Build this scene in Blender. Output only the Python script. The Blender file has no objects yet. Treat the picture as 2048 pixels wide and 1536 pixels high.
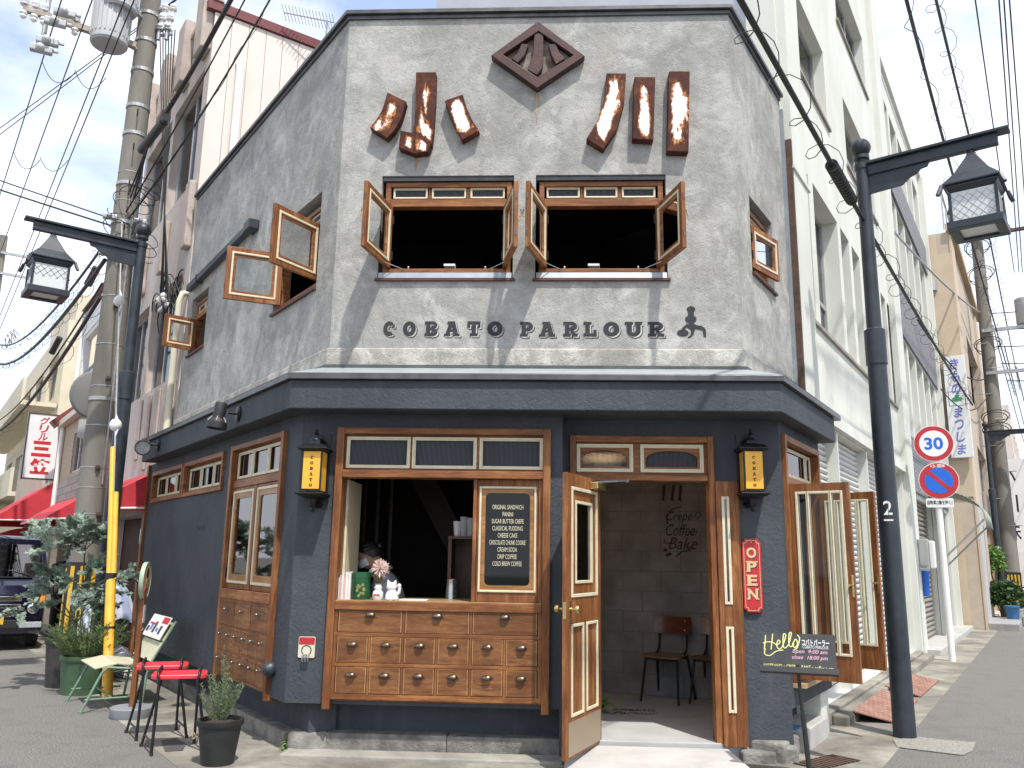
import bpy, bmesh, math, random
from mathutils import Vector, Matrix, noise as mnoise
random.seed(7)
R_ = math.radians
SC = bpy.context.scene
COL = SC.collection
V3 = Vector

# ------------------------------------------------------------------ camera
FL, PITCH, ROLL, YAW = 1676.96, 0.2057187, 0.0160156, -0.0502498   # focal length in pixels of a 2048-wide frame
TL, TR = 0.6666534, 0.5139499                                      # how far the two streets turn from the shop front
CAM = V3((0.0, 0.0, 1.5))
_f = V3((math.sin(YAW)*math.cos(PITCH), math.cos(YAW)*math.cos(PITCH), math.sin(PITCH)))
_r0 = V3((math.cos(YAW), -math.sin(YAW), 0)); _u0 = _r0.cross(_f)
_r = _r0*math.cos(ROLL) + _u0*math.sin(ROLL); _u = -_r0*math.sin(ROLL) + _u0*math.cos(ROLL)
cam = bpy.data.cameras.new('camera'); camo = bpy.data.objects.new('camera', cam); COL.objects.link(camo)
camo.matrix_world = Matrix(((_r.x, _u.x, -_f.x, CAM.x), (_r.y, _u.y, -_f.y, CAM.y), (_r.z, _u.z, -_f.z, CAM.z), (0, 0, 0, 1)))
cam.sensor_width = 36; cam.lens = 36*FL/2048; cam.clip_start = 0.05; cam.clip_end = 3000
SC.camera = camo

# ------------------------------------------------------------------ sky, sun, exposure
SUN_EL, SUN_AZ = R_(62), R_(27)      # azimuth measured from straight behind the viewer towards the right
sun_dir = V3((math.sin(SUN_AZ)*math.cos(SUN_EL), -math.cos(SUN_AZ)*math.cos(SUN_EL), math.sin(SUN_EL)))
W = bpy.data.worlds.new('World'); SC.world = W; W.use_nodes = True
wn, wl = W.node_tree.nodes, W.node_tree.links
wn.clear()
wo = wn.new('ShaderNodeOutputWorld'); bg = wn.new('ShaderNodeBackground'); sky = wn.new('ShaderNodeTexSky')
sky.sky_type = 'NISHITA'; sky.sun_disc = False; sky.sun_elevation = SUN_EL
sky.sun_rotation = math.atan2(sun_dir.x, sun_dir.y); sky.air_density = 1.0; sky.dust_density = 1.5; sky.ozone_density = 1.5
tc = wn.new('ShaderNodeTexCoord'); mp = wn.new('ShaderNodeMapping'); mp.inputs['Scale'].default_value = (1, 1, 2.2)
n1 = wn.new('ShaderNodeTexNoise'); n1.inputs['Scale'].default_value = 3.4; n1.inputs['Detail'].default_value = 7; n1.inputs['Roughness'].default_value = .52
cr_ = wn.new('ShaderNodeValToRGB'); cr_.color_ramp.elements[0].position = .34; cr_.color_ramp.elements[0].color = (.22, .22, .22, 1); cr_.color_ramp.elements[1].position = .56
mx = wn.new('ShaderNodeMix'); mx.data_type = 'RGBA'
mx.inputs['B'].default_value = (4.1, 4.25, 4.7, 1)
wl.new(tc.outputs['Generated'], mp.inputs['Vector']); wl.new(mp.outputs[0], n1.inputs['Vector']); wl.new(n1.outputs['Fac'], cr_.inputs['Fac'])
wl.new(cr_.outputs['Color'], mx.inputs['Factor']); wl.new(sky.outputs['Color'], mx.inputs['A']); wl.new(mx.outputs['Result'], bg.inputs['Color'])
bg.inputs['Strength'].default_value = 0.13
wl.new(bg.outputs[0], wo.inputs['Surface'])
sl_ = bpy.data.lights.new('sun', 'SUN'); sl_.energy = 2.25; sl_.angle = R_(1.2); sl_.color = (1, .955, .89)
slo = bpy.data.objects.new('sun', sl_); COL.objects.link(slo); slo.rotation_euler = sun_dir.to_track_quat('Z', 'Y').to_euler(); slo.location = (4, -4, 14)
SC.view_settings.view_transform = 'Standard'; SC.view_settings.look = 'None'; SC.view_settings.gamma = 1
SC.view_settings.exposure = 1.24
SC.render.engine = 'CYCLES'
SC.cycles.use_denoising = True
SC.cycles.max_bounces = 6; SC.cycles.transparent_max_bounces = 12; SC.cycles.diffuse_bounces = 3; SC.cycles.glossy_bounces = 3

# ------------------------------------------------------------------ where a sight line meets a plane of the place
def ray(px, py): return _f + _r*((px-1024)/FL) - _u*((py-768)/FL)
def on_plane(px, py, p0, n): d = ray(px, py); return CAM + d*((V3(p0)-CAM).dot(n)/d.dot(n))
def at_z(px, py, z=0.0): return on_plane(px, py, (0, 0, z), V3((0, 0, 1)))
def at_y(px, py, y): return on_plane(px, py, (0, y, 0), V3((0, 1, 0)))
class Fr:
    """a wall's own axes: u along it, n out of it, z up"""
    def __init__(s, o, u, n): s.o, s.U, s.N = V3(o), V3(u), V3(n)
    def __call__(s, u, n, z): return s.o + s.U*u + s.N*n + V3((0, 0, z))
    def uv(s, p): d = V3(p)-s.o; return d.dot(s.U), d.dot(s.N), d.z
    def px(s, px, py, n=0.0):
        p = on_plane(px, py, s.o+s.N*n, s.N); d = p-s.o; return d.dot(s.U), p.z
    def at(s, u, n, z=0, rot=0.0):
        """a turned frame standing at a point of this one"""
        c, q = math.cos(rot), math.sin(rot)
        return Fr(s(u, n, z), s.U*c+s.N*q, s.N*c-s.U*q)
sL, cL, sR, cR = math.sin(TL), math.cos(TL), math.sin(TR), math.cos(TR)
FRONT = Fr((0, 6.9, 0), (1, 0, 0), (0, -1, 0))
LEFT = Fr((-1.92, 6.9, 0), (-sL, cL, 0), (-cL, -sL, 0))
RIGHT = Fr((1.575, 6.9, 0), (sR, cR, 0), (cR, -sR, 0))
WORLD = Fr((0, 0, 0), (1, 0, 0), (0, 1, 0))
def vert_z(px, py, x, y):
    """height at which the upright over (x, y) crosses the sight line's row"""
    lo, hi = -2.0, 30.0
    for _ in range(40):
        m = (lo+hi)/2; d = V3((x, y, m))-CAM
        yy = 768-FL*d.dot(_u)/d.dot(_f)
        if yy > py: lo = m
        else: hi = m
    return m

# ------------------------------------------------------------------ mesh builder
class B:
    def __init__(s): s.v, s.f = [], []
    def add(s, vs, fs):
        k = len(s.v); s.v += [tuple(v) for v in vs]; s.f += [tuple(i+k for i in f) for f in fs]; return s
    def quad(s, a, b, c, d): return s.add([a, b, c, d], [(0, 1, 2, 3)])
    def box(s, fr, u0, u1, n0, n1, z0, z1):
        p = [fr(u, n, z) for z in (z0, z1) for n in (n0, n1) for u in (u0, u1)]
        return s.add(p, [(0, 1, 3, 2), (4, 6, 7, 5), (0, 4, 5, 1), (2, 3, 7, 6), (0, 2, 6, 4), (1, 5, 7, 3)])
    def poly(s, fr, pts, n0, n1):
        k = len(pts); a = [fr(u, n0, z) for u, z in pts]; b = [fr(u, n1, z) for u, z in pts]
        return s.add(a+b, [tuple(range(k))[::-1], tuple(range(k, 2*k))]+[(i, (i+1) % k, k+(i+1) % k, k+i) for i in range(k)])
    def ring(s, fr, outer, inner, n0, n1):
        """flat frame between two outlines with the same number of corners"""
        k = len(outer)
        p = [fr(u, n, z) for n in (n0, n1) for o in (outer, inner) for u, z in o]
        fs = []
        for i in range(k):
            j = (i+1) % k
            fs += [(i, j, k+j, k+i), (2*k+i, 3*k+i, 3*k+j, 2*k+j), (i, 2*k+i, 2*k+j, j), (k+i, k+j, 3*k+j, 3*k+i)]
        return s.add(p, fs)
    def flat(s, pts, z0, z1):
        k = len(pts); a = [V3((x, y, z0)) for x, y in pts]; b = [V3((x, y, z1)) for x, y in pts]
        return s.add(a+b, [tuple(range(k))[::-1], tuple(range(k, 2*k))]+[(i, (i+1) % k, k+(i+1) % k, k+i) for i in range(k)])
    def cyl(s, p0, p1, r0, r1=None, seg=12, cap=True):
        r1 = r0 if r1 is None else r1; p0, p1 = V3(p0), V3(p1); d = (p1-p0).normalized()
        a = d.orthogonal().normalized(); b = d.cross(a); vs = []
        for p, r in ((p0, r0), (p1, r1)):
            vs += [p+(a*math.cos(2*math.pi*i/seg)+b*math.sin(2*math.pi*i/seg))*r for i in range(seg)]
        fs = [(i, (i+1) % seg, seg+(i+1) % seg, seg+i) for i in range(seg)]
        if cap: fs += [tuple(range(seg))[::-1], tuple(range(seg, 2*seg))]
        return s.add(vs, fs)
    def tube(s, pts, r, seg=6, closed=False):
        pts = [V3(p) for p in pts]; n = len(pts); vs = []; fs = []; a = None
        for i, p in enumerate(pts):
            if closed: t = pts[(i+1) % n]-pts[i-1]
            else: t = pts[min(i+1, n-1)]-pts[max(i-1, 0)]
            if t.length < 1e-9: t = V3((0, 0, 1))
            t.normalize()
            if a is None: a = t.orthogonal().normalized()
            a = a - t*a.dot(t)
            if a.length < 1e-6: a = t.orthogonal()
            a.normalize(); b = t.cross(a)
            rr = r[i] if isinstance(r, (list, tuple)) else r
            vs += [p+(a*math.cos(2*math.pi*k/seg)+b*math.sin(2*math.pi*k/seg))*rr for k in range(seg)]
        for i in range(n if closed else n-1):
            j = (i+1) % n
            fs += [(i*seg+k, i*seg+(k+1) % seg, j*seg+(k+1) % seg, j*seg+k) for k in range(seg)]
        if not closed: fs += [tuple(range(seg))[::-1], tuple(range((n-1)*seg, n*seg))]
        return s.add(vs, fs)
    def lathe(s, base, prof, seg=20, axis=None, rot=0.0, sq=(1, 1)):
        base = V3(base); ax = V3(axis).normalized() if axis is not None else V3((0, 0, 1))
        if axis is None: a, b = V3((1, 0, 0)), V3((0, 1, 0))
        else: a = ax.orthogonal().normalized(); b = ax.cross(a)
        vs = []; fs = []
        for r, h in prof:
            vs += [base+ax*h+(a*math.cos(rot+2*math.pi*i/seg)*sq[0]+b*math.sin(rot+2*math.pi*i/seg)*sq[1])*max(r, 1e-4) for i in range(seg)]
        m = len(prof)
        for j in range(m-1):
            fs += [(j*seg+i, j*seg+(i+1) % seg, (j+1)*seg+(i+1) % seg, (j+1)*seg+i) for i in range(seg)]
        fs += [tuple(range(seg))[::-1], tuple(range((m-1)*seg, m*seg))]
        return s.add(vs, fs)
    def ball(s, c, r, seg=12, rings=8, sc=(1, 1, 1)):
        return s.lathe_ball(V3(c), r, seg, rings, sc)
    def lathe_ball(s, c, r, seg, rings, sc):
        vs = [c+V3((0, 0, -r*sc[2]))]; fs = []
        for j in range(1, rings):
            t = math.pi*j/rings
            vs += [c+V3((math.sin(t)*math.cos(2*math.pi*i/seg)*r*sc[0], math.sin(t)*math.sin(2*math.pi*i/seg)*r*sc[1], -math.cos(t)*r*sc[2])) for i in range(seg)]
        vs.append(c+V3((0, 0, r*sc[2]))); last = len(vs)-1
        fs += [(0, 1+(i+1) % seg, 1+i) for i in range(seg)]
        for j in range(rings-2):
            fs += [(1+j*seg+i, 1+j*seg+(i+1) % seg, 1+(j+1)*seg+(i+1) % seg, 1+(j+1)*seg+i) for i in range(seg)]
        fs += [(last, 1+(rings-2)*seg+i, 1+(rings-2)*seg+(i+1) % seg) for i in range(seg)]
        return s.add(vs, fs)
    def wall(s, fr, u0, u1, z0, z1, holes, n0, n1):
        """sheet of wall from n1 (face) back to n0 with rectangular holes (u0,u1,z0,z1)"""
        us = sorted({u0, u1, *[h for q in holes for h in q[:2]]}); zs = sorted({z0, z1, *[h for q in holes for h in q[2:]]})
        us = [u for u in us if u0 <= u <= u1]; zs = [z for z in zs if z0 <= z <= z1]
        for i in range(len(us)-1):
            for j in range(len(zs)-1):
                a, b, c, d = us[i], us[i+1], zs[j], zs[j+1]; mu, mz = (a+b)/2, (c+d)/2
                if any(h[0] < mu < h[1] and h[2] < mz < h[3] for h in holes): continue
                for n in (n0, n1): s.quad(fr(a, n, c), fr(b, n, c), fr(b, n, d), fr(a, n, d))
        for a, b, c, d in list(holes)+[(u0, u1, z0, z1)]:
            s.quad(fr(a, n0, c), fr(a, n1, c), fr(a, n1, d), fr(a, n0, d)); s.quad(fr(b, n0, c), fr(b, n1, c), fr(b, n1, d), fr(b, n0, d))
            s.quad(fr(a, n0, c), fr(a, n1, c), fr(b, n1, c), fr(b, n0, c)); s.quad(fr(a, n0, d), fr(a, n1, d), fr(b, n1, d), fr(b, n0, d))
        return s
    def frame(s, fr, u0, u1, z0, z1, w, n0, n1, wt=None, wb=None):
        """rectangular frame: full-height stiles, rails butted between them"""
        wt = w if wt is None else wt; wb = w if wb is None else wb
        s.box(fr, u0, u0+w, n0, n1, z0, z1); s.box(fr, u1-w, u1, n0, n1, z0, z1)
        if wt: s.box(fr, u0+w, u1-w, n0, n1-.002, z1-wt, z1)
        if wb: s.box(fr, u0+w, u1-w, n0, n1-.002, z0, z0+wb)
        return s

OFF = {}
def ob(name, b, mat, parent=None, smooth=None, bevel=0.0, kind=None, label=None, fixn=True, origin=None):
    """one mesh object from a builder in place coordinates; children are stored relative to their thing"""
    off = OFF.get(parent.name, V3()) if parent is not None else (V3(origin) if origin is not None else V3())
    me = bpy.data.meshes.new(name)
    me.from_pydata([(v[0]-off.x, v[1]-off.y, v[2]-off.z) for v in b.v], [], b.f)
    if fixn:
        bm = bmesh.new(); bm.from_mesh(me)
        bmesh.ops.recalc_face_normals(bm, faces=bm.faces); bm.to_mesh(me); bm.free()
    if smooth is not None:
        me.shade_smooth()
        if smooth < 180: me.set_sharp_from_angle(angle=R_(smooth))
    if mat is not None: me.materials.append(mat)
    o = bpy.data.objects.new(name, me); COL.objects.link(o)
    if parent is not None: o.parent = parent
    elif origin is not None: o.location = off
    OFF[o.name] = off
    if bevel:
        m = o.modifiers.new('edge', 'BEVEL'); m.width = bevel; m.segments = 2; m.limit_method = 'ANGLE'; m.angle_limit = R_(40)
    if kind: o['kind'] = kind
    if label: o['label'] = label
    return o
def tag(o, label, cat, group=None):
    o['label'] = label; o['category'] = cat
    if group: o['group'] = group
    return o
def root(name, label, cat, loc, group=None):
    o = bpy.data.objects.new(name, None); COL.objects.link(o); o.location = loc; o.empty_display_size = .1
    OFF[o.name] = V3(loc); tag(o, label, cat, group); return o
def struct(name, b, mat, **k): return ob(name, b, mat, kind='structure', **k)
def share(src, name, parent, delta=(0, 0, 0), mat=None):
    """another piece with the same mesh, moved by delta"""
    o = src.copy(); o.name = name; COL.objects.link(o); o.parent = parent
    o.location = src.location + V3(delta)
    OFF[o.name] = OFF.get(parent.name, V3()) if parent else V3()
    return o
def copy_tree(o, parent=None, delta=(0, 0, 0)):
    c = o.copy(); COL.objects.link(c)
    if parent is not None: c.parent = parent
    c.location = o.location+V3(delta)
    OFF[c.name] = OFF.get(o.name, V3())+V3(delta)
    for ch in list(o.children):
        copy_tree(ch, c)
    return c
def text(body, size, fr, u, z, n, mat, parent, name='lettering', align='CENTER', bold=0.0, shear=0.0, width=None, depth=.0015, label=None, height=None):
    c = bpy.data.curves.new('t', 'FONT'); c.body = body; c.size = 1; c.align_x = align; c.resolution_u = 3; c.offset = bold; c.shear = shear
    c.extrude = 0
    t = bpy.data.objects.new('t', c); COL.objects.link(t)
    dg = bpy.context.evaluated_depsgraph_get(); dg.update()
    m = bpy.data.meshes.new_from_object(t.evaluated_get(dg))
    xs = [v.co.x for v in m.vertices]; ys = [v.co.y for v in m.vertices]
    if not xs: return None
    sx = sz = size
    x0, x1, y0, y1 = min(xs), max(xs), min(ys), max(ys)
    if width: sx = width/(x1-x0)
    if height: sz = height/(y1-y0)
    elif width: sz = sx if size is None else size
    cx = {'CENTER': (x0+x1)/2, 'LEFT': x0, 'RIGHT': x1}[align]; cy = (y0+y1)/2
    b = B(); b.add([fr(u+(v.co.x-cx)*sx, n, z+(v.co.y-cy)*sz) for v in m.vertices], [tuple(p.vertices) for p in m.polygons])
    k = len(b.v)
    bpy.data.objects.remove(t); bpy.data.curves.remove(c); bpy.data.meshes.remove(m)
    o = ob(name, b, mat, parent, fixn=False, label=label)
    sd = o.modifiers.new('t', 'SOLIDIFY'); sd.thickness = depth; sd.offset = 0
    return o

# ------------------------------------------------------------------ materials
MAT = {}
def nodes(name):
    m = bpy.data.materials.new(name); m.use_nodes = True; nt = m.node_tree
    p = nt.nodes['Principled BSDF']; MAT[name] = m
    return m, nt, p
def nn(nt, t, **k):
    n = nt.nodes.new(t)
    for a, v in k.items():
        if a in n.inputs.keys(): n.inputs[a].default_value = v
        else: setattr(n, a, v)
    return n
def coords(nt, stretch=(1, 1, 1)):
    t = nn(nt, 'ShaderNodeTexCoord'); m = nn(nt, 'ShaderNodeMapping'); m.inputs['Scale'].default_value = stretch
    nt.links.new(t.outputs['Object'], m.inputs['Vector']); return m.outputs[0]
def noise(nt, vec, scale, detail=4, rough=.55, dist=0.0):
    n = nn(nt, 'ShaderNodeTexNoise'); n.inputs['Scale'].default_value = scale; n.inputs['Detail'].default_value = detail
    n.inputs['Roughness'].default_value = rough; n.inputs['Distortion'].default_value = dist
    nt.links.new(vec, n.inputs['Vector']); return n.outputs['Fac']
def ramp(nt, fac, stops):
    r = nn(nt, 'ShaderNodeValToRGB'); e = r.color_ramp.elements
    while len(e) < len(stops): e.new(.5)
    for i, (p, c) in enumerate(stops):
        e[i].position = p; e[i].color = (c, c, c, 1) if isinstance(c, (int, float)) else (*c, 1)
    nt.links.new(fac, r.inputs['Fac']); return r.outputs['Color']
def mixc(nt, fac, a, b, mode='MIX'):
    m = nn(nt, 'ShaderNodeMix', data_type='RGBA', blend_type=mode)
    for k, v in (('Factor', fac), ('A', a), ('B', b)):
        if isinstance(v, (int, float)): m.inputs[k].default_value = v
        elif isinstance(v, tuple): m.inputs[k].default_value = (*v, 1)
        else: nt.links.new(v, m.inputs[k])
    return m.outputs['Result']
def bump(nt, p, h, strength=.4, dist=.01, prev=None):
    b = nn(nt, 'ShaderNodeBump'); b.inputs['Strength'].default_value = strength; b.inputs['Distance'].default_value = dist
    nt.links.new(h, b.inputs['Height'])
    if prev is not None: nt.links.new(prev, b.inputs['Normal'])
    nt.links.new(b.outputs[0], p.inputs['Normal']); return b.outputs[0]
def math_(nt, op, a, b=None):
    m = nn(nt, 'ShaderNodeMath', operation=op)
    for i, v in enumerate((a, b)):
        if v is None: continue
        if isinstance(v, (int, float)): m.inputs[i].default_value = v
        else: nt.links.new(v, m.inputs[i])
    return m.outputs[0]
def simple(name, c1, c2=None, scale=8, rough=.6, bscale=60, bstr=.15, bdist=.003, metal=0.0, stretch=(1, 1, 1), lo=.35, hi=.65, rvar=.12, spec=.5, coat=0.0, detail=5):
    m, nt, p = nodes(name); c2 = c2 or tuple(x*.72 for x in c1)
    v = coords(nt, stretch)
    f = noise(nt, v, scale, detail); col = ramp(nt, f, [(lo, c1), (hi, c2)])
    nt.links.new(col, p.inputs['Base Color'])
    p.inputs['Metallic'].default_value = metal; p.inputs['Specular IOR Level'].default_value = spec; p.inputs['Coat Weight'].default_value = coat
    f2 = noise(nt, v, scale*2.7, 3)
    nt.links.new(math_(nt, 'ADD', math_(nt, 'MULTIPLY', f2, rvar*2), rough-rvar), p.inputs['Roughness'])
    if bstr: bump(nt, p, noise(nt, v, bscale, 4), bstr, bdist)
    return m

def mk_plaster(name, dark, mid, light, bs=.7, warm=None):
    m, nt, p = nodes(name); v = coords(nt)
    big = noise(nt, v, 1.6, 6, .66, .5); med = noise(nt, v, 7.0, 6, .66, .3); fine = noise(nt, v, 62, 5, .7)
    vs = coords(nt, (2.2, 2.2, .5)); runs = noise(nt, vs, 3.0, 5, .6, .3)
    mixf = math_(nt, 'ADD', math_(nt, 'MULTIPLY', big, .55), math_(nt, 'ADD', math_(nt, 'MULTIPLY', med, .3), math_(nt, 'MULTIPLY', runs, .15)))
    c = ramp(nt, mixf, [(.41, dark), (.5, mid), (.585, light)])
    wh = ramp(nt, noise(nt, v, 2.7, 9, .72, .8), [(.53, 0.0), (.66, .7)])
    c = mixc(nt, wh, c, tuple(min(1, x*1.22) for x in light))
    pits = ramp(nt, fine, [(.30, .75), (.46, 0.0)])
    c = mixc(nt, pits, c, tuple(x*.55 for x in dark))
    if warm:
        wf = ramp(nt, noise(nt, coords(nt, (1.5, 1.5, 1)), 2.1, 3), [(.6, 0.0), (.75, .5)]); c = mixc(nt, wf, c, warm)
    nt.links.new(c, p.inputs['Base Color']); p.inputs['Roughness'].default_value = .92; p.inputs['Specular IOR Level'].default_value = .2
    b1 = bump(nt, p, noise(nt, v, 11, 7, .72, .4), bs*.95, .03); bump(nt, p, fine, bs, .012, b1)
    return m
mk_plaster('plaster', (.265, .263, .247), (.335, .332, .312), (.43, .425, .398), .45, (.36, .335, .28))
mk_plaster('plaster_band', (.27, .265, .24), (.36, .35, .31), (.55, .54, .50), .55, (.36, .33, .26))
def mk_navy():
    m, nt, p = nodes('navy_stucco'); v = coords(nt)
    big = noise(nt, v, 2.0, 4); fine = noise(nt, v, 42, 5, .6, .8)
    c = ramp(nt, big, [(.35, (.046, .053, .062)), (.65, (.062, .070, .080))])
    dust = ramp(nt, noise(nt, coords(nt, (3, 3, .6)), 3.0, 5), [(.52, 0.0), (.72, .35)])
    c = mixc(nt, dust, c, (.094, .101, .109)); nt.links.new(c, p.inputs['Base Color'])
    p.inputs['Roughness'].default_value = .72; p.inputs['Specular IOR Level'].default_value = .28
    b1 = bump(nt, p, fine, .5, .012); bump(nt, p, noise(nt, v, 14, 5, .65, 1.2), .42, .018, b1)
mk_navy()
def mk_wood(name, stretch, c1, c2, c3, rough=.5, coat=.03):
    m, nt, p = nodes(name); v = coords(nt, stretch)
    g = noise(nt, v, 13, 6, .65, .9); fine = noise(nt, v, 70, 4, .7)
    blot = noise(nt, coords(nt), 3.2, 5)
    f = math_(nt, 'ADD', math_(nt, 'MULTIPLY', g, .62), math_(nt, 'MULTIPLY', fine, .38))
    c = ramp(nt, f, [(.40, c1), (.5, c2), (.60, c3)])
    c = mixc(nt, ramp(nt, blot, [(.42, 0.0), (.68, .65)]), c, tuple(x*.8 for x in c1))
    oi = nn(nt, 'ShaderNodeObjectInfo'); c = mixc(nt, math_(nt, 'MULTIPLY', oi.outputs['Random'], .38), c, tuple(x*.85 for x in c1))
    nt.links.new(c, p.inputs['Base Color']); p.inputs['Roughness'].default_value = rough; p.inputs['Coat Weight'].default_value = coat; p.inputs['Coat Roughness'].default_value = .3; p.inputs['Specular IOR Level'].default_value = .32
    bump(nt, p, fine, .25, .003)
WC = ((.135, .045, .014), (.26, .098, .031), (.385, .175, .062))
mk_wood('wood_v', (1, 1, .08), *WC); mk_wood('wood_h', (.1, .1, 1.3), *WC)
WD = ((.12, .045, .015), (.225, .093, .033), (.33, .158, .062))
mk_wood('wood_drawer', (.16, .16, 1.2), *WD, rough=.48)
mk_wood('wood_dark', (1, 1, .1), (.05, .018, .008), (.085, .03, .013), (.12, .045, .02))
mk_wood('wood_honey', (.12, .12, 1.2), (.25, .115, .036), (.36, .175, .062), (.46, .25, .10), rough=.38)
mk_wood('wood_light', (.12, .12, 1.2), (.34, .22, .10), (.45, .30, .15), (.55, .40, .22), rough=.35)
mk_wood('ply_red', (.12, .12, 1.2), (.10, .030, .012), (.15, .05, .02), (.20, .075, .032), rough=.3, coat=.4)
mk_wood('ply_tan', (.12, .12, 1.2), (.20, .09, .03), (.28, .135, .045), (.36, .18, .07), rough=.3, coat=.4)
simple('cream', (.66, .60, .43), (.58, .52, .36), 14, .45, 80, .06)
simple('zinc_grey', (.33, .36, .39), (.27, .30, .33), 5, .38, 30, .05, metal=.35)
simple('cap_metal', (.115, .118, .12), (.075, .078, .08), 6, .42, 30, .08, metal=.5)
simple('roof_sheet', (.42, .45, .46), (.36, .39, .40), 3, .33, 20, .05, metal=.3)
simple('black_metal', (.014, .014, .016), (.022, .022, .024), 20, .38, 90, .08, metal=.4)
simple('matt_black', (.012, .012, .013), (.02, .02, .021), 20, .6, 90, .1)
simple('bronze', (.23, .17, .125), (.12, .085, .06), 30, .3, 90, .1, metal=.85)
simple('brass', (.62, .47, .22), (.5, .36, .15), 30, .3, 90, .05, metal=.9)
simple('steel', (.55, .56, .57), (.42, .43, .44), 18, .3, 90, .04, metal=.9)
simple('galv', (.44, .45, .45), (.33, .34, .34), 14, .45, 70, .1, metal=.55)
simple('amber', (.80, .42, .035), (.74, .37, .03), 4, .35, 60, .02)
simple('white_paint', (.78, .78, .77), (.70, .70, .68), 5, .5, 60, .06)
simple('ceramic', (.80, .79, .77), (.76, .75, .73), 6, .18, 60, .0)
simple('ink', (.014, .016, .02), (.02, .022, .027), 30, .7, 90, .05)
simple('wall_paint', (.020, .022, .027), (.045, .048, .053), 55, .8, 120, .25, .004, lo=.5, hi=.75)
simple('gold_paint', (.60, .45, .25), (.52, .38, .2), 30, .4, 90, .03)
simple('sign_red', (.46, .024, .03), (.40, .018, .024), 6, .35, 60, .03)
simple('awning_red', (.52, .03, .042), (.42, .022, .034), 3, .75, 160, .15)
simple('stool_red', (.60, .042, .055), (.52, .032, .045), 5, .42, 120, .08)
simple('seat_cream', (.52, .50, .36), (.44, .42, .29), 7, .55, 80, .08)
simple('chair_green', (.14, .24, .16), (.11, .19, .13), 10, .45, 60, .05)
simple('planter_green', (.055, .105, .052), (.04, .08, .04), 6, .5, 60, .05)
simple('pot_black', (.012, .013, .013), (.022, .023, .022), 9, .55, 80, .1)
simple('pot_grey', (.045, .042, .038), (.028, .026, .024), 9, .65, 80, .1)
simple('soil', (.06, .042, .028), (.03, .02, .014), 30, .95, 60, .8, .02)
simple('lamp_paint', (.027, .036, .046), (.016, .022, .030), 7, .45, 40, .12)
simple('pole_concrete', (.215, .20, .17), (.15, .14, .12), 3.5, .88, 70, .35, .004, stretch=(1, 1, .35))
simple('concrete', (.33, .315, .27), (.21, .20, .175), 3.0, .92, 45, .6, .008)
simple('concrete_pale', (.44, .435, .415), (.36, .355, .335), 3.2, .85, 60, .25, .004)
simple('kerb_stone', (.25, .24, .215), (.115, .11, .10), 7, .92, 40, .8, .012)
simple('porch_floor', (.42, .43, .42), (.34, .35, .345), 2.6, .7, 60, .12, .003)
simple('block_wall', (.27, .27, .268), (.16, .16, .158), 2.6, .9, 38, .5, .008)
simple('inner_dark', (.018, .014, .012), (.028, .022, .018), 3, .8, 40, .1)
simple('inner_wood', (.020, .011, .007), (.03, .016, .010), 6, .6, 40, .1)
simple('shutter', (.62, .63, .61), (.52, .53, .50), 3, .42, 50, .06, metal=.15)
simple('shutter_brown', (.27, .245, .205), (.215, .195, .16), 4, .5, 50, .06, metal=.1)
simple('white_wall', (.64, .65, .59), (.56, .57, .51), 1.6, .9, 80, .4, .006, stretch=(1, 1, .5))
simple('grey_wall', (.50, .515, .55), (.45, .46, .50), 1.4, .9, 30, .25, .005)
simple('pink_stucco', (.58, .51, .465), (.49, .425, .385), 5, .95, 90, .9, .01, stretch=(1, 1, .35))
simple('pink_rib', (.54, .46, .41), (.43, .36, .31), 4, .95, 70, .9, .014)
simple('pink_siding', (.66, .60, .54), (.60, .54, .485), 2.0, .6, 40, .05, stretch=(1, 1, .4))
simple('roof_red', (.17, .035, .035), (.12, .025, .025), 5, .5, 40, .1)
simple('siding_white', (.72, .72, .70), (.66, .66, .64), 3, .6, 40, .05)
simple('cream_wall', (.66, .60, .46), (.58, .525, .40), 2.0, .9, 60, .2, .004)
simple('tan_wall', (.48, .35, .23), (.42, .30, .19), 2.0, .85, 60, .2, .004)
simple('beige_wall', (.50, .42, .335), (.44, .365, .29), 3, .9, 60, .2, .004)
simple('taupe_tile', (.30, .265, .24), (.235, .205, .185), 9, .8, 60, .3, .004)
simple('orange_panel', (.56, .46, .34), (.50, .40, .285), 2, .7, 40, .05)
simple('aluminium', (.47, .475, .47), (.38, .385, .38), 6, .4, 40, .05, metal=.5)
simple('curtain', (.62, .62, .62), (.50, .50, .50), 3, .9, 20, .3, .02, stretch=(6, 6, .2))  # lightened to stand in for bright sky reflected in the panes
simple('pvc_cream', (.62, .575, .45), (.55, .51, .39), 4, .5, 40, .05)
simple('cable', (.016, .016, .017), (.025, .025, .026), 20, .6, 90, .05)
simple('cable_green', (.015, .06, .045), (.02, .075, .055), 20, .6, 90, .05)
simple('yellow_guard', (.78, .43, .045), (.70, .36, .035), 8, .5, 40, .06)
simple('yellow_stripe', (.72, .44, .02), (.62, .36, .018), 8, .6, 40, .06)
simple('van_navy', (.004, .005, .020), (.005, .006, .024), 3, .16, 10, 0, coat=.8)
simple('rubber', (.012, .012, .012), (.02, .02, .02), 20, .8, 60, .2)
simple('chrome', (.75, .75, .76), (.65, .65, .66), 10, .12, 60, 0, metal=1)
simple('lamp_amber', (.85, .33, .03), (.8, .28, .02), 10, .2, 60, .1)
simple('lens_clear', (.50, .52, .54), (.28, .29, .31), 60, .12, 120, .3, .004)
simple('skin', (.50, .30, .22), (.44, .26, .19), 10, .55, 60, .05)
simple('hair_black', (.010, .008, .008), (.018, .014, .013), 60, .5, 120, .4, .004, stretch=(1, 1, .2))
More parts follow.
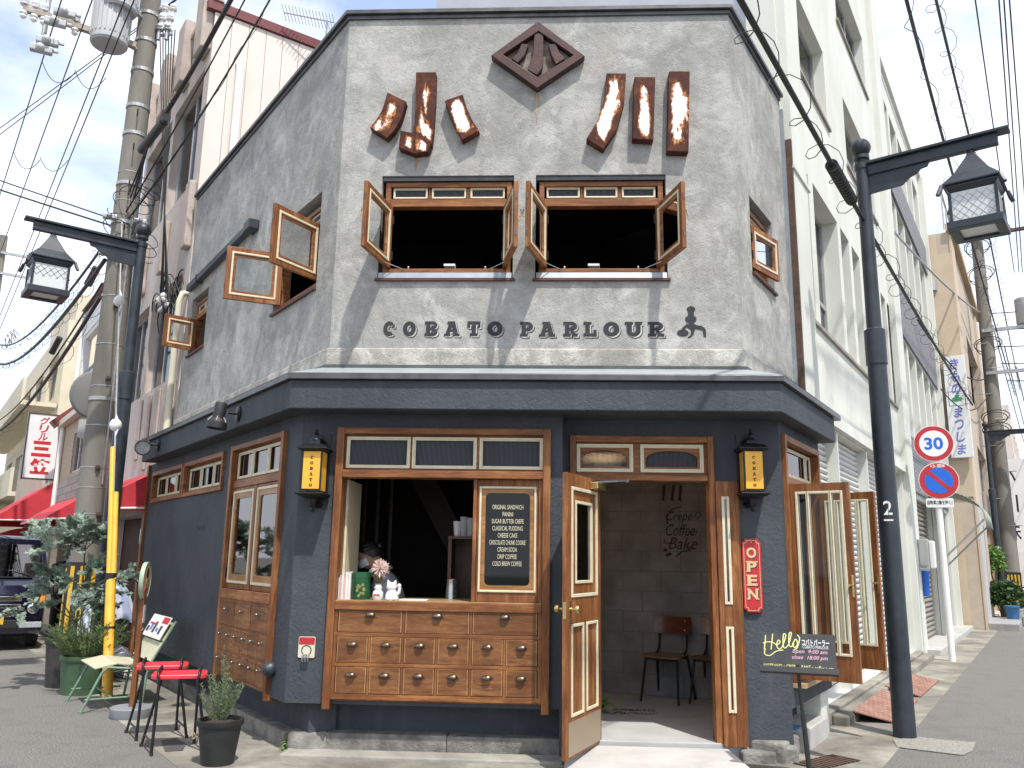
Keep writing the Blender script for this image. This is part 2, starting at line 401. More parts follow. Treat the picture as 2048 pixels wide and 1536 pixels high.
simple('hair_white', (.62, .60, .57), (.5, .48, .46), 60, .7, 120, .4, .004)
simple('mask_white', (.70, .71, .72), (.64, .65, .66), 12, .8, 120, .15)
simple('shirt_grey', (.46, .48, .50), (.38, .40, .42), 7, .9, 150, .2)
simple('cloth_dark', (.035, .032, .045), (.022, .02, .028), 7, .9, 150, .2)
simple('cloth_black', (.014, .013, .013), (.022, .02, .02), 7, .9, 150, .2)
simple('plastic_white', (.72, .72, .71), (.68, .68, .67), 5, .3, 60, 0)
simple('box_grey', (.36, .37, .36), (.31, .32, .31), 4, .5, 60, .04)
simple('bin_blue', (.012, .10, .42), (.01, .08, .36), 4, .4, 60, .04)
simple('mat_blue', (.05, .17, .33), (.04, .13, .27), 30, .8, 90, .5, .006)
simple('mat_dark', (.055, .053, .05), (.04, .038, .036), 14, .95, 90, .5, .006)
simple('chalk_board', (.028, .029, .032), (.042, .043, .046), 7, .75, 90, .05)
simple('chalk_yellow', (.72, .74, .30), (.62, .64, .24), 90, .9, 120, .1)
simple('chalk_white', (.70, .71, .70), (.56, .57, .56), 90, .9, 120, .1)
simple('chalk_pink', (.72, .42, .52), (.62, .34, .44), 90, .9, 120, .1)
simple('sign_white', (.74, .745, .74), (.68, .685, .68), 3, .4, 60, .02)
simple('sign_blue', (.010, .13, .60), (.008, .11, .55), 5, .4, 60, .02)
simple('text_blue', (.16, .19, .52), (.13, .155, .45), 15, .6, 60, .02)
simple('maroon', (.055, .012, .010), (.04, .01, .009), 15, .7, 60, .02)
simple('text_red', (.52, .018, .03), (.45, .014, .026), 15, .5, 60, .02)
simple('text_green', (.05, .32, .14), (.04, .26, .11), 15, .5, 60, .02)
simple('sage_paint', (.36, .44, .33), (.31, .38, .285), 8, .5, 60, .05)
simple('gate_green', (.10, .20, .12), (.30, .34, .28), 20, .7, 60, .1, stretch=(8, 8, .5))
simple('red_rust', (.20, .085, .055), (.30, .17, .125), 7, .8, 50, .5, .006)
simple('grate_rust', (.11, .06, .04), (.06, .04, .03), 14, .85, 60, .5, .006)
simple('tin_green', (.010, .085, .03), (.008, .07, .025), 4, .28, 60, .0)
simple('paper', (.70, .69, .66), (.62, .60, .57), 9, .8, 80, .05)
simple('paper_pink', (.62, .45, .40), (.5, .36, .33), 9, .8, 80, .05)
simple('petal', (.66, .46, .40), (.74, .60, .53), 40, .8, 80, .1)
simple('dry_leaf', (.13, .10, .045), (.20, .15, .07), 20, .8, 80, .2)
simple('olive', (.24, .24, .08), (.16, .17, .05), 18, .5, 60, .05)
simple('stone_step', (.30, .295, .29), (.24, .235, .23), 6, .75, 60, .2)
simple('white_tile', (.63, .62, .60), (.56, .55, .53), 6, .6, 60, .15)
simple('grey_tile', (.25, .25, .27), (.19, .19, .205), 9, .5, 60, .15)
simple('slate', (.44, .45, .46), (.38, .39, .40), 2.2, .6, 40, .08)
def mk_leaf(name, c1, c2, c3):
    m, nt, p = nodes(name); v = coords(nt)
    oi = nn(nt, 'ShaderNodeNewGeometry'); c = ramp(nt, oi.outputs['Random Per Island'], [(.0, c1), (.5, c2), (1, c3)])
    nt.links.new(c, p.inputs['Base Color']); p.inputs['Roughness'].default_value = .55
    p.inputs['Subsurface Weight'].default_value = 0
    tr = nn(nt, 'ShaderNodeBsdfTranslucent'); nt.links.new(c, tr.inputs['Color'])
    ms = nn(nt, 'ShaderNodeMixShader'); ms.inputs[0].default_value = .25
    out = nt.nodes['Material Output']; nt.links.new(p.outputs[0], ms.inputs[1]); nt.links.new(tr.outputs[0], ms.inputs[2]); nt.links.new(ms.outputs[0], out.inputs['Surface'])
mk_leaf('leaf_acacia', (.17, .24, .195), (.27, .35, .285), (.38, .46, .36))
mk_leaf('leaf_rosemary', (.09, .155, .07), (.17, .25, .12), (.28, .36, .19))
mk_leaf('leaf_shrub', (.05, .105, .028), (.09, .165, .045), (.16, .24, .075))
mk_leaf('leaf_bright', (.08, .17, .03), (.12, .24, .05), (.18, .30, .08))
mk_leaf('leaf_dark', (.02, .055, .015), (.04, .085, .022), (.07, .12, .035))
simple('bark', (.16, .125, .09), (.09, .07, .05), 30, .9, 60, .6, .006, stretch=(1, 1, .3))
def mk_glass(name, tint=(1, 1, 1), rough=.02, trans=.86, f0=1.45, ribs=0):
    m, nt, p = nodes(name); nt.nodes.remove(p)
    t = nn(nt, 'ShaderNodeBsdfTransparent'); t.inputs['Color'].default_value = (*[x*trans for x in tint], 1)
    g = nn(nt, 'ShaderNodeBsdfGlossy'); g.inputs['Roughness'].default_value = rough
    fr = nn(nt, 'ShaderNodeFresnel'); fr.inputs['IOR'].default_value = f0
    ms = nn(nt, 'ShaderNodeMixShader'); out = nt.nodes['Material Output']
    nt.links.new(fr.outputs[0], ms.inputs[0]); nt.links.new(t.outputs[0], ms.inputs[1]); nt.links.new(g.outputs[0], ms.inputs[2]); nt.links.new(ms.outputs[0], out.inputs['Surface'])
    return m
mk_glass('glass', (.97, 1, .99), .02, .95, 1.42); mk_glass('glass_window', (.8, .9, .95), .02, .55, 2.3); mk_glass('glass_sky', (.8, .9, .95), .03, .5, 3.2); mk_glass('glass_tint', (.5, .6, .58), .03, .7, 1.5)
def mk_ribbed():
    m, nt, p = nodes('glass_ribbed'); p.inputs['Base Color'].default_value = (.085, .093, .105, 1); p.inputs['Roughness'].default_value = .16
    p.inputs['Transmission Weight'].default_value = .4; p.inputs['IOR'].default_value = 1.4
    w = nn(nt, 'ShaderNodeTexWave', wave_type='BANDS', bands_direction='X'); w.inputs['Scale'].default_value = 30
    nt.links.new(coords(nt), w.inputs['Vector']); bump(nt, p, w.outputs['Fac'], .9, .006); nt.links.new(ramp(nt, w.outputs['Fac'], [(.25, (.035, .039, .045)), (.8, (.15, .162, .18))]), p.inputs['Base Color'])  # rib glints also painted into the colour as pale and dark stripes
mk_ribbed()
def mk_frost():
    m, nt, p = nodes('glass_frosted'); v = coords(nt)
    p.inputs['Base Color'].default_value = (.70, .73, .72, 1); p.inputs['Roughness'].default_value = .35
    p.inputs['Transmission Weight'].default_value = .15
    bump(nt, p, noise(nt, v, 90, 3), .5, .003)
mk_frost()
def mk_rust():
    m, nt, p = nodes('rust'); v = coords(nt)
    r = ramp(nt, noise(nt, v, 7, 6, .65, .5), [(.3, (.024, .011, .011)), (.5, (.05, .018, .016)), (.72, (.10, .036, .024))])
    f = noise(nt, v, 38, 5); r = mixc(nt, math_(nt, 'MULTIPLY', f, .5), r, (.05, .022, .02))
    nt.links.new(r, p.inputs['Base Color']); p.inputs['Roughness'].default_value = .6; p.inputs['Metallic'].default_value = .15
    bump(nt, p, f, .4, .006)
    m, nt, p = nodes('rust_peeled'); v = coords(nt); vs = coords(nt, (1.0, 1.0, .42))
    r = ramp(nt, noise(nt, v, 7, 6, .65, .5), [(.3, (.032, .011, .009)), (.5, (.065, .020, .013)), (.72, (.17, .055, .022))])
    big = noise(nt, vs, 5.2, 5, .62, .6)
    # old paint clings in ragged islands with an orange rim; the islands stay off the edges (the strokes carry a 0-1 'mid' map)
    at = nn(nt, 'ShaderNodeAttribute', attribute_name='mid')
    sel = math_(nt, 'ADD', math_(nt, 'MULTIPLY', big, 1.5), math_(nt, 'MULTIPLY', at.outputs['Fac'], .30))
    sel = math_(nt, 'ADD', sel, math_(nt, 'MULTIPLY', noise(nt, v, 42, 4), .22))
    sel = math_(nt, 'MULTIPLY', sel, .6)
    rim = ramp(nt, sel, [(.625, 0.0), (.665, 1.0)]); pt = ramp(nt, sel, [(.672, 0.0), (.688, 1.0)])
    c = mixc(nt, rim, r, (.42, .16, .045)); c = mixc(nt, pt, c, (.72, .70, .66))
    nt.links.new(c, p.inputs['Base Color']); p.inputs['Roughness'].default_value = .78; p.inputs['Specular IOR Level'].default_value = .25
    bump(nt, p, sel, .5, .006)
mk_rust()
def mk_asphalt():
    m, nt, p = nodes('asphalt'); v = coords(nt)
    g = noise(nt, v, 75, 5, .85); big = noise(nt, v, .55, 5); patch = noise(nt, v, 3.2, 5, .6)
    c = ramp(nt, g, [(.38, (.055, .054, .051)), (.5, (.145, .141, .131)), (.62, (.34, .33, .30))])
    c = mixc(nt, ramp(nt, big, [(.35, 0.0), (.7, .45)]), c, (.155, .15, .14)); c = mixc(nt, ramp(nt, patch, [(.5, 0.0), (.75, .35)]), c, (.07, .068, .065))
    nt.links.new(c, p.inputs['Base Color']); p.inputs['Roughness'].default_value = .93; p.inputs['Specular IOR Level'].default_value = .25
    bump(nt, p, g, .8, .008)
    m, nt, p = nodes('gutter_concrete'); v = coords(nt)
    g = noise(nt, v, 90, 4, .7); big = noise(nt, v, 1.1, 6, .65, .5); st = noise(nt, v, 6, 6, .65)
    c = ramp(nt, big, [(.36, (.12, .112, .09)), (.5, (.235, .22, .18)), (.64, (.37, .35, .295))])
    c = mixc(nt, ramp(nt, st, [(.5, 0.0), (.68, .6)]), c, (.12, .115, .10)); c = mixc(nt, math_(nt, 'MULTIPLY', g, .4), c, (.14, .135, .12))
    nt.links.new(c, p.inputs['Base Color']); p.inputs['Roughness'].default_value = .94
    b1 = bump(nt, p, g, .6, .006); bump(nt, p, st, .5, .015, b1)
    m, nt, p = nodes('worn_paint'); v = coords(nt)
    g = noise(nt, v, 70, 4, .7); c = ramp(nt, g, [(.42, (.16, .155, .14)), (.60, (.34, .325, .275))]); nt.links.new(c, p.inputs['Base Color']); p.inputs['Roughness'].default_value = .9
    bump(nt, p, g, .5, .004)
mk_asphalt()
def mk_brick(name, c1, c2, mortar, bw, bh, msz=.012):
    """tile cladding too far off to build tile by tile: colour and a fine relief"""
    m, nt, p = nodes(name); t = nn(nt, 'ShaderNodeTexCoord'); mp_ = nn(nt, 'ShaderNodeMapping'); nt.links.new(t.outputs['Object'], mp_.inputs['Vector'])
    sx = nn(nt, 'ShaderNodeSeparateXYZ'); nt.links.new(mp_.outputs[0], sx.inputs[0])
    h = math_(nt, 'ADD', math_(nt, 'MULTIPLY', sx.outputs['X'], .5), math_(nt, 'MULTIPLY', sx.outputs['Y'], .87))
    cx = nn(nt, 'ShaderNodeCombineXYZ'); nt.links.new(h, cx.inputs['X']); nt.links.new(sx.outputs['Z'], cx.inputs['Y'])
    b = nn(nt, 'ShaderNodeTexBrick'); b.inputs['Color1'].default_value = (*c1, 1); b.inputs['Color2'].default_value = (*c2, 1); b.inputs['Mortar'].default_value = (*mortar, 1)
    b.inputs['Scale'].default_value = 1; b.inputs['Brick Width'].default_value = bw; b.inputs['Row Height'].default_value = bh; b.inputs['Mortar Size'].default_value = msz
    nt.links.new(cx.outputs[0], b.inputs['Vector']); nt.links.new(b.outputs['Color'], p.inputs['Base Color']); p.inputs['Roughness'].default_value = .7
    bump(nt, p, b.outputs['Fac'], -.4, .006)
mk_brick('brick_grey', (.25, .245, .26), (.19, .185, .20), (.13, .13, .135), .22, .07)
mk_brick('brick_tan', (.46, .36, .25), (.40, .31, .21), (.30, .23, .16), .24, .05, .008)
mk_brick('brick_white', (.66, .65, .63), (.57, .56, .54), (.42, .41, .40), .30, .11)
mk_brick('brick_taupe', (.29, .25, .225), (.235, .20, .18), (.14, .12, .11), .45, .15)
def mk_stripe(name, c1, c2, per, ax='Z', diag=.6):
    m, nt, p = nodes(name); t = nn(nt, 'ShaderNodeTexCoord'); sx = nn(nt, 'ShaderNodeSeparateXYZ'); nt.links.new(t.outputs['Object'], sx.inputs[0])
    s = math_(nt, 'ADD', math_(nt, 'MULTIPLY', sx.outputs['X'], -1.0), math_(nt, 'MULTIPLY', sx.outputs['Z'], diag))
    fr = math_(nt, 'FRACT', math_(nt, 'DIVIDE', s, per)); c = ramp(nt, fr, [(.48, c1), (.52, c2)]); nt.links.new(c, p.inputs['Base Color']); p.inputs['Roughness'].default_value = .6
    bump(nt, p, noise(nt, coords(nt), 6, 4), .5, .03)
mk_stripe('tarp', (.30, .36, .52), (.56, .59, .68), .17, diag=-.25)
mk_stripe('awning_stripe', (.09, .17, .11), (.45, .48, .40), .06, diag=.0)
def mk_emit(name, c, s):
    m, nt, p = nodes(name); p.inputs['Emission Color'].default_value = (*c, 1); p.inputs['Emission Strength'].default_value = s; p.inputs['Base Color'].default_value = (*c, 1)
mk_emit('bulb', (1, .62, .28), 14)
def mk_rain():
    m, nt, p = nodes('rust_stain'); v = coords(nt, (6, 6, .8)); f = noise(nt, v, 4, 5)
    c = ramp(nt, f, [(.4, (.30, .155, .06)), (.65, (.34, .29, .23))]); nt.links.new(c, p.inputs['Base Color']); p.inputs['Roughness'].default_value = .9
mk_rain()
def M(n): return MAT[n]

# ================================================================== ground
def meet(fa, na, fb, nb):
    """plan corner where two wall planes cross"""
    a, b = fa(0, na, 0), fb(0, nb, 0); d = fa.U.x*fb.U.y-fa.U.y*fb.U.x
    t = ((b.x-a.x)*fb.U.y-(b.y-a.y)*fb.U.x)/d; p = a+fa.U*t; return (p.x, p.y)
def path(nl, nf, nr, ul, ur):
    return [tuple(LEFT(ul, nl, 0))[:2], meet(LEFT, nl, FRONT, nf), meet(FRONT, nf, RIGHT, nr), tuple(RIGHT(ur, nr, 0))[:2]]
def strip(b, outer, inner, z0, z1): return b.flat(outer+inner[::-1], z0, z1)

b = B(); b.quad((-400, -60, 0), (400, -60, 0), (400, 700, 0), (-400, 700, 0)); struct('road', b, M('asphalt'))
# concrete gutter strip along both streets and across the shop front
g_out = path(.95, .62, .80, 60, 90); g_in = path(-.3, -.5, -.4, 60, 90)
b = B(); strip(b, g_out, g_in, -.05, .004); struct('gutter_strip', b, M('gutter_concrete'))
b = B(); b.flat([tuple(at_z(x, y))[:2] for x, y in ((1786, 1481), (1835, 1476), (1890, 1482), (1952, 1487), (1944, 1504), (1925, 1512), (1850, 1503), (1795, 1496))], .005, .010)
struct('worn_road_marking', b, M('worn_paint'))
b = B(); b.flat([tuple(at_z(x, y))[:2] for x, y in ((322, 1483), (352, 1478), (372, 1490), (365, 1503), (330, 1505))], .005, .009)  # dark patch painted on the road as the stool's cast shadow
struct('stool_shadow_patch', b, simple('shadow_dark', (.075, .073, .07), (.05, .049, .047), 20, .95, 120, .5, .005))

# ================================================================== the corner shop
CAFE = root('corner_shop_building', 'grey plaster two storey corner shop with dark navy ground floor and wooden windows', 'building', (0, 6.9, 0))
NF, ND, NL, NR = .05, -.15, .165, .192          # how far each ground-floor face stands proud of the upper wall
ZTOP = 6.44
def fpx(px, py, n=0): return FRONT.px(px, py, n)

# upper walls with window openings
UW = []
for a, c in (((765, 352), (1025, 560)), ((1072, 354), (1336, 560))):
    (u0, z1), (u1, z0) = fpx(*a), fpx(*c); UW.append((u0, u1, z0, z1))
ZU0, ZU1 = UW[0][2], UW[0][3]
UW = [(a, c, ZU0, ZU1) for a, c, _, _ in UW]
b = B(); b.wall(FRONT, -1.92, 1.575, 3.0, ZTOP, UW, -.17, 0); ob('upper_wall', b, M('plaster'), CAFE)
LW = [(.40, 1.53, 3.885, 4.84), (4.03, 4.78, 4.06, 4.86)]
b = B(); b.wall(LEFT, .0, 5.05, 3.0, ZTOP, LW, -.17, 0); ob('upper_wall', b, M('plaster'), CAFE)
RW = [(.42, 1.17, 4.05, 4.80)]
b = B(); b.wall(RIGHT, .0, 1.72, 3.0, ZTOP, RW, -.17, 0); ob('upper_wall', b, M('plaster'), CAFE)
# parapet capping
b = B(); strip(b, path(.05, .05, .05, 5.09, 1.74), path(-.2, -.2, -.2, 5.09, 1.74), ZTOP+.004, ZTOP+.045); cap = ob('parapet_cap', b, M('cap_metal'), CAFE, bevel=.004)
b = B(); strip(b, path(.022, .022, .022, 5.06, 1.73), path(-.1, -.1, -.1, 5.06, 1.73), ZTOP-.035, ZTOP); ob('parapet_drip', b, M('cap_metal'), CAFE)
# flat roof
b = B(); b.flat(path(-.1, -.1, -.1, 5.0, 1.7)+[(1.2, 9.4), (-3.6, 11.2)], 6.1, 6.14); ob('roof', b, M('concrete'), CAFE)
# ledge at the foot of the upper wall, then the canopy
b = B(); strip(b, path(.03, .03, .03, 5.05, 1.72), path(-.1, -.1, -.1, 5.05, 1.72), 3.06, 3.245); ob('wall_ledge', b, M('plaster_band'), CAFE, bevel=.012)
fo, fi = path(.355, .30, .343, 5.15, 1.83), path(-.1, -.25, -.1, 5.15, 1.83)
b = B(); strip(b, fo, fi, 2.667, 2.905); ob('canopy_fascia', b, M('navy_stucco'), CAFE, bevel=.008)
ro, ri = path(.39, .335, .378, 5.32, 1.99), path(.02, .02, .02, 5.32, 1.99)
b = B()
for i in range(3):
    b.quad((*ro[i], 2.958), (*ro[i+1], 2.958), (*ri[i+1], 3.075), (*ri[i], 3.075))
ob('canopy_roof', b, M('roof_sheet'), CAFE)
b = B(); strip(b, ro, path(.31, .255, .298, 5.32, 1.99), 2.907, 2.956); ob('canopy_edge', b, M('cap_metal'), CAFE, bevel=.004)
b = B(); strip(b, path(.05, .052, .05, 5.05, 1.72), path(.02, .02, .02, 5.05, 1.72), 3.03, 3.092); ob('flashing', b, M('cap_metal'), CAFE)

# ground-floor walls
SU0, SU1 = -1.785, -.018        # service window unit
b = B(); b.wall(FRONT, -2.09, .08, .37, 2.667, [(SU0+.03, SU1-.03, 1.10, 2.53)], -.12, NF); ob('lower_wall', b, M('navy_stucco'), CAFE, bevel=.006)
DU0, DU1 = .143, 1.337
b = B(); b.wall(FRONT, .08, 1.885, .0, 2.667, [(DU0+.02, DU1-.02, .0, 2.51)], -.32, ND); ob('lower_wall', b, M('navy_stucco'), CAFE)
lw0 = .066
LO = (lw0+.36, lw0+1.76, 1.10, 2.53); LH1 = (lw0+2.11, lw0+3.56, 2.19, 2.51); LH2 = (lw0+3.68, lw0+5.10, 2.19, 2.51)
b = B(); b.wall(LEFT, lw0, lw0+5.36, .37, 2.667, [LO, LH1, LH2], -.03, NL); ob('lower_wall', b, M('navy_stucco'), CAFE)
RO = (.41, 1.60, .62, 2.54)
b = B(); b.wall(RIGHT, .281, 1.75, .38, 2.667, [RO], -.03, NR); ob('lower_wall', b, M('navy_stucco'), CAFE)
# recessed base under the overhang
for f_, a_ in ((FRONT, (-2.0, .059, -.45, -.2, .0, .40)), (LEFT, (.0, 5.4, -.25, -.02, .0, .40)), (RIGHT, (.15, 1.7, -.25, -.06, .0, .42)), (FRONT, (.06, .085, -.45, NF-.003, .0, .372))):
    b = B(); b.box(f_, *a_); ob('base_wall', b, M('navy_stucco'), CAFE)
b = B(); b.quad(FRONT(-2.09, NF-.002, .371), FRONT(.08, NF-.002, .371), FRONT(.08, -.3, .371), FRONT(-2.0, -.3, .371)); b.quad(LEFT(lw0, NL-.002, .3705), LEFT(5.42, NL-.002, .3705), LEFT(5.42, -.2, .3705), LEFT(lw0, -.2, .3705))
b.quad(RIGHT(.281, NR-.002, .381), RIGHT(1.75, NR-.002, .381), RIGHT(1.75, -.2, .381), RIGHT(.281, -.2, .381))
ob('overhang_underside', b, M('navy_stucco'), CAFE)
# corner post of timber at the end of the left wall
b = B(); b.box(LEFT, lw0+5.362, lw0+5.46, -.03, NL+.035, .06, 2.66); ob('corner_post', b, M('wood_v'), CAFE, bevel=.004)

# kerb stones under the base wall (each stone its own piece)
def kerb_run(fr, u0, u1, n1, step, z1, dn=.13):
    u = u0; i = 0
    while u < u1-.1:
        w = min(step*random.uniform(.85, 1.15), u1-u); j = random.uniform(-.004, .004)
        q = B(); q.box(fr, u+.0015, u+w-.0015, n1-dn, n1+j, -.05, z1+random.uniform(-.006, .004)); ob('kerb_stone', q, M('kerb_stone'), CAFE, bevel=.010); u += w; i += 1
kerb_run(FRONT, -1.86, .09, -.06, 1.1, .135, .2)
kerb_run(LEFT, .22, 5.4, .10, .8, .13, .2)
b = B(); c0 = meet(LEFT, -.05, FRONT, -.15); b.lathe((c0[0]+.05, c0[1]-.02, -.05), [(.0, 0), (.175, 0), (.165, .17), (.14, .19), (0, .19)], 28); ob('corner_kerb', b, M('kerb_stone'), CAFE, smooth=50)
b = B(); b.box(FRONT, -2.05, .085, .0, .22, -.04, .03); ob('drain_ledge', b, M('concrete'), CAFE, bevel=.01)
# broken concrete footing at the right corner
for k, (x0, x1, n0, n1, z) in enumerate(((1.46, 1.72, -.2, -.02, .085), (1.725, 1.90, -.25, -.06, .12))):
    q = B(); q.box(FRONT, x0, x1, n0, n1, -.04, z); ob('footing_stone', q, M('kerb_stone'), CAFE, bevel=.02)
q = B(); q.box(RIGHT, .12, .60, -.1, .17, -.04, .15); ob('footing_stone', q, M('kerb_stone'), CAFE, bevel=.02)
q = B(); q.box(RIGHT, .612, 1.42, -.1, .21, -.04, .17); ob('footing_stone', q, M('concrete_pale'), CAFE, bevel=.012)
q = B(); q.box(RIGHT, 1.43, 1.72, -.1, .16, -.04, .72); ob('end_pier', q, M('white_wall'), CAFE, bevel=.01)

# ---------------------------------------------------------------- window pieces
def rrect(u0, u1, z0, z1, r, k=4):
    p = []
    for cx, cz, a in ((u1-r, z1-r, 0), (u0+r, z1-r, 90), (u0+r, z0+r, 180), (u1-r, z0+r, 270)):
        for i in range(k+1):
            t = R_(a+90*i/k); p.append((cx+r*math.cos(t), cz+r*math.sin(t)))
    return p
def rect(u0, u1, z0, z1, k=4):
    p = []
    for cx, cz in ((u1, z1), (u0, z1), (u0, z0), (u1, z0)): p += [(cx, cz)]*(k+1)
    return p
def moulding(fr, u0, u1, z0, z1, n, parent, w=.018, name='moulding'):
    """stepped cream bead round an opening"""
    b = B(); b.frame(fr, u0, u1, z0, z1, w, n-.004, n+.010); b.frame(fr, u0+w, u1-w, z0+w, z1-w, w*.55, n-.004, n+.004)
    return ob(name, b, M('cream'), parent, bevel=.002)
def pane(fr, u0, u1, z0, z1, n, parent, mat='glass', t=.005):
    b = B(); b.box(fr, u0, u1, n-t, n, z0, z1); return ob('pane', b, M(mat), parent)
def leaf(p0, p1, flip=False):
    """frame of a leaf swung open: from its hinge to its free edge"""
    d = V3((p1[0]-p0[0], p1[1]-p0[1], 0)); w = d.length; d.normalize(); n = V3((d.y, -d.x, 0))
    if flip: n = -n
    return Fr((p0[0], p0[1], 0), d, n), w
def sash(p0, p1, z0, z1, flip, hand=True):
    fr, w = leaf(p0, p1, flip); s = .052; t = .018
    b = B(); b.frame(fr, 0, w, z0, z1, s, -t, t); o = ob('casement_sash', b, M('wood_v'), CAFE, bevel=.003)
    i0, i1, j0, j1 = s, w-s, z0+s, z1-s
    for sd in (-1, 1):
        q = B(); a, c = sorted((sd*(t-.012), sd*(t+.006))); q.frame(fr, i0-.003, i1+.003, j0-.003, j1+.003, .02, a, c); ob('moulding', q, M('cream'), o, bevel=.003)
    q = B(); q.ring(fr, rect(i0+.017, i1-.017, j0+.017, j1-.017), rrect(i0+.045, i1-.045, j0+.045, j1-.045, .03), -.010, .010); ob('inner_frame', q, M('wood_h'), o)
    q = B(); q.quad(fr(i0+.03, 0, j0+.03), fr(i1-.03, 0, j0+.03), fr(i1-.03, 0, j1-.03), fr(i0+.03, 0, j1-.03)); ob('pane', q, M('glass'), o)
    if hand:
        q = B(); zz = z0+(z1-z0)*.48
        q.box(fr, w-.035, w-.02, -t-.008, -t-.0005, zz-.03, zz+.03); q.tube([fr(w-.028, -t-.008, zz), fr(w-.028, -t-.03, zz+.005), fr(w-.05, -t-.034, zz+.055), fr(w-.055, -t-.03, zz+.075)], .005, 6)
        ob('latch_handle', q, M('brass'), o, smooth=40)
        for zz in (z0+.13, z1-.13): q = B(); q.box(fr, w+.0005, w+.004, -.008, .008, zz-.028, zz+.028); ob('strike_plate', q, M('bronze'), o)
    for zz in (z0+.12, z1-.12): q = B(); q.cyl(fr(-.006, t+.004, zz-.04), fr(-.006, t+.004, zz+.04), .008, seg=8); ob('hinge', q, M('black_metal'), o, smooth=40)
    return o
def upper_window(fr, u0, u1, z0, z1, n, panes, ztr, split=True):
    """timber frame with a row of small top lights; returns the frame part"""
    w = .045
    b = B(); b.frame(fr, u0, u1, z0, z1, w, n-.09, n); b.box(fr, u0+w, u1-w, n-.085, n-.004, ztr-.04, ztr+.03)
    k = panes; pw = (u1-u0-2*w)/k
    b.box(fr, u0+w, u1-w, n-.08, n-.03, ztr+.03, ztr+.045)
    for i in range(1, k): b.box(fr, u0+w+pw*i-.018, u0+w+pw*i+.018, n-.08, n-.032, ztr+.045, z1-w)
    o = ob('window_frame', b, M('wood_h'), CAFE, bevel=.004)
    for i in range(k):
        a, c = u0+w+pw*i+.018, u0+w+pw*(i+1)-.018; d, e = ztr+.05, z1-w-.005
        moulding(fr, a+.002, c-.002, d-.004, e+.004, n-.03, o, .011); pane(fr, a+.014, c-.014, d+.008, e-.008, n-.035, o, 'glass_ribbed')
    return o
def stay(p, q_, parent):
    q = B(); q.tube([p, q_], .004, 6); q.cyl(V3(q_)-V3((0, 0, .002)), V3(q_)+V3((0, 0, .03)), .008, seg=8); q.ball(V3(q_)+V3((0, 0, .035)), .011, 8, 6)
    return ob('window_stay', q, M('steel'), parent, smooth=40)

simple('sill_brown', (.10, .035, .028), (.07, .026, .022), 9, .6, 50, .1)
ZT = 4.542
for (u0, u1, z0, z1), (pl, pr) in zip(UW, (((-1.560, 6.395), (-.312, 6.420)), ((-.220, 6.420), (1.052, 6.445)))):
    wf = upper_window(FRONT, u0+.03, u1-.02, z0+.075, z1-.045, -.04, 3, 4.60)
    zb, zt_ = z0+.075+.045, 4.555
    hl, hr = (u0+.085, 6.945), (u1-.075, 6.945)
    sash(hl, pl, zb, zt_, True); sash(hr, pr, zb, zt_, False)
    for h, s in ((hl, 1), (hr, -1)): stay((h[0]+s*-.01, h[1]-.13, zb+.015), (h[0]+s*.17, 6.97, zb-.015), wf)
    q = B(); q.poly(Fr((u0+.01, 0, 0), (0, -1, 0), (1, 0, 0)), [(-6.95, z0+.072), (-6.893, z0+.065), (-6.88, z0+.012), (-6.95, z0+.012)], 0, u1-u0-.02); ob('sill_flashing', q, M('zinc_grey'), CAFE)
    q = B(); q.box(FRONT, u0-.02, u1+.02, -.03, .03, z0-.012, z0+.010); ob('sill_edge', q, M('sill_brown'), CAFE)
    q = B(); q.box(FRONT, u0+.005, u1-.005, -.045, -.02, z1-.04, z1-.004); ob('head_shade_strip', q, M('cap_metal'), CAFE)  # strip kept dark to stand for shade at the top of the recess
# left wall, near window: two sashes folded out over the street
u0, u1, z0, z1 = LW[0]
upper_window(LEFT, u0+.02, u1-.02, z0+.06, z1-.08, -.05, 3, 4.585)
def lz(px, py, z): p = at_z(px, py, z); return (p.x, p.y)
zb, zt_ = z0+.10, 4.535
nh = tuple(LEFT(u0+.08, -.04, 0))[:2]; fh = tuple(LEFT(u1-.08, -.04, 0))[:2]
def mid(a, c): return ((a[0]+c[0])/2, (a[1]+c[1])/2)
no = mid(lz(549, 408, zt_), lz(540, 522, zb)); fo_ = mid(lz(458, 492, zt_), lz(443, 597, zb))
sash(nh, no, zb, zt_, True); sash(fh, fo_, zb, zt_, True)
q = B(); q.box(LEFT, u0-.01, u1+.01, -.05, .03, z0-.012, z0+.014); ob('sill_edge', q, M('sill_brown'), CAFE)
u0, u1, z0, z1 = LW[1]
upper_window(LEFT, u0+.02, u1-.02, z0+.05, z1-.05, -.05, 2, 4.62)
fh = tuple(LEFT(u1-.14, -.04, 0))[:2]; fo_ = mid(lz(331, 628, 4.56), lz(323, 690, 4.13)); sash(fh, fo_, 4.13, 4.56, True)
q = B(); q.box(LEFT, u0-.01, u1+.01, -.05, .03, z0-.012, z0+.014); ob('sill_edge', q, M('sill_brown'), CAFE)
# right wall window with one sash out
u0, u1, z0, z1 = RW[0]
upper_window(RIGHT, u0+.02, u1-.02, z0+.05, z1-.06, -.05, 1, 4.60)
fh = tuple(RIGHT(u0+.05, -.02, 0))[:2]; fo_ = mid(lz(1554, 480, 4.53), lz(1556, 566, 4.12)); sash(fh, fo_, 4.12, 4.53, False)
q = B(); q.box(RIGHT, u0-.01, u1+.01, -.05, .03, z0-.012, z0+.014); ob('sill_edge', q, M('sill_brown'), CAFE)
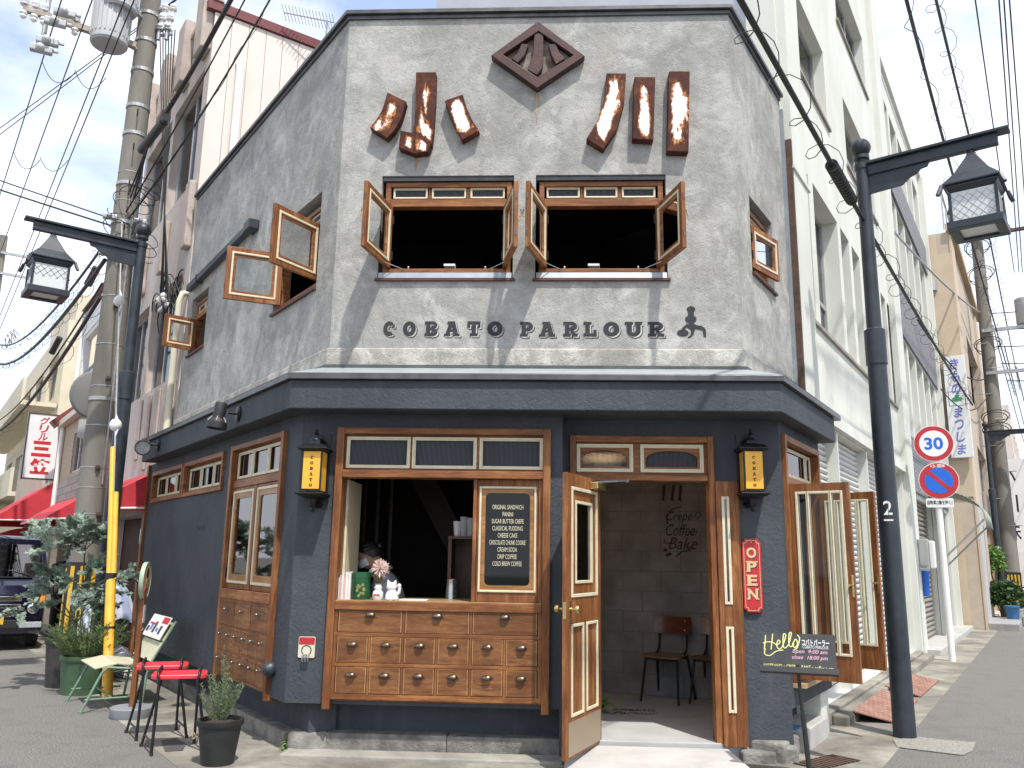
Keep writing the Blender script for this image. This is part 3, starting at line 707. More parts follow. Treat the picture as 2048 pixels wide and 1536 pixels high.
# plaster hood of rounded reveal edges is left to the wall; a flat-panel duct on the left wall
A_, C_ = LEFT.px(500, 455, .06), LEFT.px(378, 578, .06)
b = B(); d_ = V3((C_[0]-A_[0], 0, C_[1]-A_[1])); 
pts = [LEFT(A_[0], .06, A_[1]), LEFT(C_[0], .06, C_[1])]; ax = (pts[1]-pts[0]).normalized(); up_ = LEFT.N.cross(ax).normalized()
def obox(b, p0, p1, hx, nrm, t):
    """bar between two points, hx half width across, t thick along nrm"""
    p0, p1 = V3(p0), V3(p1); a = (p1-p0).normalized(); s = V3(nrm).cross(a).normalized()*hx; k = V3(nrm)*t
    v = [p0-s, p0+s, p1+s, p1-s]; return b.add([x-k for x in v]+[x+k for x in v], [(0, 1, 2, 3), (4, 7, 6, 5), (0, 4, 5, 1), (1, 5, 6, 2), (2, 6, 7, 3), (3, 7, 4, 0)])
obox(b, pts[0], pts[1], .045, LEFT.N, .04); duct = ob('pipe_cover', b, M('lamp_paint'), CAFE, bevel=.012)
b = B(); obox(b, pts[0]-ax*.14, pts[0]+ax*.06, .06, LEFT.N, .06); ob('end_cap', b, M('lamp_paint'), duct, bevel=.012)
b = B(); m_ = pts[0].lerp(pts[1], .8); obox(b, m_, m_+ax*.03, .052, LEFT.N, .047); ob('bracket', b, M('matt_black'), duct)

# ---------------------------------------------------------------- service window and drawers on the front
NS = NF+.045
zc0, zc1 = 1.085, 1.155      # counter
b = B(); b.box(FRONT, SU0, SU0+.062, NF-.13, NS, .335, 2.55); ob('post', b, M('wood_v'), CAFE, bevel=.004)
b = B(); b.box(FRONT, SU1-.062, SU1, NF-.13, NS, .335, 2.55); ob('post', b, M('wood_v'), CAFE, bevel=.004)
i0, i1 = SU0+.062, SU1-.062
b = B(); b.box(FRONT, i0, i1, NF-.13, NS-.003, 2.495, 2.548); ob('head_rail', b, M('wood_h'), CAFE, bevel=.004)
b = B(); b.box(FRONT, i0, i1, NF-.10, NS+.012, 2.135, 2.195); ob('transom_rail', b, M('wood_h'), CAFE, bevel=.005)
b = B(); b.wall(FRONT, i0, i1, 2.195, 2.495, [], NF-.06, NF-.01) if False else None
b = B(); PX3 = [(695, 818.6), (826, 952), (960, 1085.5)]
hol = []
for a, c in PX3:
    ua, za = fpx(a, 875.5, NF); uc, zc = fpx(c, 934, NF); hol.append((ua+.014, uc-.014, 2.232, 2.462))
b.wall(FRONT, i0, i1, 2.195, 2.495, hol, NF-.06, NF-.012); tl = ob('top_light', b, M('wood_h'), CAFE)
for h in hol:
    moulding(FRONT, h[0]-.016, h[1]+.016, h[2]-.016, h[3]+.016, NF-.01, tl); pane(FRONT, h[0], h[1], h[2], h[3], NF-.03, tl, 'glass_ribbed')
b = B(); b.box(FRONT, i0, i1, NF-.35, NS+.008, zc0, zc1); ob('counter', b, M('wood_h'), CAFE, bevel=.006)
b = B(); b.box(FRONT, i0+.004, i1-.004, NF-.6, NS+.004, zc1+.0005, zc1+.006); ob('counter_top', b, M('wood_light'), CAFE)
# sliding sash holding the painted menu
su0 = fpx(945, 1080, NF)[0]; su1 = i1-.012
b = B(); b.box(FRONT, su0, su0+.03, NF-.06, NF+.012, zc1+.006, 2.135); ob('slide_post', b, M('wood_v'), CAFE, bevel=.003); b = B(); b.box(FRONT, su1-.02, su1+.012, NF-.06, NF+.012, zc1+.006, 2.135); ob('slide_post', b, M('wood_v'), CAFE, bevel=.003)
s0, s1, t0, t1 = su0+.032, su1-.022, zc1+.008, 2.133
b = B(); b.frame(FRONT, s0, s1, t0, t1, .016, NF-.05, NF-.006, wt=.055, wb=.075); sl = ob('sliding_sash', b, M('wood_v'), CAFE, bevel=.003)
g0, g1, h0, h1 = s0+.016, s1-.016, t0+.075, t1-.055
q = B(); q.frame(FRONT, g0, g1, h0, h1, .018, NF-.03, NF+.004); ob('moulding', q, M('cream'), sl, bevel=.004)
g0, g1, h0, h1 = g0+.018, g1-.018, h0+.018, h1-.018
gi = (g0+.034, g1-.034, h0+.036, h1-.036)
q = B(); q.ring(FRONT, rect(g0, g1, h0, h1), rrect(*gi, .035), NF-.03, NF-.008); ob('inner_frame', q, M('wood_honey'), sl)
q = B(); q.poly(FRONT, rrect(gi[0]-.01, gi[1]+.01, gi[2]-.01, gi[3]+.01, .03), NF-.026, NF-.020); ob('pane', q, M('glass_tint'), sl)
menu = ['ORIGINAL SANDWICH', 'PANINI', 'SUGAR BUTTER CREPE', 'CLASSICAL PUDDING', 'CHEESE CAKE', 'CHOCOLATE CHUNK COOKIE', 'CREAM SODA', 'DRIP COFFEE', 'COLD BREW COFFEE']
mw = [62, 21, 64, 61, 39, 72, 39, 38, 58]
gu = (gi[0]+gi[1])/2
for i, (t_, w_) in enumerate(zip(menu, mw)):
    zz = fpx(1020, 1014.3+14.15*i, NF-.018)[1]
    text(t_, .045, FRONT, gu, zz, NF-.0185, M('cream'), sl, width=w_/247*1.0, height=.036, bold=.0, depth=.001)
# drawers
b = B(); b.box(FRONT, i0, i1, NF+.002, NF+.02, .40, zc0-.002); ob('drawer_back', b, M('wood_h'), CAFE)
zr = [fpx(880, y, NF+.03)[1] for y in (1216.5, 1268, 1276.5, 1329, 1337.5, 1391)]
for d, e in ((zr[0]+.005, zc0-.001), (zr[2]+.002, zr[1]-.002), (zr[4]+.002, zr[3]-.002), (zr[5]-.045, zr[5]-.003)): b = B(); b.box(FRONT, i0, i1, NF+.02, NF+.039, d, e); ob('drawer_rail', b, M('wood_h'), CAFE, bevel=.003)
e0, e1 = i0+.022, i1-.022; cw = (e1-e0)/6
DH = None
def cup_pull(fr, u, z, n, parent, s=1.0):
    global DH
    q = B(); k = 8; pr_ = []
    for i in range(k+1):
        t = math.pi*i/k; x = -.040*s*math.cos(t)
        for j in range(5):
            a = R_(90*j/4); pr_.append(fr(u+x*(.86+.14*math.cos(a)), n+.002+.030*s*math.sin(a)**.8*math.sin(t)**.5, z-.008+.034*s*math.cos(a)*math.sin(t)**.4))
    q.add(pr_, [(i*5+j, i*5+j+1, i*5+j+6, i*5+j+5) for i in range(k) for j in range(4)])
    q.box(fr, u-.052*s, u-.036*s, n, n+.004, z-.010*s, z+.006*s); q.box(fr, u+.036*s, u+.052*s, n, n+.004, z-.010*s, z+.006*s)
    o = ob('cup_pull', q, M('bronze'), parent, smooth=60); md = o.modifiers.new('t', 'SOLIDIFY'); md.thickness = .003
    return o
def drawer(fr, u0, u1, z0, z1, n, parent, knob=False, edge=True):
    q = B(); q.box(fr, u0, u1, n, n+.020, z0, z1); o = ob('drawer_front', q, M('wood_drawer'), parent, bevel=.004)
    if edge:
        q = B(); q.frame(fr, u0+.006, u1-.006, z0+.006, z1-.006, .004, n+.019, n+.0215); ob('edge_bead', q, M('wood_light'), o)
    um, zm = (u0+u1)/2, z0+(z1-z0)*.68
    if knob:
        q = B(); q.lathe(fr(um, n+.02, zm), [(.016, 0), (.016, .003), (.006, .006), (.007, .018), (.015, .024), (.013, .032), (0, .035)], 12, axis=fr.N); ob('knob', q, M('knob_grey') if 'knob_grey' in MAT else simple('knob_grey', (.20, .195, .19), (.12, .115, .11), 20, .4, 60, .05, metal=.7), o, smooth=50)
    else: cup_pull(fr, um, zm, n+.020, o)
    return o
def vbars(fr, us, w, n0, n1, z0, z1):
    q = B()
    for u in us: q.box(fr, u-w, u+w, n0, n1, z0, z1)
    return q
for i in range(3): drawer(FRONT, e0+2*cw*i+.011, e0+2*cw*(i+1)-.011, zr[1], zr[0], NF+.02, CAFE)
for r in (1, 2):
    for i in range(6): drawer(FRONT, e0+cw*i+.010, e0+cw*(i+1)-.010, zr[2*r+1], zr[2*r], NF+.02, CAFE)
dv = [(e0+2*cw*i-.009, e0+2*cw*i+.009, zr[1]-.002, zr[0]+.004) for i in (1, 2)]+[(e0+cw*i-.0085, e0+cw*i+.0085, zr[2*r+1]-.003, zr[2*r]+.002) for r in (1, 2) for i in range(1, 6)]+[(i0+.001, i0+.028, zr[5]-.003, zr[0]+.005), (i1-.028, i1-.001, zr[5]-.003, zr[0]+.005)]
for a, c, d, e in dv: q = B(); q.box(FRONT, a, c, NF+.02, NF+.0368, d, e); ob('drawer_divider', q, M('wood_v'), CAFE, bevel=.002)

# ---------------------------------------------------------------- the same unit on the left wall
ls0, ls1 = lw0+.33, lw0+1.79; LN = NL+.04
for a, c in ((ls0, ls0+.06), (ls1-.06, ls1)):
    b = B(); b.box(LEFT, a, c, NL-.12, LN, .335, 2.56); ob('post', b, M('wood_v'), CAFE, bevel=.004)
j0, j1 = ls0+.06, ls1-.06
b = B(); b.box(LEFT, j0, j1, NL-.12, LN-.003, 2.51, 2.558); ob('head_rail', b, M('wood_h'), CAFE, bevel=.004)
b = B(); b.box(LEFT, j0, j1, NL-.10, NL+.006, 2.14, 2.215); ob('transom_rail', b, M('wood_h'), CAFE, bevel=.004)
pw = (j1-j0-.04)/3; hol = [(j0+.02+pw*i+.022, j0+.02+pw*(i+1)-.022, 2.245, 2.475) for i in range(3)]
b = B(); b.wall(LEFT, j0, j1, 2.215, 2.51, hol, NL-.08, NL-.03); tl = ob('top_light', b, M('wood_h'), CAFE)
for h in hol: moulding(LEFT, h[0]-.016, h[1]+.016, h[2]-.016, h[3]+.016, NL-.028, tl); pane(LEFT, h[0], h[1], h[2], h[3], NL-.045, tl, 'glass_sky')
um = (j0+j1)/2
for a, c in ((j0+.004, um-.022), (um+.022, j1-.004)):
    q = B(); q.frame(LEFT, a, c, 1.185, 2.138, .03, NL-.05, NL-.005, wb=.05); dl = ob('casement_sash', q, M('wood_v'), CAFE, bevel=.003)
    q = B(); q.frame(LEFT, a+.03, c-.03, 1.235, 2.108, .024, NL-.03, NL+.006); ob('moulding', q, M('cream'), dl, bevel=.004)
    q = B(); g = (a+.054, c-.054, 1.259, 2.084); q.ring(LEFT, rect(*g), rrect(g[0]+.045, g[1]-.045, g[2]+.06, g[3]-.05, .035), NL-.03, NL-.006); ob('inner_frame', q, M('wood_honey'), dl)
    pane(LEFT, g[0]+.03, g[1]-.03, g[2]+.04, g[3]-.03, NL-.018, dl, 'glass_sky')
    for zz in (1.33, 2.02): q = B(); q.box(LEFT, (c if a > um else a)-.012, (c if a > um else a)+.012, NL+.002, NL+.012, zz-.045, zz+.045); ob('hinge', q, M('black_metal'), dl)
b = B(); b.box(LEFT, um-.02, um+.02, NL-.06, NL+.002, 1.185, 2.14); ob('mullion', b, M('wood_v'), CAFE, bevel=.003)
b = B(); b.box(LEFT, j0, j1, NL-.12, LN+.01, 1.095, 1.183); ob('ledge', b, M('wood_h'), CAFE, bevel=.005)
b = B(); b.box(LEFT, j0, j1, NL+.002, NL+.018, .40, 1.095); ob('drawer_back', b, M('wood_dark'), CAFE)
zq = [1.065, .855, .835, .635, .615, .425]
for i in range(3): drawer(LEFT, j0+(j1-j0)/3*i+.010, j0+(j1-j0)/3*(i+1)-.010, zq[1], zq[0], NL+.018, CAFE, True, False)
for r in (1, 2):
    for i in range(6): drawer(LEFT, j0+(j1-j0)/6*i+.008, j0+(j1-j0)/6*(i+1)-.008, zq[2*r+1], zq[2*r], NL+.018, CAFE, True, False)
for z in ((.40, .423), (.6155, .6345), (.8355, .8545), (1.066, 1.094)): q = B(); q.box(LEFT, j0, j1, NL+.018, NL+.034, *z); ob('drawer_rail', q, M('wood_h'), CAFE, bevel=.002)
# high windows further along
for u0, u1 in ((lw0+2.075, lw0+3.60), (lw0+3.64, lw0+5.14)):
    b = B(); b.frame(LEFT, u0, u1, 2.145, 2.545, .045, NL-.10, NL+.03, wt=.05, wb=.05); wf = ob('window_frame', b, M('wood_h'), CAFE, bevel=.004)
    pw = (u1-u0-.10)/3
    b = B(); hol = [(u0+.05+pw*i+.03, u0+.05+pw*(i+1)-.03, 2.235, 2.455) for i in range(3)]
    b.wall(LEFT, u0+.046, u1-.046, 2.196, 2.494, hol, NL-.08, NL-.05); ob('inner_frame', b, M('wood_h'), wf)
    for h in hol: moulding(LEFT, h[0]-.016, h[1]+.016, h[2]-.016, h[3]+.016, NL-.048, wf); pane(LEFT, h[0], h[1], h[2], h[3], NL-.06, wf, 'glass_sky')
text('COBATO', .09, LEFT, lw0+2.75, 1.78, NL+.001, M('navy_stucco'), CAFE, name='raised_lettering', width=-.30, height=.06, bold=.02, depth=.003)
b = B(); A0 = LEFT.px(546, 1338, NL)
b.lathe(LEFT(A0[0], NL, A0[1]), [(.06, 0), (.065, .01), (.065, .04), (.045, .075), (0, .085)], 20, axis=LEFT.N); ob('vent_hood', b, M('lamp_paint'), CAFE, smooth=40)

# ---------------------------------------------------------------- front door
b = B(); b.box(FRONT, DU0, DU0+.05, ND-.12, ND+.035, .12, 2.53); ob('door_post', b, M('wood_v'), CAFE, bevel=.004)
b = B(); b.box(FRONT, DU1-.05, DU1, ND-.12, ND+.035, .12, 2.53); ob('door_post', b, M('wood_v'), CAFE, bevel=.004)
b = B(); b.box(FRONT, DU0+.05, DU1-.05, ND-.12, ND+.032, 2.475, 2.528); ob('door_head', b, M('wood_h'), CAFE, bevel=.004)
b = B(); b.box(FRONT, DU0+.05, DU1-.05, ND-.12, ND+.02, 2.155, 2.205); ob('transom_rail', b, M('wood_h'), CAFE, bevel=.004)
hol = []
for a, c in ((1143.5, 1267), (1280.5, 1408)):
    ua = fpx(a, 912, ND)[0]; uc = fpx(c, 912, ND)[0]; hol.append((ua+.02, uc-.02, 2.245, 2.445))
hol[0] = (max(hol[0][0], DU0+.075), *hol[0][1:]); hol[1] = (hol[1][0], min(hol[1][1], DU1-.075), *hol[1][2:])
b = B(); b.wall(FRONT, DU0+.05, DU1-.05, 2.205, 2.475, hol, ND-.08, ND-.02); tl = ob('top_light', b, M('wood_h'), CAFE)
for h in hol:
    moulding(FRONT, h[0]-.018, h[1]+.018, h[2]-.018, h[3]+.018, ND-.018, tl, .02)
    u0, u1, z0, z1 = h; k = 12; um_ = (u0+u1)/2
    inn = [(u0+.03, z0+.03), (u1-.03, z0+.03), (u1-.03, z0+.10)]+[(um_+(u1-u0-.06)/2*math.cos(math.pi*i/k), z0+.10+.065*math.sin(math.pi*i/k)) for i in range(1, k)]+[(u0+.03, z0+.10)]
    n_ = len(inn); cen = (um_, (z0+z1)/2); outp = []
    for pu, pz in inn:
        outp.append((pu, pz))
    outp = [(u0, z0), (u1, z0), (u1, z0+.10)]+[(u1, z1) if i <= 3 else ((u0, z1) if i >= k-3 else (u1-(u1-u0)*(i-3)/(k-6), z1)) for i in range(1, k)]+[(u0, z0+.10)]
    q = B(); q.ring(FRONT, outp, inn, ND-.05, ND-.026); ob('arched_panel', q, M('wood_h'), tl)
    pane(FRONT, u0+.01, u1-.01, z0+.01, z1-.01, ND-.05, tl, 'glass_ribbed')
# swung-out main leaf
def door_leaf(p0, p1, z0, z1, parent, flip=False):
    fr, w = leaf(p0, p1, flip); t = .02; s = .085
    st = [(0, s), (w-s, w)]
    b = B(); b.box(fr, 0, s, -t, t, z0, z1); b.box(fr, w-s, w, -t, t, z0, z1)
    for a, c in ((z0, z0+.28), (z0+.93, z0+1.12), (z1-.10, z1)): b.box(fr, s, w-s, -t, t-.002, a, c)
    b.box(fr, w/2-.03, w/2+.03, -t, t-.002, z0+.28, z0+.93)
    o = ob('door_leaf', b, M('wood_v'), parent, bevel=.003)
    for a, c in ((s, w/2-.03), (w/2+.03, w-s)):
        for sd in (-1, 1):
            q = B(); x, y = sorted((sd*.010, sd*(t+.008))); q.frame(fr, a, c, z0+.28, z0+.93, .022, x, y); ob('moulding', q, M('cream'), o, bevel=.004)
        q = B(); q.box(fr, a+.02, c-.02, -.008, .008, z0+.30, z0+.91); ob('panel', q, M('wood_v'), o)
    for sd in (-1, 1):
        q = B(); x, y = sorted((sd*.010, sd*(t+.008))); q.frame(fr, s, w-s, z0+1.12, z1-.10, .026, x, y); ob('moulding', q, M('cream'), o, bevel=.004)
    q = B(); q.box(fr, s+.034, w-s-.034, -.012, .012, z0+1.154, z1-.134); 
    q = B(); q.frame(fr, s+.03, w-s-.03, z0+1.15, z1-.13, .075, -.012, .012); ob('inner_frame', q, M('wood_v'), o)
    q = B(); q.frame(fr, s+.10, w-s-.10, z0+1.22, z1-.20, .022, -.020, .020); ob('moulding', q, M('cream'), o, bevel=.003)
    pane(fr, s+.11, w-s-.11, z0+1.23, z1-.21, .003, o, 'glass_window')
    q = B()
    for sd in (-1, 1):
        a, c = sorted((sd*(t+.0005), sd*(t+.006))); q.box(fr, w-.075, w-.03, a, c, z0+.93, z0+1.10)
        q.lathe(fr(w-.052, sd*(t+.006), z0+1.04), [(.012, 0), (.010, .03), (.026, .04), (.030, .055), (.024, .068), (0, .074)], 16, axis=fr.N*sd)
    q.box(fr, w+.0005, w+.003, -.012, .012, z0+.97, z0+1.09); ob('door_knob', q, M('brass'), o, smooth=40)
    for sd in (-1, 1):
        q = B(); a, c = sorted((sd*(t+.0005), sd*(t+.003))); q.box(fr, .03, w-.03, a, c, z0+.02, z0+.25); ob('kick_plate', q, M('brass_plate'), o)
    q = B()
    sd = -1 if flip else 1
    return o, fr, w
simple('brass_plate', (.34, .27, .18), (.30, .235, .155), 2, .38, 60, .0, metal=.25, rvar=.04)
mleaf, mfr, mw_ = door_leaf((.377, 7.05), (.092, 6.355), .105, 2.15, CAFE, False)
b = B()
b.box(mfr, .05, .26, .02 if mfr.N.x > 0 else -.09, .09 if mfr.N.x > 0 else -.02, 2.06, 2.12); ob('door_closer', b, M('brass'), mleaf, bevel=.008)
cp = mfr(.16, (.055 if mfr.N.x > 0 else -.055), 2.125); b = B(); b.tube([cp, cp+V3((.16, .02, .012)), V3((.62, 7.03, 2.15))], .009, 6); b.ball((.62, 7.03, 2.15), .014, 8, 6); ob('closer_arm', b, M('galv'), mleaf, smooth=40)
text('COBATO', .05, Fr(mfr(0, 0, 0), -mfr.U, mfr.N), -.37, 1.62, .0045 if True else 0, M('wall_paint'), mleaf, width=.12, height=.025, depth=.0006)
# fixed side panel to the left of the leaf
b = B(); b.frame(FRONT, DU0+.05, .372, .12, 2.155, .05, ND-.06, ND-.02, wb=.28); sp = ob('side_panel', b, M('wood_v'), CAFE, bevel=.003)
pane(FRONT, DU0+.09, .33, .38, 2.12, ND-.04, sp, 'glass_tint')
# narrow leaf folded flat against the wall on the right
n0 = ND+.015; x0, x1 = 1.338, 1.497
b = B(); b.box(FRONT, x0, x0+.045, n0, n0+.038, .10, 2.155); b.box(FRONT, x1-.055, x1, n0, n0+.038, .10, 2.155)
for a, c in ((.10, .35), (1.00, 1.17), (2.03, 2.153)): b.box(FRONT, x0+.045, x1-.055, n0, n0+.036, a, c)
nl = ob('narrow_door_leaf', b, M('wood_v'), CAFE, bevel=.003)
for a, c, m_ in ((.35, 1.00, 'wood_v'), (1.17, 2.03, 'glass_window')):
    q = B(); q.frame(FRONT, x0+.043, x1-.053, a, c, .022, n0+.02, n0+.046); ob('moulding', q, M('cream'), nl, bevel=.004)
    pane(FRONT, x0+.06, x1-.07, a+.015, c-.015, n0+.025, nl, m_)
b = B(); b.box(FRONT, x1+.001, x1+.018, n0-.01, n0+.030, .10, 2.15); ob('leaf_edge_strip', b, M('wood_v'), CAFE, bevel=.003); b = B(); b.box(FRONT, x1+.019, x1+.033, n0-.01, n0+.018, .10, 2.14); ob('leaf_edge_strip', b, M('wood_v'), CAFE, bevel=.003)

# porch: floor, step ramp
b = B(); b.flat([(.0, 7.0), (1.30, 7.0), (1.33, 7.02), (1.88, 7.1), (1.9, 9.6), (.0, 9.9)], .0, .125); ob('porch_floor', b, M('porch_floor'), CAFE, bevel=.006)
b = B(); b.add([(.10, 6.97, .095), (1.36, 6.97, .095), (1.50, 6.1, .02), (.10, 6.1, .02), (.10, 6.97, -.02), (1.36, 6.97, -.02), (1.50, 6.1, -.02), (.10, 6.1, -.02)], [(0, 1, 2, 3), (4, 7, 6, 5), (0, 4, 5, 1), (1, 5, 6, 2), (2, 6, 7, 3), (3, 7, 4, 0)])
struct('entrance_ramp', b, M('concrete_pale'), bevel=.006)
b = B(); b.box(FRONT, .085, 1.345, -.085, -.02, -.02, .075); ob('step_riser', b, M('concrete_pale'), CAFE, bevel=.004)

# ---------------------------------------------------------------- interior behind the openings
bw0, bw1 = at_z(1202, 1384, .125), at_z(1428, 1400, .125)
du = V3((bw1.x-bw0.x, bw1.y-bw0.y, 0)).normalized(); BW = Fr((bw0.x, bw0.y, .125), du, V3((du.y, -du.x, 0)))
b = B(); b.box(BW, -.8, 1.9, -.25, -.004, 0, 2.6); bwall = ob('back_wall', b, M('block_mortar') if 'block_mortar' in MAT else simple('block_mortar', (.18, .18, .178), (.13, .13, .128), 5, .95, 40, .5, .006), CAFE)
proto = {}
for r in range(12):
    off = 0 if r % 2 == 0 else -.21
    for c in range(7):
        u = -.8+.42*c+off; uu0, uu1 = max(u, -.8)+.005, min(u+.42, 1.9)-.005
        if uu1-uu0 < .05: continue
        q = B(); q.box(BW, uu0, uu1, -.004, random.uniform(0, .003), .212*r+.0025, .212*(r+1)-.0025); ob('block', q, M('block_wall'), bwall, bevel=.002)
b = B(); b.box(WORLD, .0, .06, 7.3, 10.2, .12, 2.7); b.box(WORLD, 1.86, 1.92, 7.3, 9.0, .12, 2.66); ob('partition', b, M('block_wall'), CAFE)
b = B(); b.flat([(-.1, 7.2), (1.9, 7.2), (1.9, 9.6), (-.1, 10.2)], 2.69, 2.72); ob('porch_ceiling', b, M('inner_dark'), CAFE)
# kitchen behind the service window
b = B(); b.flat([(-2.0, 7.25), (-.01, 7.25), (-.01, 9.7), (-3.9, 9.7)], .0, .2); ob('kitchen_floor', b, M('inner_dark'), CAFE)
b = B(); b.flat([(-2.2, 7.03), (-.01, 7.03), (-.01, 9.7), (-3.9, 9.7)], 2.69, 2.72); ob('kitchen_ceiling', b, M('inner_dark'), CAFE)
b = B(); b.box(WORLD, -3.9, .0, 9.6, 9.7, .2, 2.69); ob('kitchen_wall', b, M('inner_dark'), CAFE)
for k in range(4):
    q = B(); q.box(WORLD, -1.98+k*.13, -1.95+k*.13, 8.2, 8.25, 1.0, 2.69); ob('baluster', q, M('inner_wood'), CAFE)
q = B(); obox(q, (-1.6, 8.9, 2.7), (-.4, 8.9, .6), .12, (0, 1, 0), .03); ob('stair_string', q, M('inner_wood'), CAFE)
q = B(); q.box(FRONT, i0+.001, i0+.02, NF-.6, NF-.131, zc1, 2.13); ob('reveal_board', q, M('cream'), CAFE)
# upper room
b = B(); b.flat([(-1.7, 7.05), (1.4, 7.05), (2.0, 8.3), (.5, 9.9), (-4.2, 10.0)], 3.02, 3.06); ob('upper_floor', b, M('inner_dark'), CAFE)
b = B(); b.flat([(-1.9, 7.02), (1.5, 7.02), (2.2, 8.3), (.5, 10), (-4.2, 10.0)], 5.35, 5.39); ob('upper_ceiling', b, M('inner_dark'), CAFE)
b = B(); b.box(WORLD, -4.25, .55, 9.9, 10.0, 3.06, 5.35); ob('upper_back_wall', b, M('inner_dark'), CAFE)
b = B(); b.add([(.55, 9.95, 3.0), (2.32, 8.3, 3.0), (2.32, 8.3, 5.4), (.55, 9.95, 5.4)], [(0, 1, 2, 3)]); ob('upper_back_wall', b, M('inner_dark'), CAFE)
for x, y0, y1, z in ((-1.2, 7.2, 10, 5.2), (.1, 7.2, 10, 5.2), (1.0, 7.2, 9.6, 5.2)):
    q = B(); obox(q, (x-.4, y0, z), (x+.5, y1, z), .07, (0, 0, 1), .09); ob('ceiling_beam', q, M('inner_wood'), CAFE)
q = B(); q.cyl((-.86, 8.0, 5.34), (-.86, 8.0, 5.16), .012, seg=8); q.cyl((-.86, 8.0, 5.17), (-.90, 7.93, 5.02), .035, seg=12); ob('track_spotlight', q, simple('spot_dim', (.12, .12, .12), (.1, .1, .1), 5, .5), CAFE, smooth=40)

# ================================================================== buildings along both streets
def window(parent, fr, u0, u1, z0, z1, n, frame='aluminium', cols=1, rails=(), back='curtain', w=.05, glass='glass_sky', rec=.12):
    b = B(); b.frame(fr, u0, u1, z0, z1, w, n-rec-.06, n-rec)
    for r in rails: b.box(fr, u0+w, u1-w, n-rec-.055, n-rec-.005, r-.03, r+.03)
    zs = [z0+w]+[v for r in rails for v in (r-.03, r+.03)]+[z1-w]
    us = [u0+w+(u1-u0-2*w)*i/cols for i in range(cols+1)]
    for i in range(1, cols):
        for j in range(0, len(zs), 2): b.box(fr, us[i]-.022, us[i]+.022, n-rec-.055, n-rec-.006, zs[j], zs[j+1])
    o = ob('window', b, M(frame), parent)
    for i in range(cols):
        for j in range(0, len(zs), 2):
            pane(fr, us[i]+(.022 if i else 0), us[i+1]-(.022 if i < cols-1 else 0), zs[j], zs[j+1], n-rec-.03, o, glass)
    q = B(); q.quad(fr(u0, n-rec-.12, z0), fr(u1, n-rec-.12, z0), fr(u1, n-rec-.12, z1), fr(u0, n-rec-.12, z1)); ob('backing', q, M(back), o)
    return o
def shell(rt, fr, u0, u1, z0, z1, n, depth, holes, mat, side=None, name='wall', th=.3):
    b = B(); b.wall(fr, u0, u1, z0, z1, holes, n-th, n); w_ = ob(name, b, M(mat), rt)
    b = B(); s = side or mat
    b.quad(fr(u0, n-th, z0), fr(u0, n-depth, z0), fr(u0, n-depth, z1), fr(u0, n-th, z1)); b.quad(fr(u1, n-th, z0), fr(u1, n-depth, z0), fr(u1, n-depth, z1), fr(u1, n-th, z1))
    b.quad(fr(u0, n-depth, z0), fr(u1, n-depth, z0), fr(u1, n-depth, z1), fr(u0, n-depth, z1)); ob('side_wall', b, M(s), rt)
    b = B(); b.quad(fr(u0, n-.01, z1-.01), fr(u1, n-.01, z1-.01), fr(u1, n-depth, z1-.01), fr(u0, n-depth, z1-.01)); ob('roof', b, M('concrete'), rt)
    return w_

# ---- white building on the right, its shutters down
WB = root('office_building', 'white four storey building with closed roller shutters right beside the corner shop', 'building', RIGHT(1.75, 0, 0))
w0, w1 = 1.752, 9.6
h2 = [(2.62, 2.96), (3.20, 4.62), (4.82, 5.42), (5.62, 6.22), (6.50, 7.90), (8.12, 8.62), (8.78, 9.22)]
h3 = [(2.72, 4.42), (5.75, 8.25)]; h4 = [(2.72, 4.42), (5.72, 8.28)]
SH = [(1.93, 3.60), (3.68, 5.54), (5.62, 8.93)]
holes = [(a, c, 4.22, 6.06) for a, c in h2]+[(a, c, 7.38, 8.52) for a, c in h3]+[(a, c, 9.82, 10.98) for a, c in h4]+[(a, c, .13, 3.03) for a, c in SH]
b = B(); b.wall(RIGHT, w0, w1, 0, 13.2, holes, -.32, 0); ob('wall', b, M('white_wall'), WB)
A_ = RIGHT(w0, -.02, 0); D_ = V3((-2.0, 12.4, 0)); E_ = RIGHT(w1, -7.5, 0)
b = B(); b.quad(A_, D_, D_+V3((0, 0, 13.2)), A_+V3((0, 0, 13.2))); b.quad(D_, E_, E_+V3((0, 0, 13.2)), D_+V3((0, 0, 13.2))); ob('side_wall', b, M('grey_wall'), WB)
b = B(); b.flat([tuple(A_)[:2], tuple(RIGHT(w1, -.02, 0))[:2], tuple(E_)[:2], tuple(D_)[:2]], 13.15, 13.19); ob('roof', b, M('concrete'), WB)
for a, c in h2: window(WB, RIGHT, a, c, 4.22, 6.06, 0, cols=2 if c-a > 1 else 1, rails=(4.84,), rec=.2)
for a, c in h3: window(WB, RIGHT, a, c, 7.38, 8.52, 0, cols=2 if c-a < 2 else 3, rec=.14)
for a, c in h4: window(WB, RIGHT, a, c, 9.82, 10.98, 0, cols=2 if c-a < 2 else 3, rec=.14)
for hs, z in ((h2, 4.22), (h3, 7.38), (h4, 9.82)):
    q = B(); q.box(RIGHT, hs[0][0]-.08, hs[-1][1]+.08 if hs is h2 else hs[0][1]+.08, .0005, .035, z-.05, z-.008); ob('sill', q, M('concrete'), WB)
    if hs is not h2: q = B(); q.box(RIGHT, hs[1][0]-.08, hs[1][1]+.08, .0005, .035, z-.05, z-.008); ob('sill', q, M('concrete'), WB)
q = B(); q.box(RIGHT, w0+.01, 2.5, .0, .12, 5.62, 5.66); q.box(RIGHT, w0, w1, .001, .07, 3.06, 3.20); ob('string_course', q, M('white_wall'), WB)
q = B(); q.box(RIGHT, 1.80, 2.42, .0, .10, 3.2, 13.2); ob('pilaster', q, M('white_wall'), WB)
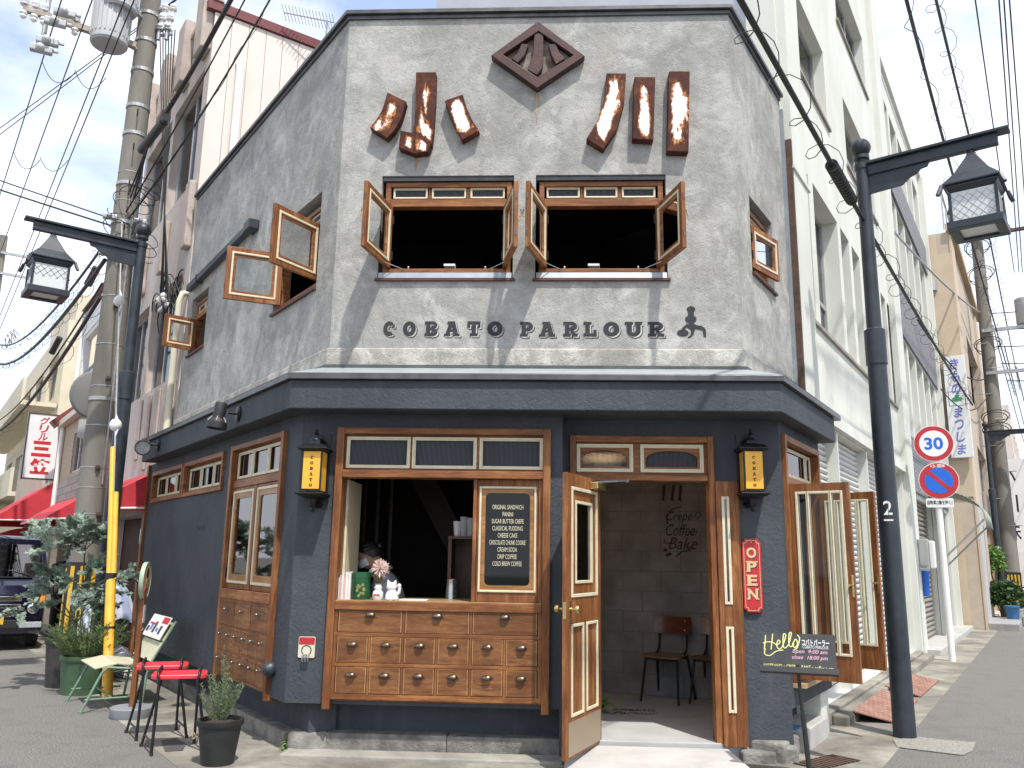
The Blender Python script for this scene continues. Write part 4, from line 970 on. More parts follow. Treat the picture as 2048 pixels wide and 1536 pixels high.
q = B(); q.box(RIGHT, 9.0, 9.58, .0, .10, .0, 12.4); ob('pilaster', q, M('white_wall'), WB)
q = B(); q.box(RIGHT, 1.748, 1.79, .02, .10, 3.05, 5.95); ob('downpipe', q, M('grate_rust'), WB)
q = B(); q.box(RIGHT, 1.715, 1.745, .0, .04, 3.05, 6.3); ob('joint_strip', q, M('zinc_grey'), WB)
for a, c in SH:
    q = B(); q.box(RIGHT, a, c, -.24, -.10, .131, .20); ts = ob('shutter', q, M('shutter'), WB)
    n_sl = 40; hh = (3.03-.20)/n_sl
    prof = [(-.16, 0), (-.125, hh*.12), (-.105, hh*.45), (-.125, hh*.85), (-.16, hh*.98)]
    q = B(); q.add([RIGHT(u, n, .20+z) for u in (a, c) for n, z in prof], [(i, i+1, i+6, i+5) for i in range(4)]); s0_ = ob('slat', q, M('shutter'), ts, smooth=80, fixn=False)
    for k in range(1, n_sl): share(s0_, 'slat', ts, (0, 0, hh*k))
for u in (3.64, 5.58):
    q = B(); q.box(RIGHT, u-.035, u+.035, -.2, .012, .13, 3.03); ob('guide_rail', q, M('shutter'), WB)
q = B(); q.box(RIGHT, 1.93, 8.95, -.3, .12, .0, .125); ob('threshold', q, M('gutter_concrete'), WB, bevel=.01)
q = B(); q.box(RIGHT, 1.75, 2.0, .0, .5, .0, .12); q = B(); q.box(RIGHT, 2.0, 9.0, .12, .27, -.02, .10); ob('kerb_stone', q, M('gutter_concrete'), WB, bevel=.02)

# ---- tiled building next along
B2 = root('tiled_building', 'pale building with grey tiled bands and rows of tall windows next to the white one', 'building', RIGHT(9.62, 0, 0))
hs = []
for z in (3.95, 7.0, 9.75):
    for i in range(5): hs.append((10.35+1.22*i, 11.35+1.22*i, z, z+ (1.9 if z < 9 else 1.35)))
gh = [(10.35, 10.75, .05, 2.75), (10.85, 13.2, .05, 2.75), (14.3, 16.5, .05, 2.75)]
shell(B2, RIGHT, 9.62, 17.0, 0, 11.7, -.03, 7, hs+gh, 'white_wall')
for h in hs: window(B2, RIGHT, *h, -.03, rails=(h[2]+.55,), rec=.14, back='curtain')
for z0, z1 in ((2.85, 3.9), (5.9, 6.95), (8.95, 9.7)):
    q = B(); q.box(RIGHT, 10.2, 16.7, -.028, .02, z0, z1); ob('tile_band', q, M('brick_grey'), B2)
for u in (9.75, 16.75):
    q = B(); q.box(RIGHT, u-.10, u+.12, -.028, .09, 0, 11.7); ob('pier', q, M('white_wall'), B2)
q = B(); q.box(RIGHT, 9.62, 17.0, -.028, .05, 11.72, 11.85); ob('parapet_cap', q, M('white_wall'), B2)
for a, c in ((10.85, 13.2), (14.3, 16.5)):
    q = B(); q.box(RIGHT, a, c, -.2, -.12, .051, .12); ts = ob('shutter', q, M('shutter_brown'), B2); hh = 2.63/28
    q = B(); q.add([RIGHT(u, n, .12+z) for u in (a, c) for n, z in [(-.16, 0), (-.125, hh*.15), (-.11, hh*.5), (-.13, hh*.85), (-.16, hh*.98)]], [(i, i+1, i+6, i+5) for i in range(4)]); s0_ = ob('slat', q, M('shutter_brown'), ts, smooth=80, fixn=False)
    for k in range(1, 28): share(s0_, 'slat', ts, (0, 0, hh*k))
q = B(); q.box(RIGHT, 10.36, 10.74, -.3, -.2, .05, 2.75); ob('dark_doorway', q, M('inner_dark'), B2)
q = B(); q.box(RIGHT, 9.7, 16.9, -.2, .30, -.02, .10); ob('step', q, M('concrete_pale'), B2, bevel=.01)
q = B(); q.box(RIGHT, 13.25, 14.25, -.02, .12, .1, 2.9); ob('wall_panel', q, M('white_wall'), B2)

# ---- orange and tan building
B3 = root('orange_building', 'orange panelled building with wide dark window beyond the tiled one', 'building', RIGHT(17.1, .55, 0))
hs = [(20.6, 25.4, 6.2, 8.2), (20.6, 24.6, 3.6, 4.9), (18.6, 20.2, .1, 2.6), (21.2, 25.5, .1, 2.9)]
shell(B3, RIGHT, 17.1, 27.0, 0, 10.2, .55, 7, hs, 'beige_wall', side='orange_panel')
window(B3, RIGHT, *hs[0], .55, cols=4, frame='black_metal', back='inner_dark', rec=.2); window(B3, RIGHT, *hs[1], .55, cols=3, frame='aluminium', back='inner_dark')
q = B(); q.box(RIGHT, 17.08, 18.2, .552, .60, 0, 10.1); q.box(RIGHT, 17.06, 17.099, -.3, .55, 3.2, 9.6); ob('panel', q, M('orange_panel'), B3)
for u in (25.7, 26.5):
    q = B(); q.box(RIGHT, u-.3, u+.35, .552, .62, .1, 10.0); ob('panel', q, M('orange_panel'), B3)
q = B(); q.box(RIGHT, 17.0, 27.1, .5, .70, 10.21, 10.4); ob('roof_edge', q, M('tan_wall'), B3)
q = B(); q.box(RIGHT, 18.5, 20.3, .2, .4, .1, 2.65); ob('slate_panel', q, M('slate'), B3)
q = B(); q.box(RIGHT, 21.2, 25.5, .1, .3, .1, 2.9); ob('orange_recess', q, M('orange_panel'), B3)
q = B(); q.box(RIGHT, 17.2, 18.5, .3, .62, .05, 3.1); ob('slate_panel', q, M('slate'), B3)
q = B(); q.box(RIGHT, 20.6, 24.6, .56, .60, 2.95, 3.6); ob('balcony_front', q, M('taupe_tile'), B3)
q = B(); q.box(RIGHT, 17.2, 20.8, .5, 1.25, -.02, .16); ob('step', q, M('stone_step'), B3, bevel=.01)
q = B(); q.cyl(RIGHT(17.03, .02, 2.9), RIGHT(17.03, .02, 8.6), .07, seg=10); q.cyl(RIGHT(17.03, .02, 8.6), RIGHT(17.03, .02, 8.9), .16, seg=10); ob('downpipe', q, M('aluminium'), B3, smooth=40)
q = B()
for u in (17.4, 18.6, 19.8): q.cyl(RIGHT(u, .45, 10.4), RIGHT(u, .45, 11.5), .02, seg=6)
q.tube([RIGHT(17.4, .45, 11.5), RIGHT(19.8, .45, 11.5)], .03, 6); ob('roof_rail', q, M('galv'), B3)

# ---- further right, down the street
B4 = root('white_tiled_building', 'white tiled building far down the right hand street behind the pole', 'building', RIGHT(27.2, .3, 0))
hs = [(28.5+2.2*i, 29.9+2.2*i, z, z+1.3) for i in range(3) for z in (3.6, 6.4)]
shell(B4, RIGHT, 27.2, 36.0, 0, 9.4, .3, 8, hs, 'brick_white')
for h in hs: window(B4, RIGHT, *h, .3, rec=.1, back='inner_dark')
B5 = root('pink_building', 'pale pink building at the far end of the right hand street', 'building', RIGHT(36.2, 1.1, 0))
hs = [(37.5+2.6*i, 39.2+2.6*i, z, z+1.2) for i in range(4) for z in (1.2, 4.0, 6.6)]
shell(B5, RIGHT, 36.2, 52.0, 0, 8.6, 1.1, 8, hs, 'pink_siding')
for h in hs: window(B5, RIGHT, *h, 1.1, rec=.1, back='inner_dark')
B6 = root('grey_office_block', 'grey concrete block closing the view at the end of the right hand street', 'building', RIGHT(70, 2, 0))
b = B(); b.box(RIGHT, 70, 82, -3, 9, 0, 7.5); ob('wall', b, M('slate'), B6)
for i in range(4):
    for z in (1.5, 4.3): window(B6, face_ if False else Fr(RIGHT(70, 0, 0), RIGHT.N, -RIGHT.U), -2+2.4*i, -.6+2.4*i, z, z+1.4, .01, rec=-.07, back='inner_dark')

# ---- pink stucco building on the left
PB = root('pink_stucco_building', 'pink stucco building with ribbed front and aluminium windows left of the corner shop', 'building', LEFT(5.12, 0, 0))
p0, p1 = 5.12, 9.3
hs = [(5.50, 7.35, 3.92, 5.45), (7.50, 9.1, 3.92, 5.45), (5.40, 7.1, 6.85, 8.65), (7.3, 9.1, 6.85, 8.65), (5.2, 9.2, .05, 2.05)]
b = B(); b.wall(LEFT, p0, p1, 0, 9.45, hs, -.3, 0); ob('wall', b, M('pink_stucco'), PB)
for h in hs[:4]: window(PB, LEFT, *h, 0, cols=3 if h[2] < 5 else 2, rec=.12, back='curtain')
b = B(); b.box(LEFT, 5.15, 9.28, -2.5, -.31, .0, 2.3); ob('shop_interior', b, M('shop_red') if 'shop_red' in MAT else simple('shop_red', (.06, .028, .018), (.045, .02, .014), 3, .8), PB)
b = B(); b.box(LEFT, p0+.002, p0+.045, -7, -.302, 0, 9.45); ob('siding_base', b, M('pink_siding'), PB)
SD = Fr(LEFT(p0, 0, 0), -LEFT.N, -LEFT.U)
q = B(); q.box(SD, .0, .255, .002, .020, 3, 9.44); s0_ = ob('siding_board', q, M('pink_siding'), PB, bevel=.004)
for k in range(1, 22): share(s0_, 'siding_board', PB, tuple(-LEFT.N*(.262*k)))
b = B(); b.box(SD, -.12, 7.0, -.10, .06, 9.452, 9.60); ob('roof_edge', b, M('roof_red'), PB)
b = B(); b.box(LEFT, p0-.08, p1, -.1, .06, 9.61, 9.68); ob('parapet_cap', b, M('pink_rib'), PB)
for u in (5.16, 6.3, 7.45, 8.6):
    q = B(); q.box(LEFT, u, u+.42, .001, .16, 8.85, 9.95); ob('rib', q, M('pink_rib'), PB, bevel=.02)
for u, z0, z1 in ((5.18, 5.75, 6.75), (6.6, 5.75, 6.6), (8.0, 5.75, 6.6)):
    q = B(); q.box(LEFT, u, u+.24, .001, .10, z0, z1); ob('rib', q, M('pink_rib'), PB, bevel=.02)
for u, z0 in ((5.22, 2.7), (5.62, 2.65), (6.05, 3.0), (6.6, 2.7), (7.2, 2.9)):
    q = B(); q.box(LEFT, u, u+.2, .001, .03, z0, 3.84); ob('rib', q, M('pink_rib'), PB, bevel=.015)
PA, PC = LEFT.px(478, 120, -.7), LEFT.px(470, 340, -.7)
b = B(); q_ = on_plane(482, 125, SD(0, .1, 0), SD.N); q2 = on_plane(462, 400, SD(0, .1, 0), SD.N); d_ = SD.uv(q_)[0]
b.tube([SD(d_-.02, -.05, SD.uv(q_)[2]), SD(d_, .08, SD.uv(q_)[2]), SD(d_, .10, SD.uv(q_)[2]-.12), SD(d_, .10, 6.3)], .06, 10); ob('downpipe', b, M('white_paint'), PB, smooth=50)
# pale drain pipe and cable conduit where the two buildings meet
b = B(); b.tube([LEFT(5.10, -.05, 5.05), LEFT(5.10, .07, 5.02), LEFT(5.10, .10, 4.9), LEFT(5.10, .10, 2.95)], .045, 10); b.tube([LEFT(5.22, .10, 4.8), LEFT(5.22, .10, 2.7)], .02, 8); ob('drain_pipe', b, M('pvc_cream'), PB, smooth=50)
# red awning over its door
def awning(name, label, fr, u0, u1, n0, n1, z0, z1, drop, group=None, curve=False, mat='awning_red'):
    rt = root(name, label, 'awning', fr((u0+u1)/2, n0, z0), group)
    k = 6 if curve else 2; pr_ = []
    for i in range(k+1):
        t = i/k
        pr_.append((n0+(n1-n0)*(math.sin(t*math.pi/2) if curve else t), z1-(z1-z0-drop)*((1-math.cos(t*math.pi/2)) if curve else t)))
    pr_.append((n1+.01, z0)); m_ = len(pr_)
    b = B(); b.add([fr(u, n, z) for u in (u0, u1) for n, z in pr_], [(i, i+1, m_+i+1, m_+i) for i in range(m_-1)])
    b.add([fr(u0, n, z) for n, z in pr_]+[fr(u0, n0, z0)], [tuple(range(m_+1))]); b.add([fr(u1, n, z) for n, z in pr_]+[fr(u1, n0, z0)], [tuple(range(m_+1))])
    o = ob('canvas', b, M(mat), rt, fixn=False); sd = o.modifiers.new('t', 'SOLIDIFY'); sd.thickness = .01
    b = B(); b.tube([fr(u0, n1, z0+.02), fr(u1, n1, z0+.02)], .018, 6); b.tube([fr(u0, n1, z0+.02), fr(u0, n0+.02, z0+.05)], .015, 6); ob('frame_bar', b, M('white_paint'), rt)
    return rt
awning('door_awning', 'red awning over dark doorway at the end of the navy wall', LEFT, 5.45, 8.2, .0, .55, 2.05, 2.62, .25)
b = B(); b.box(LEFT, 5.535, 5.60, .10, .19, 1.62, 1.82); tag(ob('door_phone', b, M('plastic_white'), None), 'upper white intercom box beside the dark doorway', 'intercom')
b = B(); b.box(LEFT, 5.535, 5.60, .10, .18, 1.38, 1.52); tag(ob('switch_box', b, M('box_grey'), None), 'lower small grey box beside the dark doorway', 'box')

# ---- houses further down the left street
H1 = root('brick_clad_house', 'low tan clad house with small sliding window behind the left utility pole', 'house', LEFT(9.4, .1, 0))
shell(H1, LEFT, 9.4, 14.6, 0, 4.25, .1, 6, [(11.9, 13.2, 3.1, 3.95), (12.2, 13.6, .1, 2.2)], 'brick_tan')
window(H1, LEFT, 11.9, 13.2, 3.1, 3.95, .1, cols=2, back='inner_dark', rec=.03)
b = B(); b.box(LEFT, 10.2, 14.55, .101, .13, 2.35, 3.0); ob('shingle_band', b, M('brick_taupe'), H1)
b = B(); b.box(LEFT, 9.4, 14.7, -.3, .25, 4.27, 4.4); ob('roof_edge', b, M('pvc_cream'), H1)
b = B(); b.cyl(LEFT(14.62, .16, 0), LEFT(14.62, .16, 4.2), .05, seg=8); ob('downpipe', b, M('white_paint'), H1, smooth=40)
H2 = root('white_siding_house', 'white weatherboard house with open balcony rising behind the left utility pole', 'house', LEFT(9.4, -1.2, 0))
n_ = -1.0; U0, U1 = 9.5, LEFT.px(166, 690, n_)[0]; zb0, zb1 = LEFT.px(190, 728, n_)[1], LEFT.px(190, 655, n_)[1]
zt2 = LEFT.px(200, 590, n_)[1]
hol = [(U0+.3, U1-.25, zb0, zb1)]
b = B(); b.wall(LEFT, U0, U1, 4.3, zt2, hol, n_-.2, n_-.02); ob('wall', b, M('siding_white'), H2)
nb_ = int((zt2-4.3)/.2)
for k in range(nb_):
    z = 4.3+.2*k
    if zb0-.19 < z < zb1-.01:
        for a, c in ((U0, hol[0][0]), (hol[0][1], U1)): q = B(); q.box(LEFT, a+.005, c-.005, n_-.02, n_+.012, z, z+.185); ob('board', q, M('siding_white'), H2)
        continue
    q = B(); q.box(LEFT, U0, U1, n_-.02, n_+.012, z, z+.185); ob('board', q, M('siding_white'), H2)
b = B(); b.box(LEFT, U0, U1, n_-4.5, n_-1.4, 0, zt2); ob('inner_wall', b, M('siding_white'), H2)
b = B(); b.box(LEFT, hol[0][0], hol[0][1], n_-.16, n_-.10, zb0+.16, zb0+.22); b.box(LEFT, hol[0][0], hol[0][1], n_-1.35, n_+.04, zb0-.06, zb0-.003); ob('balcony_rail', b, M('cap_metal'), H2)
b = B(); b.poly(Fr(LEFT(U0-.1, 0, 0), -LEFT.N, LEFT.U), [(-n_-.15, zt2), (-n_+2.2, zt2+1.3), (-n_+4.5, zt2), ], 0, U1-U0+.2); ob('roof', b, M('roof_red'), H2)
b = B(); b.cyl(LEFT(U1+.06, n_+.05, 1), LEFT(U1+.06, n_+.05, zt2), .06, seg=8); ob('downpipe', b, M('white_paint'), H2, smooth=40)
H3 = root('gabled_shop', 'cream gabled shop front with red roof edge behind the hanging red and white sign', 'shop', LEFT(14.9, .1, 0))
shell(H3, LEFT, 14.9, 24.0, 0, 4.4, .1, 7, [(15.6, 17.2, .1, 2.0), (18.0, 22.5, .1, 2.1), (16.3, 17.5, 3.1, 4.0)], 'beige_wall')
window(H3, LEFT, 16.3, 17.5, 3.1, 4.0, .1, cols=2, back='inner_dark', rec=.04)
G3 = Fr(LEFT(14.9, 0, 0), -LEFT.N, -LEFT.U)
b = B(); b.poly(G3, [(-.15, 4.4), (2.6, 7.0), (5.4, 4.4)], -9.0, -.02); ob('gable', b, M('beige_wall'), H3)
b = B(); obox(b, G3(-.35, .10, 4.32), G3(2.6, .10, 7.12), .09, G3.N, .2); obox(b, G3(2.6, .10, 7.12), G3(5.6, .10, 4.3), .09, G3.N, .2); ob('roof_edge', b, M('roof_red'), H3)
b = B(); b.box(LEFT, 15.6, 22.6, -.6, -.35, .05, 2.2); ob('shop_window', b, M('inner_dark'), H3)
H4 = root('cream_apartment_building', 'cream apartment block with balconies at the far end of the left street', 'building', LEFT(26, -1, 0))
hs = [(27.5+4.2*i, 30.2+4.2*i, z, z+1.7) for i in range(4) for z in (.6, 4.0, 7.0)]
shell(H4, LEFT, 26, 44, 0, 9.6, -1.0, 10, hs, 'cream_wall')
for h in hs: window(H4, LEFT, *h, -1.0, cols=2, back='inner_dark', rec=.15, frame='aluminium')
for z in (3.3, 6.4):
    q = B(); q.box(LEFT, 26, 44, -.95, .15, z, z+.15); q.box(LEFT, 26, 44, .05, .149, z+.15, z+.95); ob('balcony', q, M('cream_wall'), H4)
b = B(); b.box(LEFT, 26, 33, -5, -1.2, 9.61, 10.6); ob('stair_house', b, M('cream_wall'), H4)
H5 = root('grey_roofed_hall', 'tile faced building with pale metal roof rising far behind the cream apartment block', 'building', LEFT(34, -9, 0))
b = B(); b.box(LEFT, 30, 60, -18, -8, 0, 14.0); ob('wall', b, M('brick_taupe'), H5)
b = B(); b.poly(Fr(LEFT(29.5, 0, 0), -LEFT.N, LEFT.U), [(7.6, 14.0), (10.5, 15.9), (18.4, 15.9), (18.4, 14.0)], 0, 31); ob('roof', b, M('roof_sheet'), H5)
awning('shop_awning', 'big red box awning below the hanging red and white sign', LEFT, 15.3, 20.5, .1, 1.15, 2.15, 3.05, .1, 'red shop awnings')
awning('shop_awning', 'small red domed awning low above the parked van roof', LEFT, 19.2, 21.2, .1, 1.1, 1.15, 2.1, .05, 'red shop awnings', True)
awning('shop_awning', 'narrow faded red awning on the tan clad house', LEFT, 10.4, 14.4, .1, .75, 2.05, 2.55, .05, 'red shop awnings')

# ================================================================== rusted metal characters on the upper wall
def z5(x, y): return (650+x/2.1337, y/2.1337)
NC = .09
def stroke(edge_a, edge_b, parent, n0=.004, n1=NC, cols=6, rows=10, mat='rust_peeled', name='stroke', gain=1.0):
    """sheet-metal box with a face mapped from its two long edges"""
    def samp(e, t):
        k = (len(e)-1)*t; i = min(int(k), len(e)-2); f = k-i
        return (e[i][0]*(1-f)+e[i+1][0]*f, e[i][1]*(1-f)+e[i+1][1]*f)
    A = [samp(edge_a, r/rows) for r in range(rows+1)]; C = [samp(edge_b, r/rows) for r in range(rows+1)]
    b = B(); mids = []
    for n in (n1, n0):
        for r in range(rows+1):
            for c in range(cols+1):
                t = c/cols; b.v.append(tuple(FRONT(A[r][0]*(1-t)+C[r][0]*t, n, A[r][1]*(1-t)+C[r][1]*t)))
                e = min(1, 2.4*min(t, 1-t))*min(1, min(r/rows*5, (rows-r)/rows*6)); mids.append(e*gain if n == n1 else 0)
    S = cols+1; N1 = (rows+1)*S
    for r in range(rows):
        for c in range(cols): b.f.append((r*S+c, r*S+c+1, (r+1)*S+c+1, (r+1)*S+c))
    loop = [c for c in range(S)]+[r*S+cols for r in range(1, rows+1)]+[rows*S+c for c in range(cols-1, -1, -1)]+[r*S for r in range(rows-1, 0, -1)]
    for i in range(len(loop)):
        a, d = loop[i], loop[(i+1) % len(loop)]; b.f.append((a, d, d+N1, a+N1))
    o = ob(name, b, M(mat), parent)
    at = o.data.attributes.new('mid', 'FLOAT', 'POINT'); at.data.foreach_set('value', mids)
    md = o.modifiers.new('edge', 'BEVEL'); md.width = .006; md.segments = 2; md.limit_method = 'ANGLE'; md.angle_limit = R_(50)
    return o
def fz(pts): return [FRONT.px(*z5(*p), NC) for p in pts]
K1 = root('rusted_sign_character', 'rusted three stroke sheet metal character above the left pair of casements', 'sign', FRONT(-1.15, 0, 5.2), 'rusted metal wall characters')
stroke(fz([(266, 393), (243, 470), (215, 515), (190, 543)]), fz([(347, 432), (325, 505), (297, 555), (263, 590)]), K1)
stroke(fz([(388, 307), (386, 420), (382, 530), (372, 568)]), fz([(474, 307), (470, 440), (462, 560), (455, 618)]), K1, rows=12, gain=1.2)
stroke(fz([(322, 556), (314, 630)]), fz([(384, 568), (380, 655)]), K1, cols=4, rows=4)
stroke(fz([(384, 569), (380, 655)]), fz([(453, 612), (440, 648)]), K1, cols=4, rows=4)
stroke(fz([(510, 428), (532, 490), (560, 555), (586, 598)]), fz([(588, 402), (605, 460), (630, 515), (659, 556)]), K1)
K2 = root('rusted_sign_character', 'rusted three bar sheet metal character with peeled white paint at the upper right', 'sign', FRONT(.9, 0, 5.2), 'rusted metal wall characters')
stroke(fz([(1201, 312), (1192, 420), (1160, 520), (1115, 592)]), fz([(1285, 312), (1277, 440), (1245, 550), (1188, 636)]), K2, rows=12, gain=1.1)
stroke(fz([(1320, 327), (1312, 592)]), fz([(1410, 328), (1402, 598)]), K2, gain=1.55)
stroke(fz([(1468, 303), (1460, 645)]), fz([(1557, 303), (1552, 648)]), K2, gain=1.1)
KD = root('rusted_diamond_emblem', 'rusted iron diamond crest holding a small three stroke character', 'emblem', FRONT(-.2, 0, 5.9))
dia_o = fz([(910, 90), (1110, 238), (905, 376), (708, 236)]); dia_i = fz([(911, 132), (1060, 235), (906, 328), (760, 232)])
b = B(); b.ring(FRONT, dia_o, dia_i, .004, NC); ob('frame', b, M('rust'), KD, bevel=.006)
b = B(); b.poly(FRONT, dia_i, .004, .02); ob('back_plate', b, simple('rust_plate', (.27, .26, .23), (.13, .075, .045), 9, .85, 40, .4, .006), KD)
nd = .08
def fd(pts): return [FRONT.px(*z5(*p), nd) for p in pts]
stroke(fd([(893, 138), (888, 230), (868, 280), (866, 300)]), fd([(932, 140), (932, 230), (928, 290), (905, 320)]), KD, .02, nd, mat='rust')
stroke(fd([(838, 185), (822, 225), (795, 250)]), fd([(868, 190), (852, 235), (822, 268)]), KD, .02, nd, mat='rust', rows=6)
stroke(fd([(952, 190), (965, 232), (985, 275)]), fd([(985, 185), (998, 222), (1025, 250)]), KD, .02, nd, mat='rust', rows=6)
# rust runs under the emblem and the left character
for (x, y, w, h, nm) in ((905, 425, 14, 150, 'below the diamond crest'), (390, 700, 12, 70, 'below the left character')):
    u, z = FRONT.px(*z5(x, y-25), .002); ww = w/2.13/220; hh = h/2.13/225; b = B(); k = 9
    L_ = [(u-ww*(1-i/k)*random.uniform(.5, 1), z-hh*i/k) for i in range(k+1)]; R2 = [(u+ww*(1-i/k)*random.uniform(.5, 1), z-hh*i/k) for i in range(k+1)]
    b.add([FRONT(p[0], .003, p[1]) for p in L_+R2], [(i, i+1, k+2+i, k+1+i) for i in range(k)])
    ob('rust_run', b, M('rust_stain'), CAFE)

# painted lettering: slab letters built stroke by stroke
def slab(ch, fr, u, z, w, h, n, parent, mat, sh=.0, t1=.33, name='letter'):
    s = .24*w; v = .24*h; q = B(); lift = [0]
    def R4(a, c, d, e): lift[0] += 1; q.poly(fr, [(u+a*w, z+d*h), (u+c*w, z+d*h), (u+c*w, z+e*h), (u+a*w, z+e*h)], n, n+.0006+lift[0]*.0001)
    def PG(p): lift[0] += 1; q.poly(fr, [(u+a*w, z+c*h) for a, c in p], n, n+.0006+lift[0]*.0001)
    def ARC(cx, cz, rx, rz, a0, a1, t=t1, k=14):
        lift[0] += 1; o = [(cx+rx*math.cos(R_(a0+(a1-a0)*i/k)), cz+rz*math.sin(R_(a0+(a1-a0)*i/k))) for i in range(k+1)]
        ii = [(cx+(rx-t)*math.cos(R_(a0+(a1-a0)*i/k)), cz+(rz-t*.82)*math.sin(R_(a0+(a1-a0)*i/k))) for i in range(k+1)]
        nn_ = n+.0006+lift[0]*.0001
        P = [fr(u+a*w, nn_, z+c*h) for a, c in o+ii]; q.add(P, [(i, i+1, k+2+i, k+1+i) for i in range(k)])
    if ch == 'C': ARC(.5, .5, .5, .5, 48, 312); R4(.74, .94, .58, .80)
    elif ch == 'O': ARC(.5, .5, .5, .5, 0, 360, k=26)
    elif ch == 'B': R4(.10, .42, 0, 1); R4(0, .10, 0, .22); R4(0, .10, .78, 1); ARC(.55, .74, .42, .26, -90, 90, .26); ARC(.55, .27, .45, .27, -90, 90, .28); R4(.42, .55, .79, 1); R4(.42, .55, .40, .60); R4(.42, .55, 0, .22)
    elif ch == 'A': PG([(.08, .1), (.36, .1), (.62, 1), (.34, 1)]); PG([(.62, .1), (.92, .1), (.68, 1), (.40, 1)]); R4(.2, .7, .84, 1); R4(.3, .7, .28, .44); R4(0, .42, 0, .16); R4(.58, 1, 0, .16)
    elif ch == 'T': R4(.34, .66, .14, .80); R4(0, 1, .78, 1); R4(0, .20, .56, .80); R4(.80, 1, .56, .80); R4(.20, .80, 0, .20)
    elif ch == 'P': R4(.12, .44, .15, 1); R4(0, .12, .80, 1); R4(0, .58, 0, .20); ARC(.55, .68, .43, .32, -90, 90, .28); R4(.44, .55, .78, 1); R4(.44, .55, .36, .57)
    elif ch == 'R': R4(.12, .42, .15, 1); R4(0, .12, .80, 1); R4(0, .50, 0, .20); ARC(.55, .70, .40, .30, -90, 90, .27); R4(.42, .55, .79, 1); R4(.42, .55, .40, .60); PG([(.46, .42), (.68, .42), (.92, .1), (.68, .1)]); R4(.60, 1, 0, .20)
    elif ch == 'L': R4(.14, .46, .15, 1); R4(0, .58, .80, 1); R4(0, .95, 0, .22); R4(.73, .95, .22, .46)
    elif ch == 'U': R4(.10, .40, .4, 1); R4(.64, .90, .4, 1); R4(0, .48, .80, 1); R4(.56, 1, .80, 1); ARC(.5, .42, .40, .42, 180, 360, .30)
    return ob(name, q, M(mat), parent)
SGN = root('painted_shop_name', 'dark slab serif shop name painted on the grey plaster below the casements', 'lettering', FRONT(-.3, 0, 3.4))
word = [('C', 248, 308), ('O', 332, 395), ('B', 425, 488), ('A', 508, 582), ('T', 607, 670), ('O', 692, 765), ('P', 832, 895), ('A', 913, 988), ('R', 1017, 1085), ('L', 1103, 1168), ('O', 1188, 1262), ('U', 1280, 1360), ('R', 1378, 1452)]
for ch, xa, xb in word:
    ua, za = FRONT.px(*z5(xa, 1435 if xa < 800 else 1437), 0); ub, zb_ = FRONT.px(*z5(xb-6, 1372 if xb < 800 else 1374), 0)
    slab(ch, FRONT, ua, za, ub-ua, zb_-za, .0045, SGN, 'wall_paint')
    slab(ch, FRONT, ua+.010, za-.010, ub-ua, zb_-za, .0028, SGN, 'plaster_band', name='letter_gap'); slab(ch, FRONT, ua+.016, za-.016, ub-ua, zb_-za, .001, SGN, 'wall_paint', name='letter_outline')
# small painted cook figure beside the name
EM = root('painted_cook_emblem', 'small dark painted figure in a tall cook hat beside the shop name', 'emblem', FRONT(1.1, 0, 3.4))
def sil(pts, nm, k=0): q = B(); q.poly(FRONT, [FRONT.px(*z5(*p), 0) for p in pts], .002, .003+.0004*k); ob(nm, q, M('wall_paint'), EM)
def oval(cx, cy, rx, ry, k=14): return [(cx+rx*math.cos(2*math.pi*i/k), cy+ry*math.sin(2*math.pi*i/k)) for i in range(k)]
sil([(1549, 1346), (1549, 1330), (1543, 1324), (1544, 1314), (1552, 1309), (1561, 1306), (1571, 1309), (1579, 1314), (1580, 1324), (1574, 1330), (1574, 1346)], 'hat'); sil(oval(1561, 1363, 25, 17), 'head', 1); sil([(1552, 1380), (1570, 1378), (1588, 1390), (1584, 1404), (1562, 1408), (1545, 1398)], 'torso', 2)
sil([(1570, 1385), (1610, 1392), (1624, 1405), (1626, 1440), (1616, 1438), (1612, 1410), (1575, 1402)], 'leg', 3); sil([(1560, 1400), (1578, 1408), (1574, 1424), (1562, 1440), (1548, 1442), (1549, 1437), (1559, 1433), (1562, 1420)], 'leg', 4); sil(oval(1527, 1421, 25, 15), 'sack', 5); sil([(1545, 1380), (1552, 1390), (1530, 1408), (1522, 1402)], 'arm', 6)

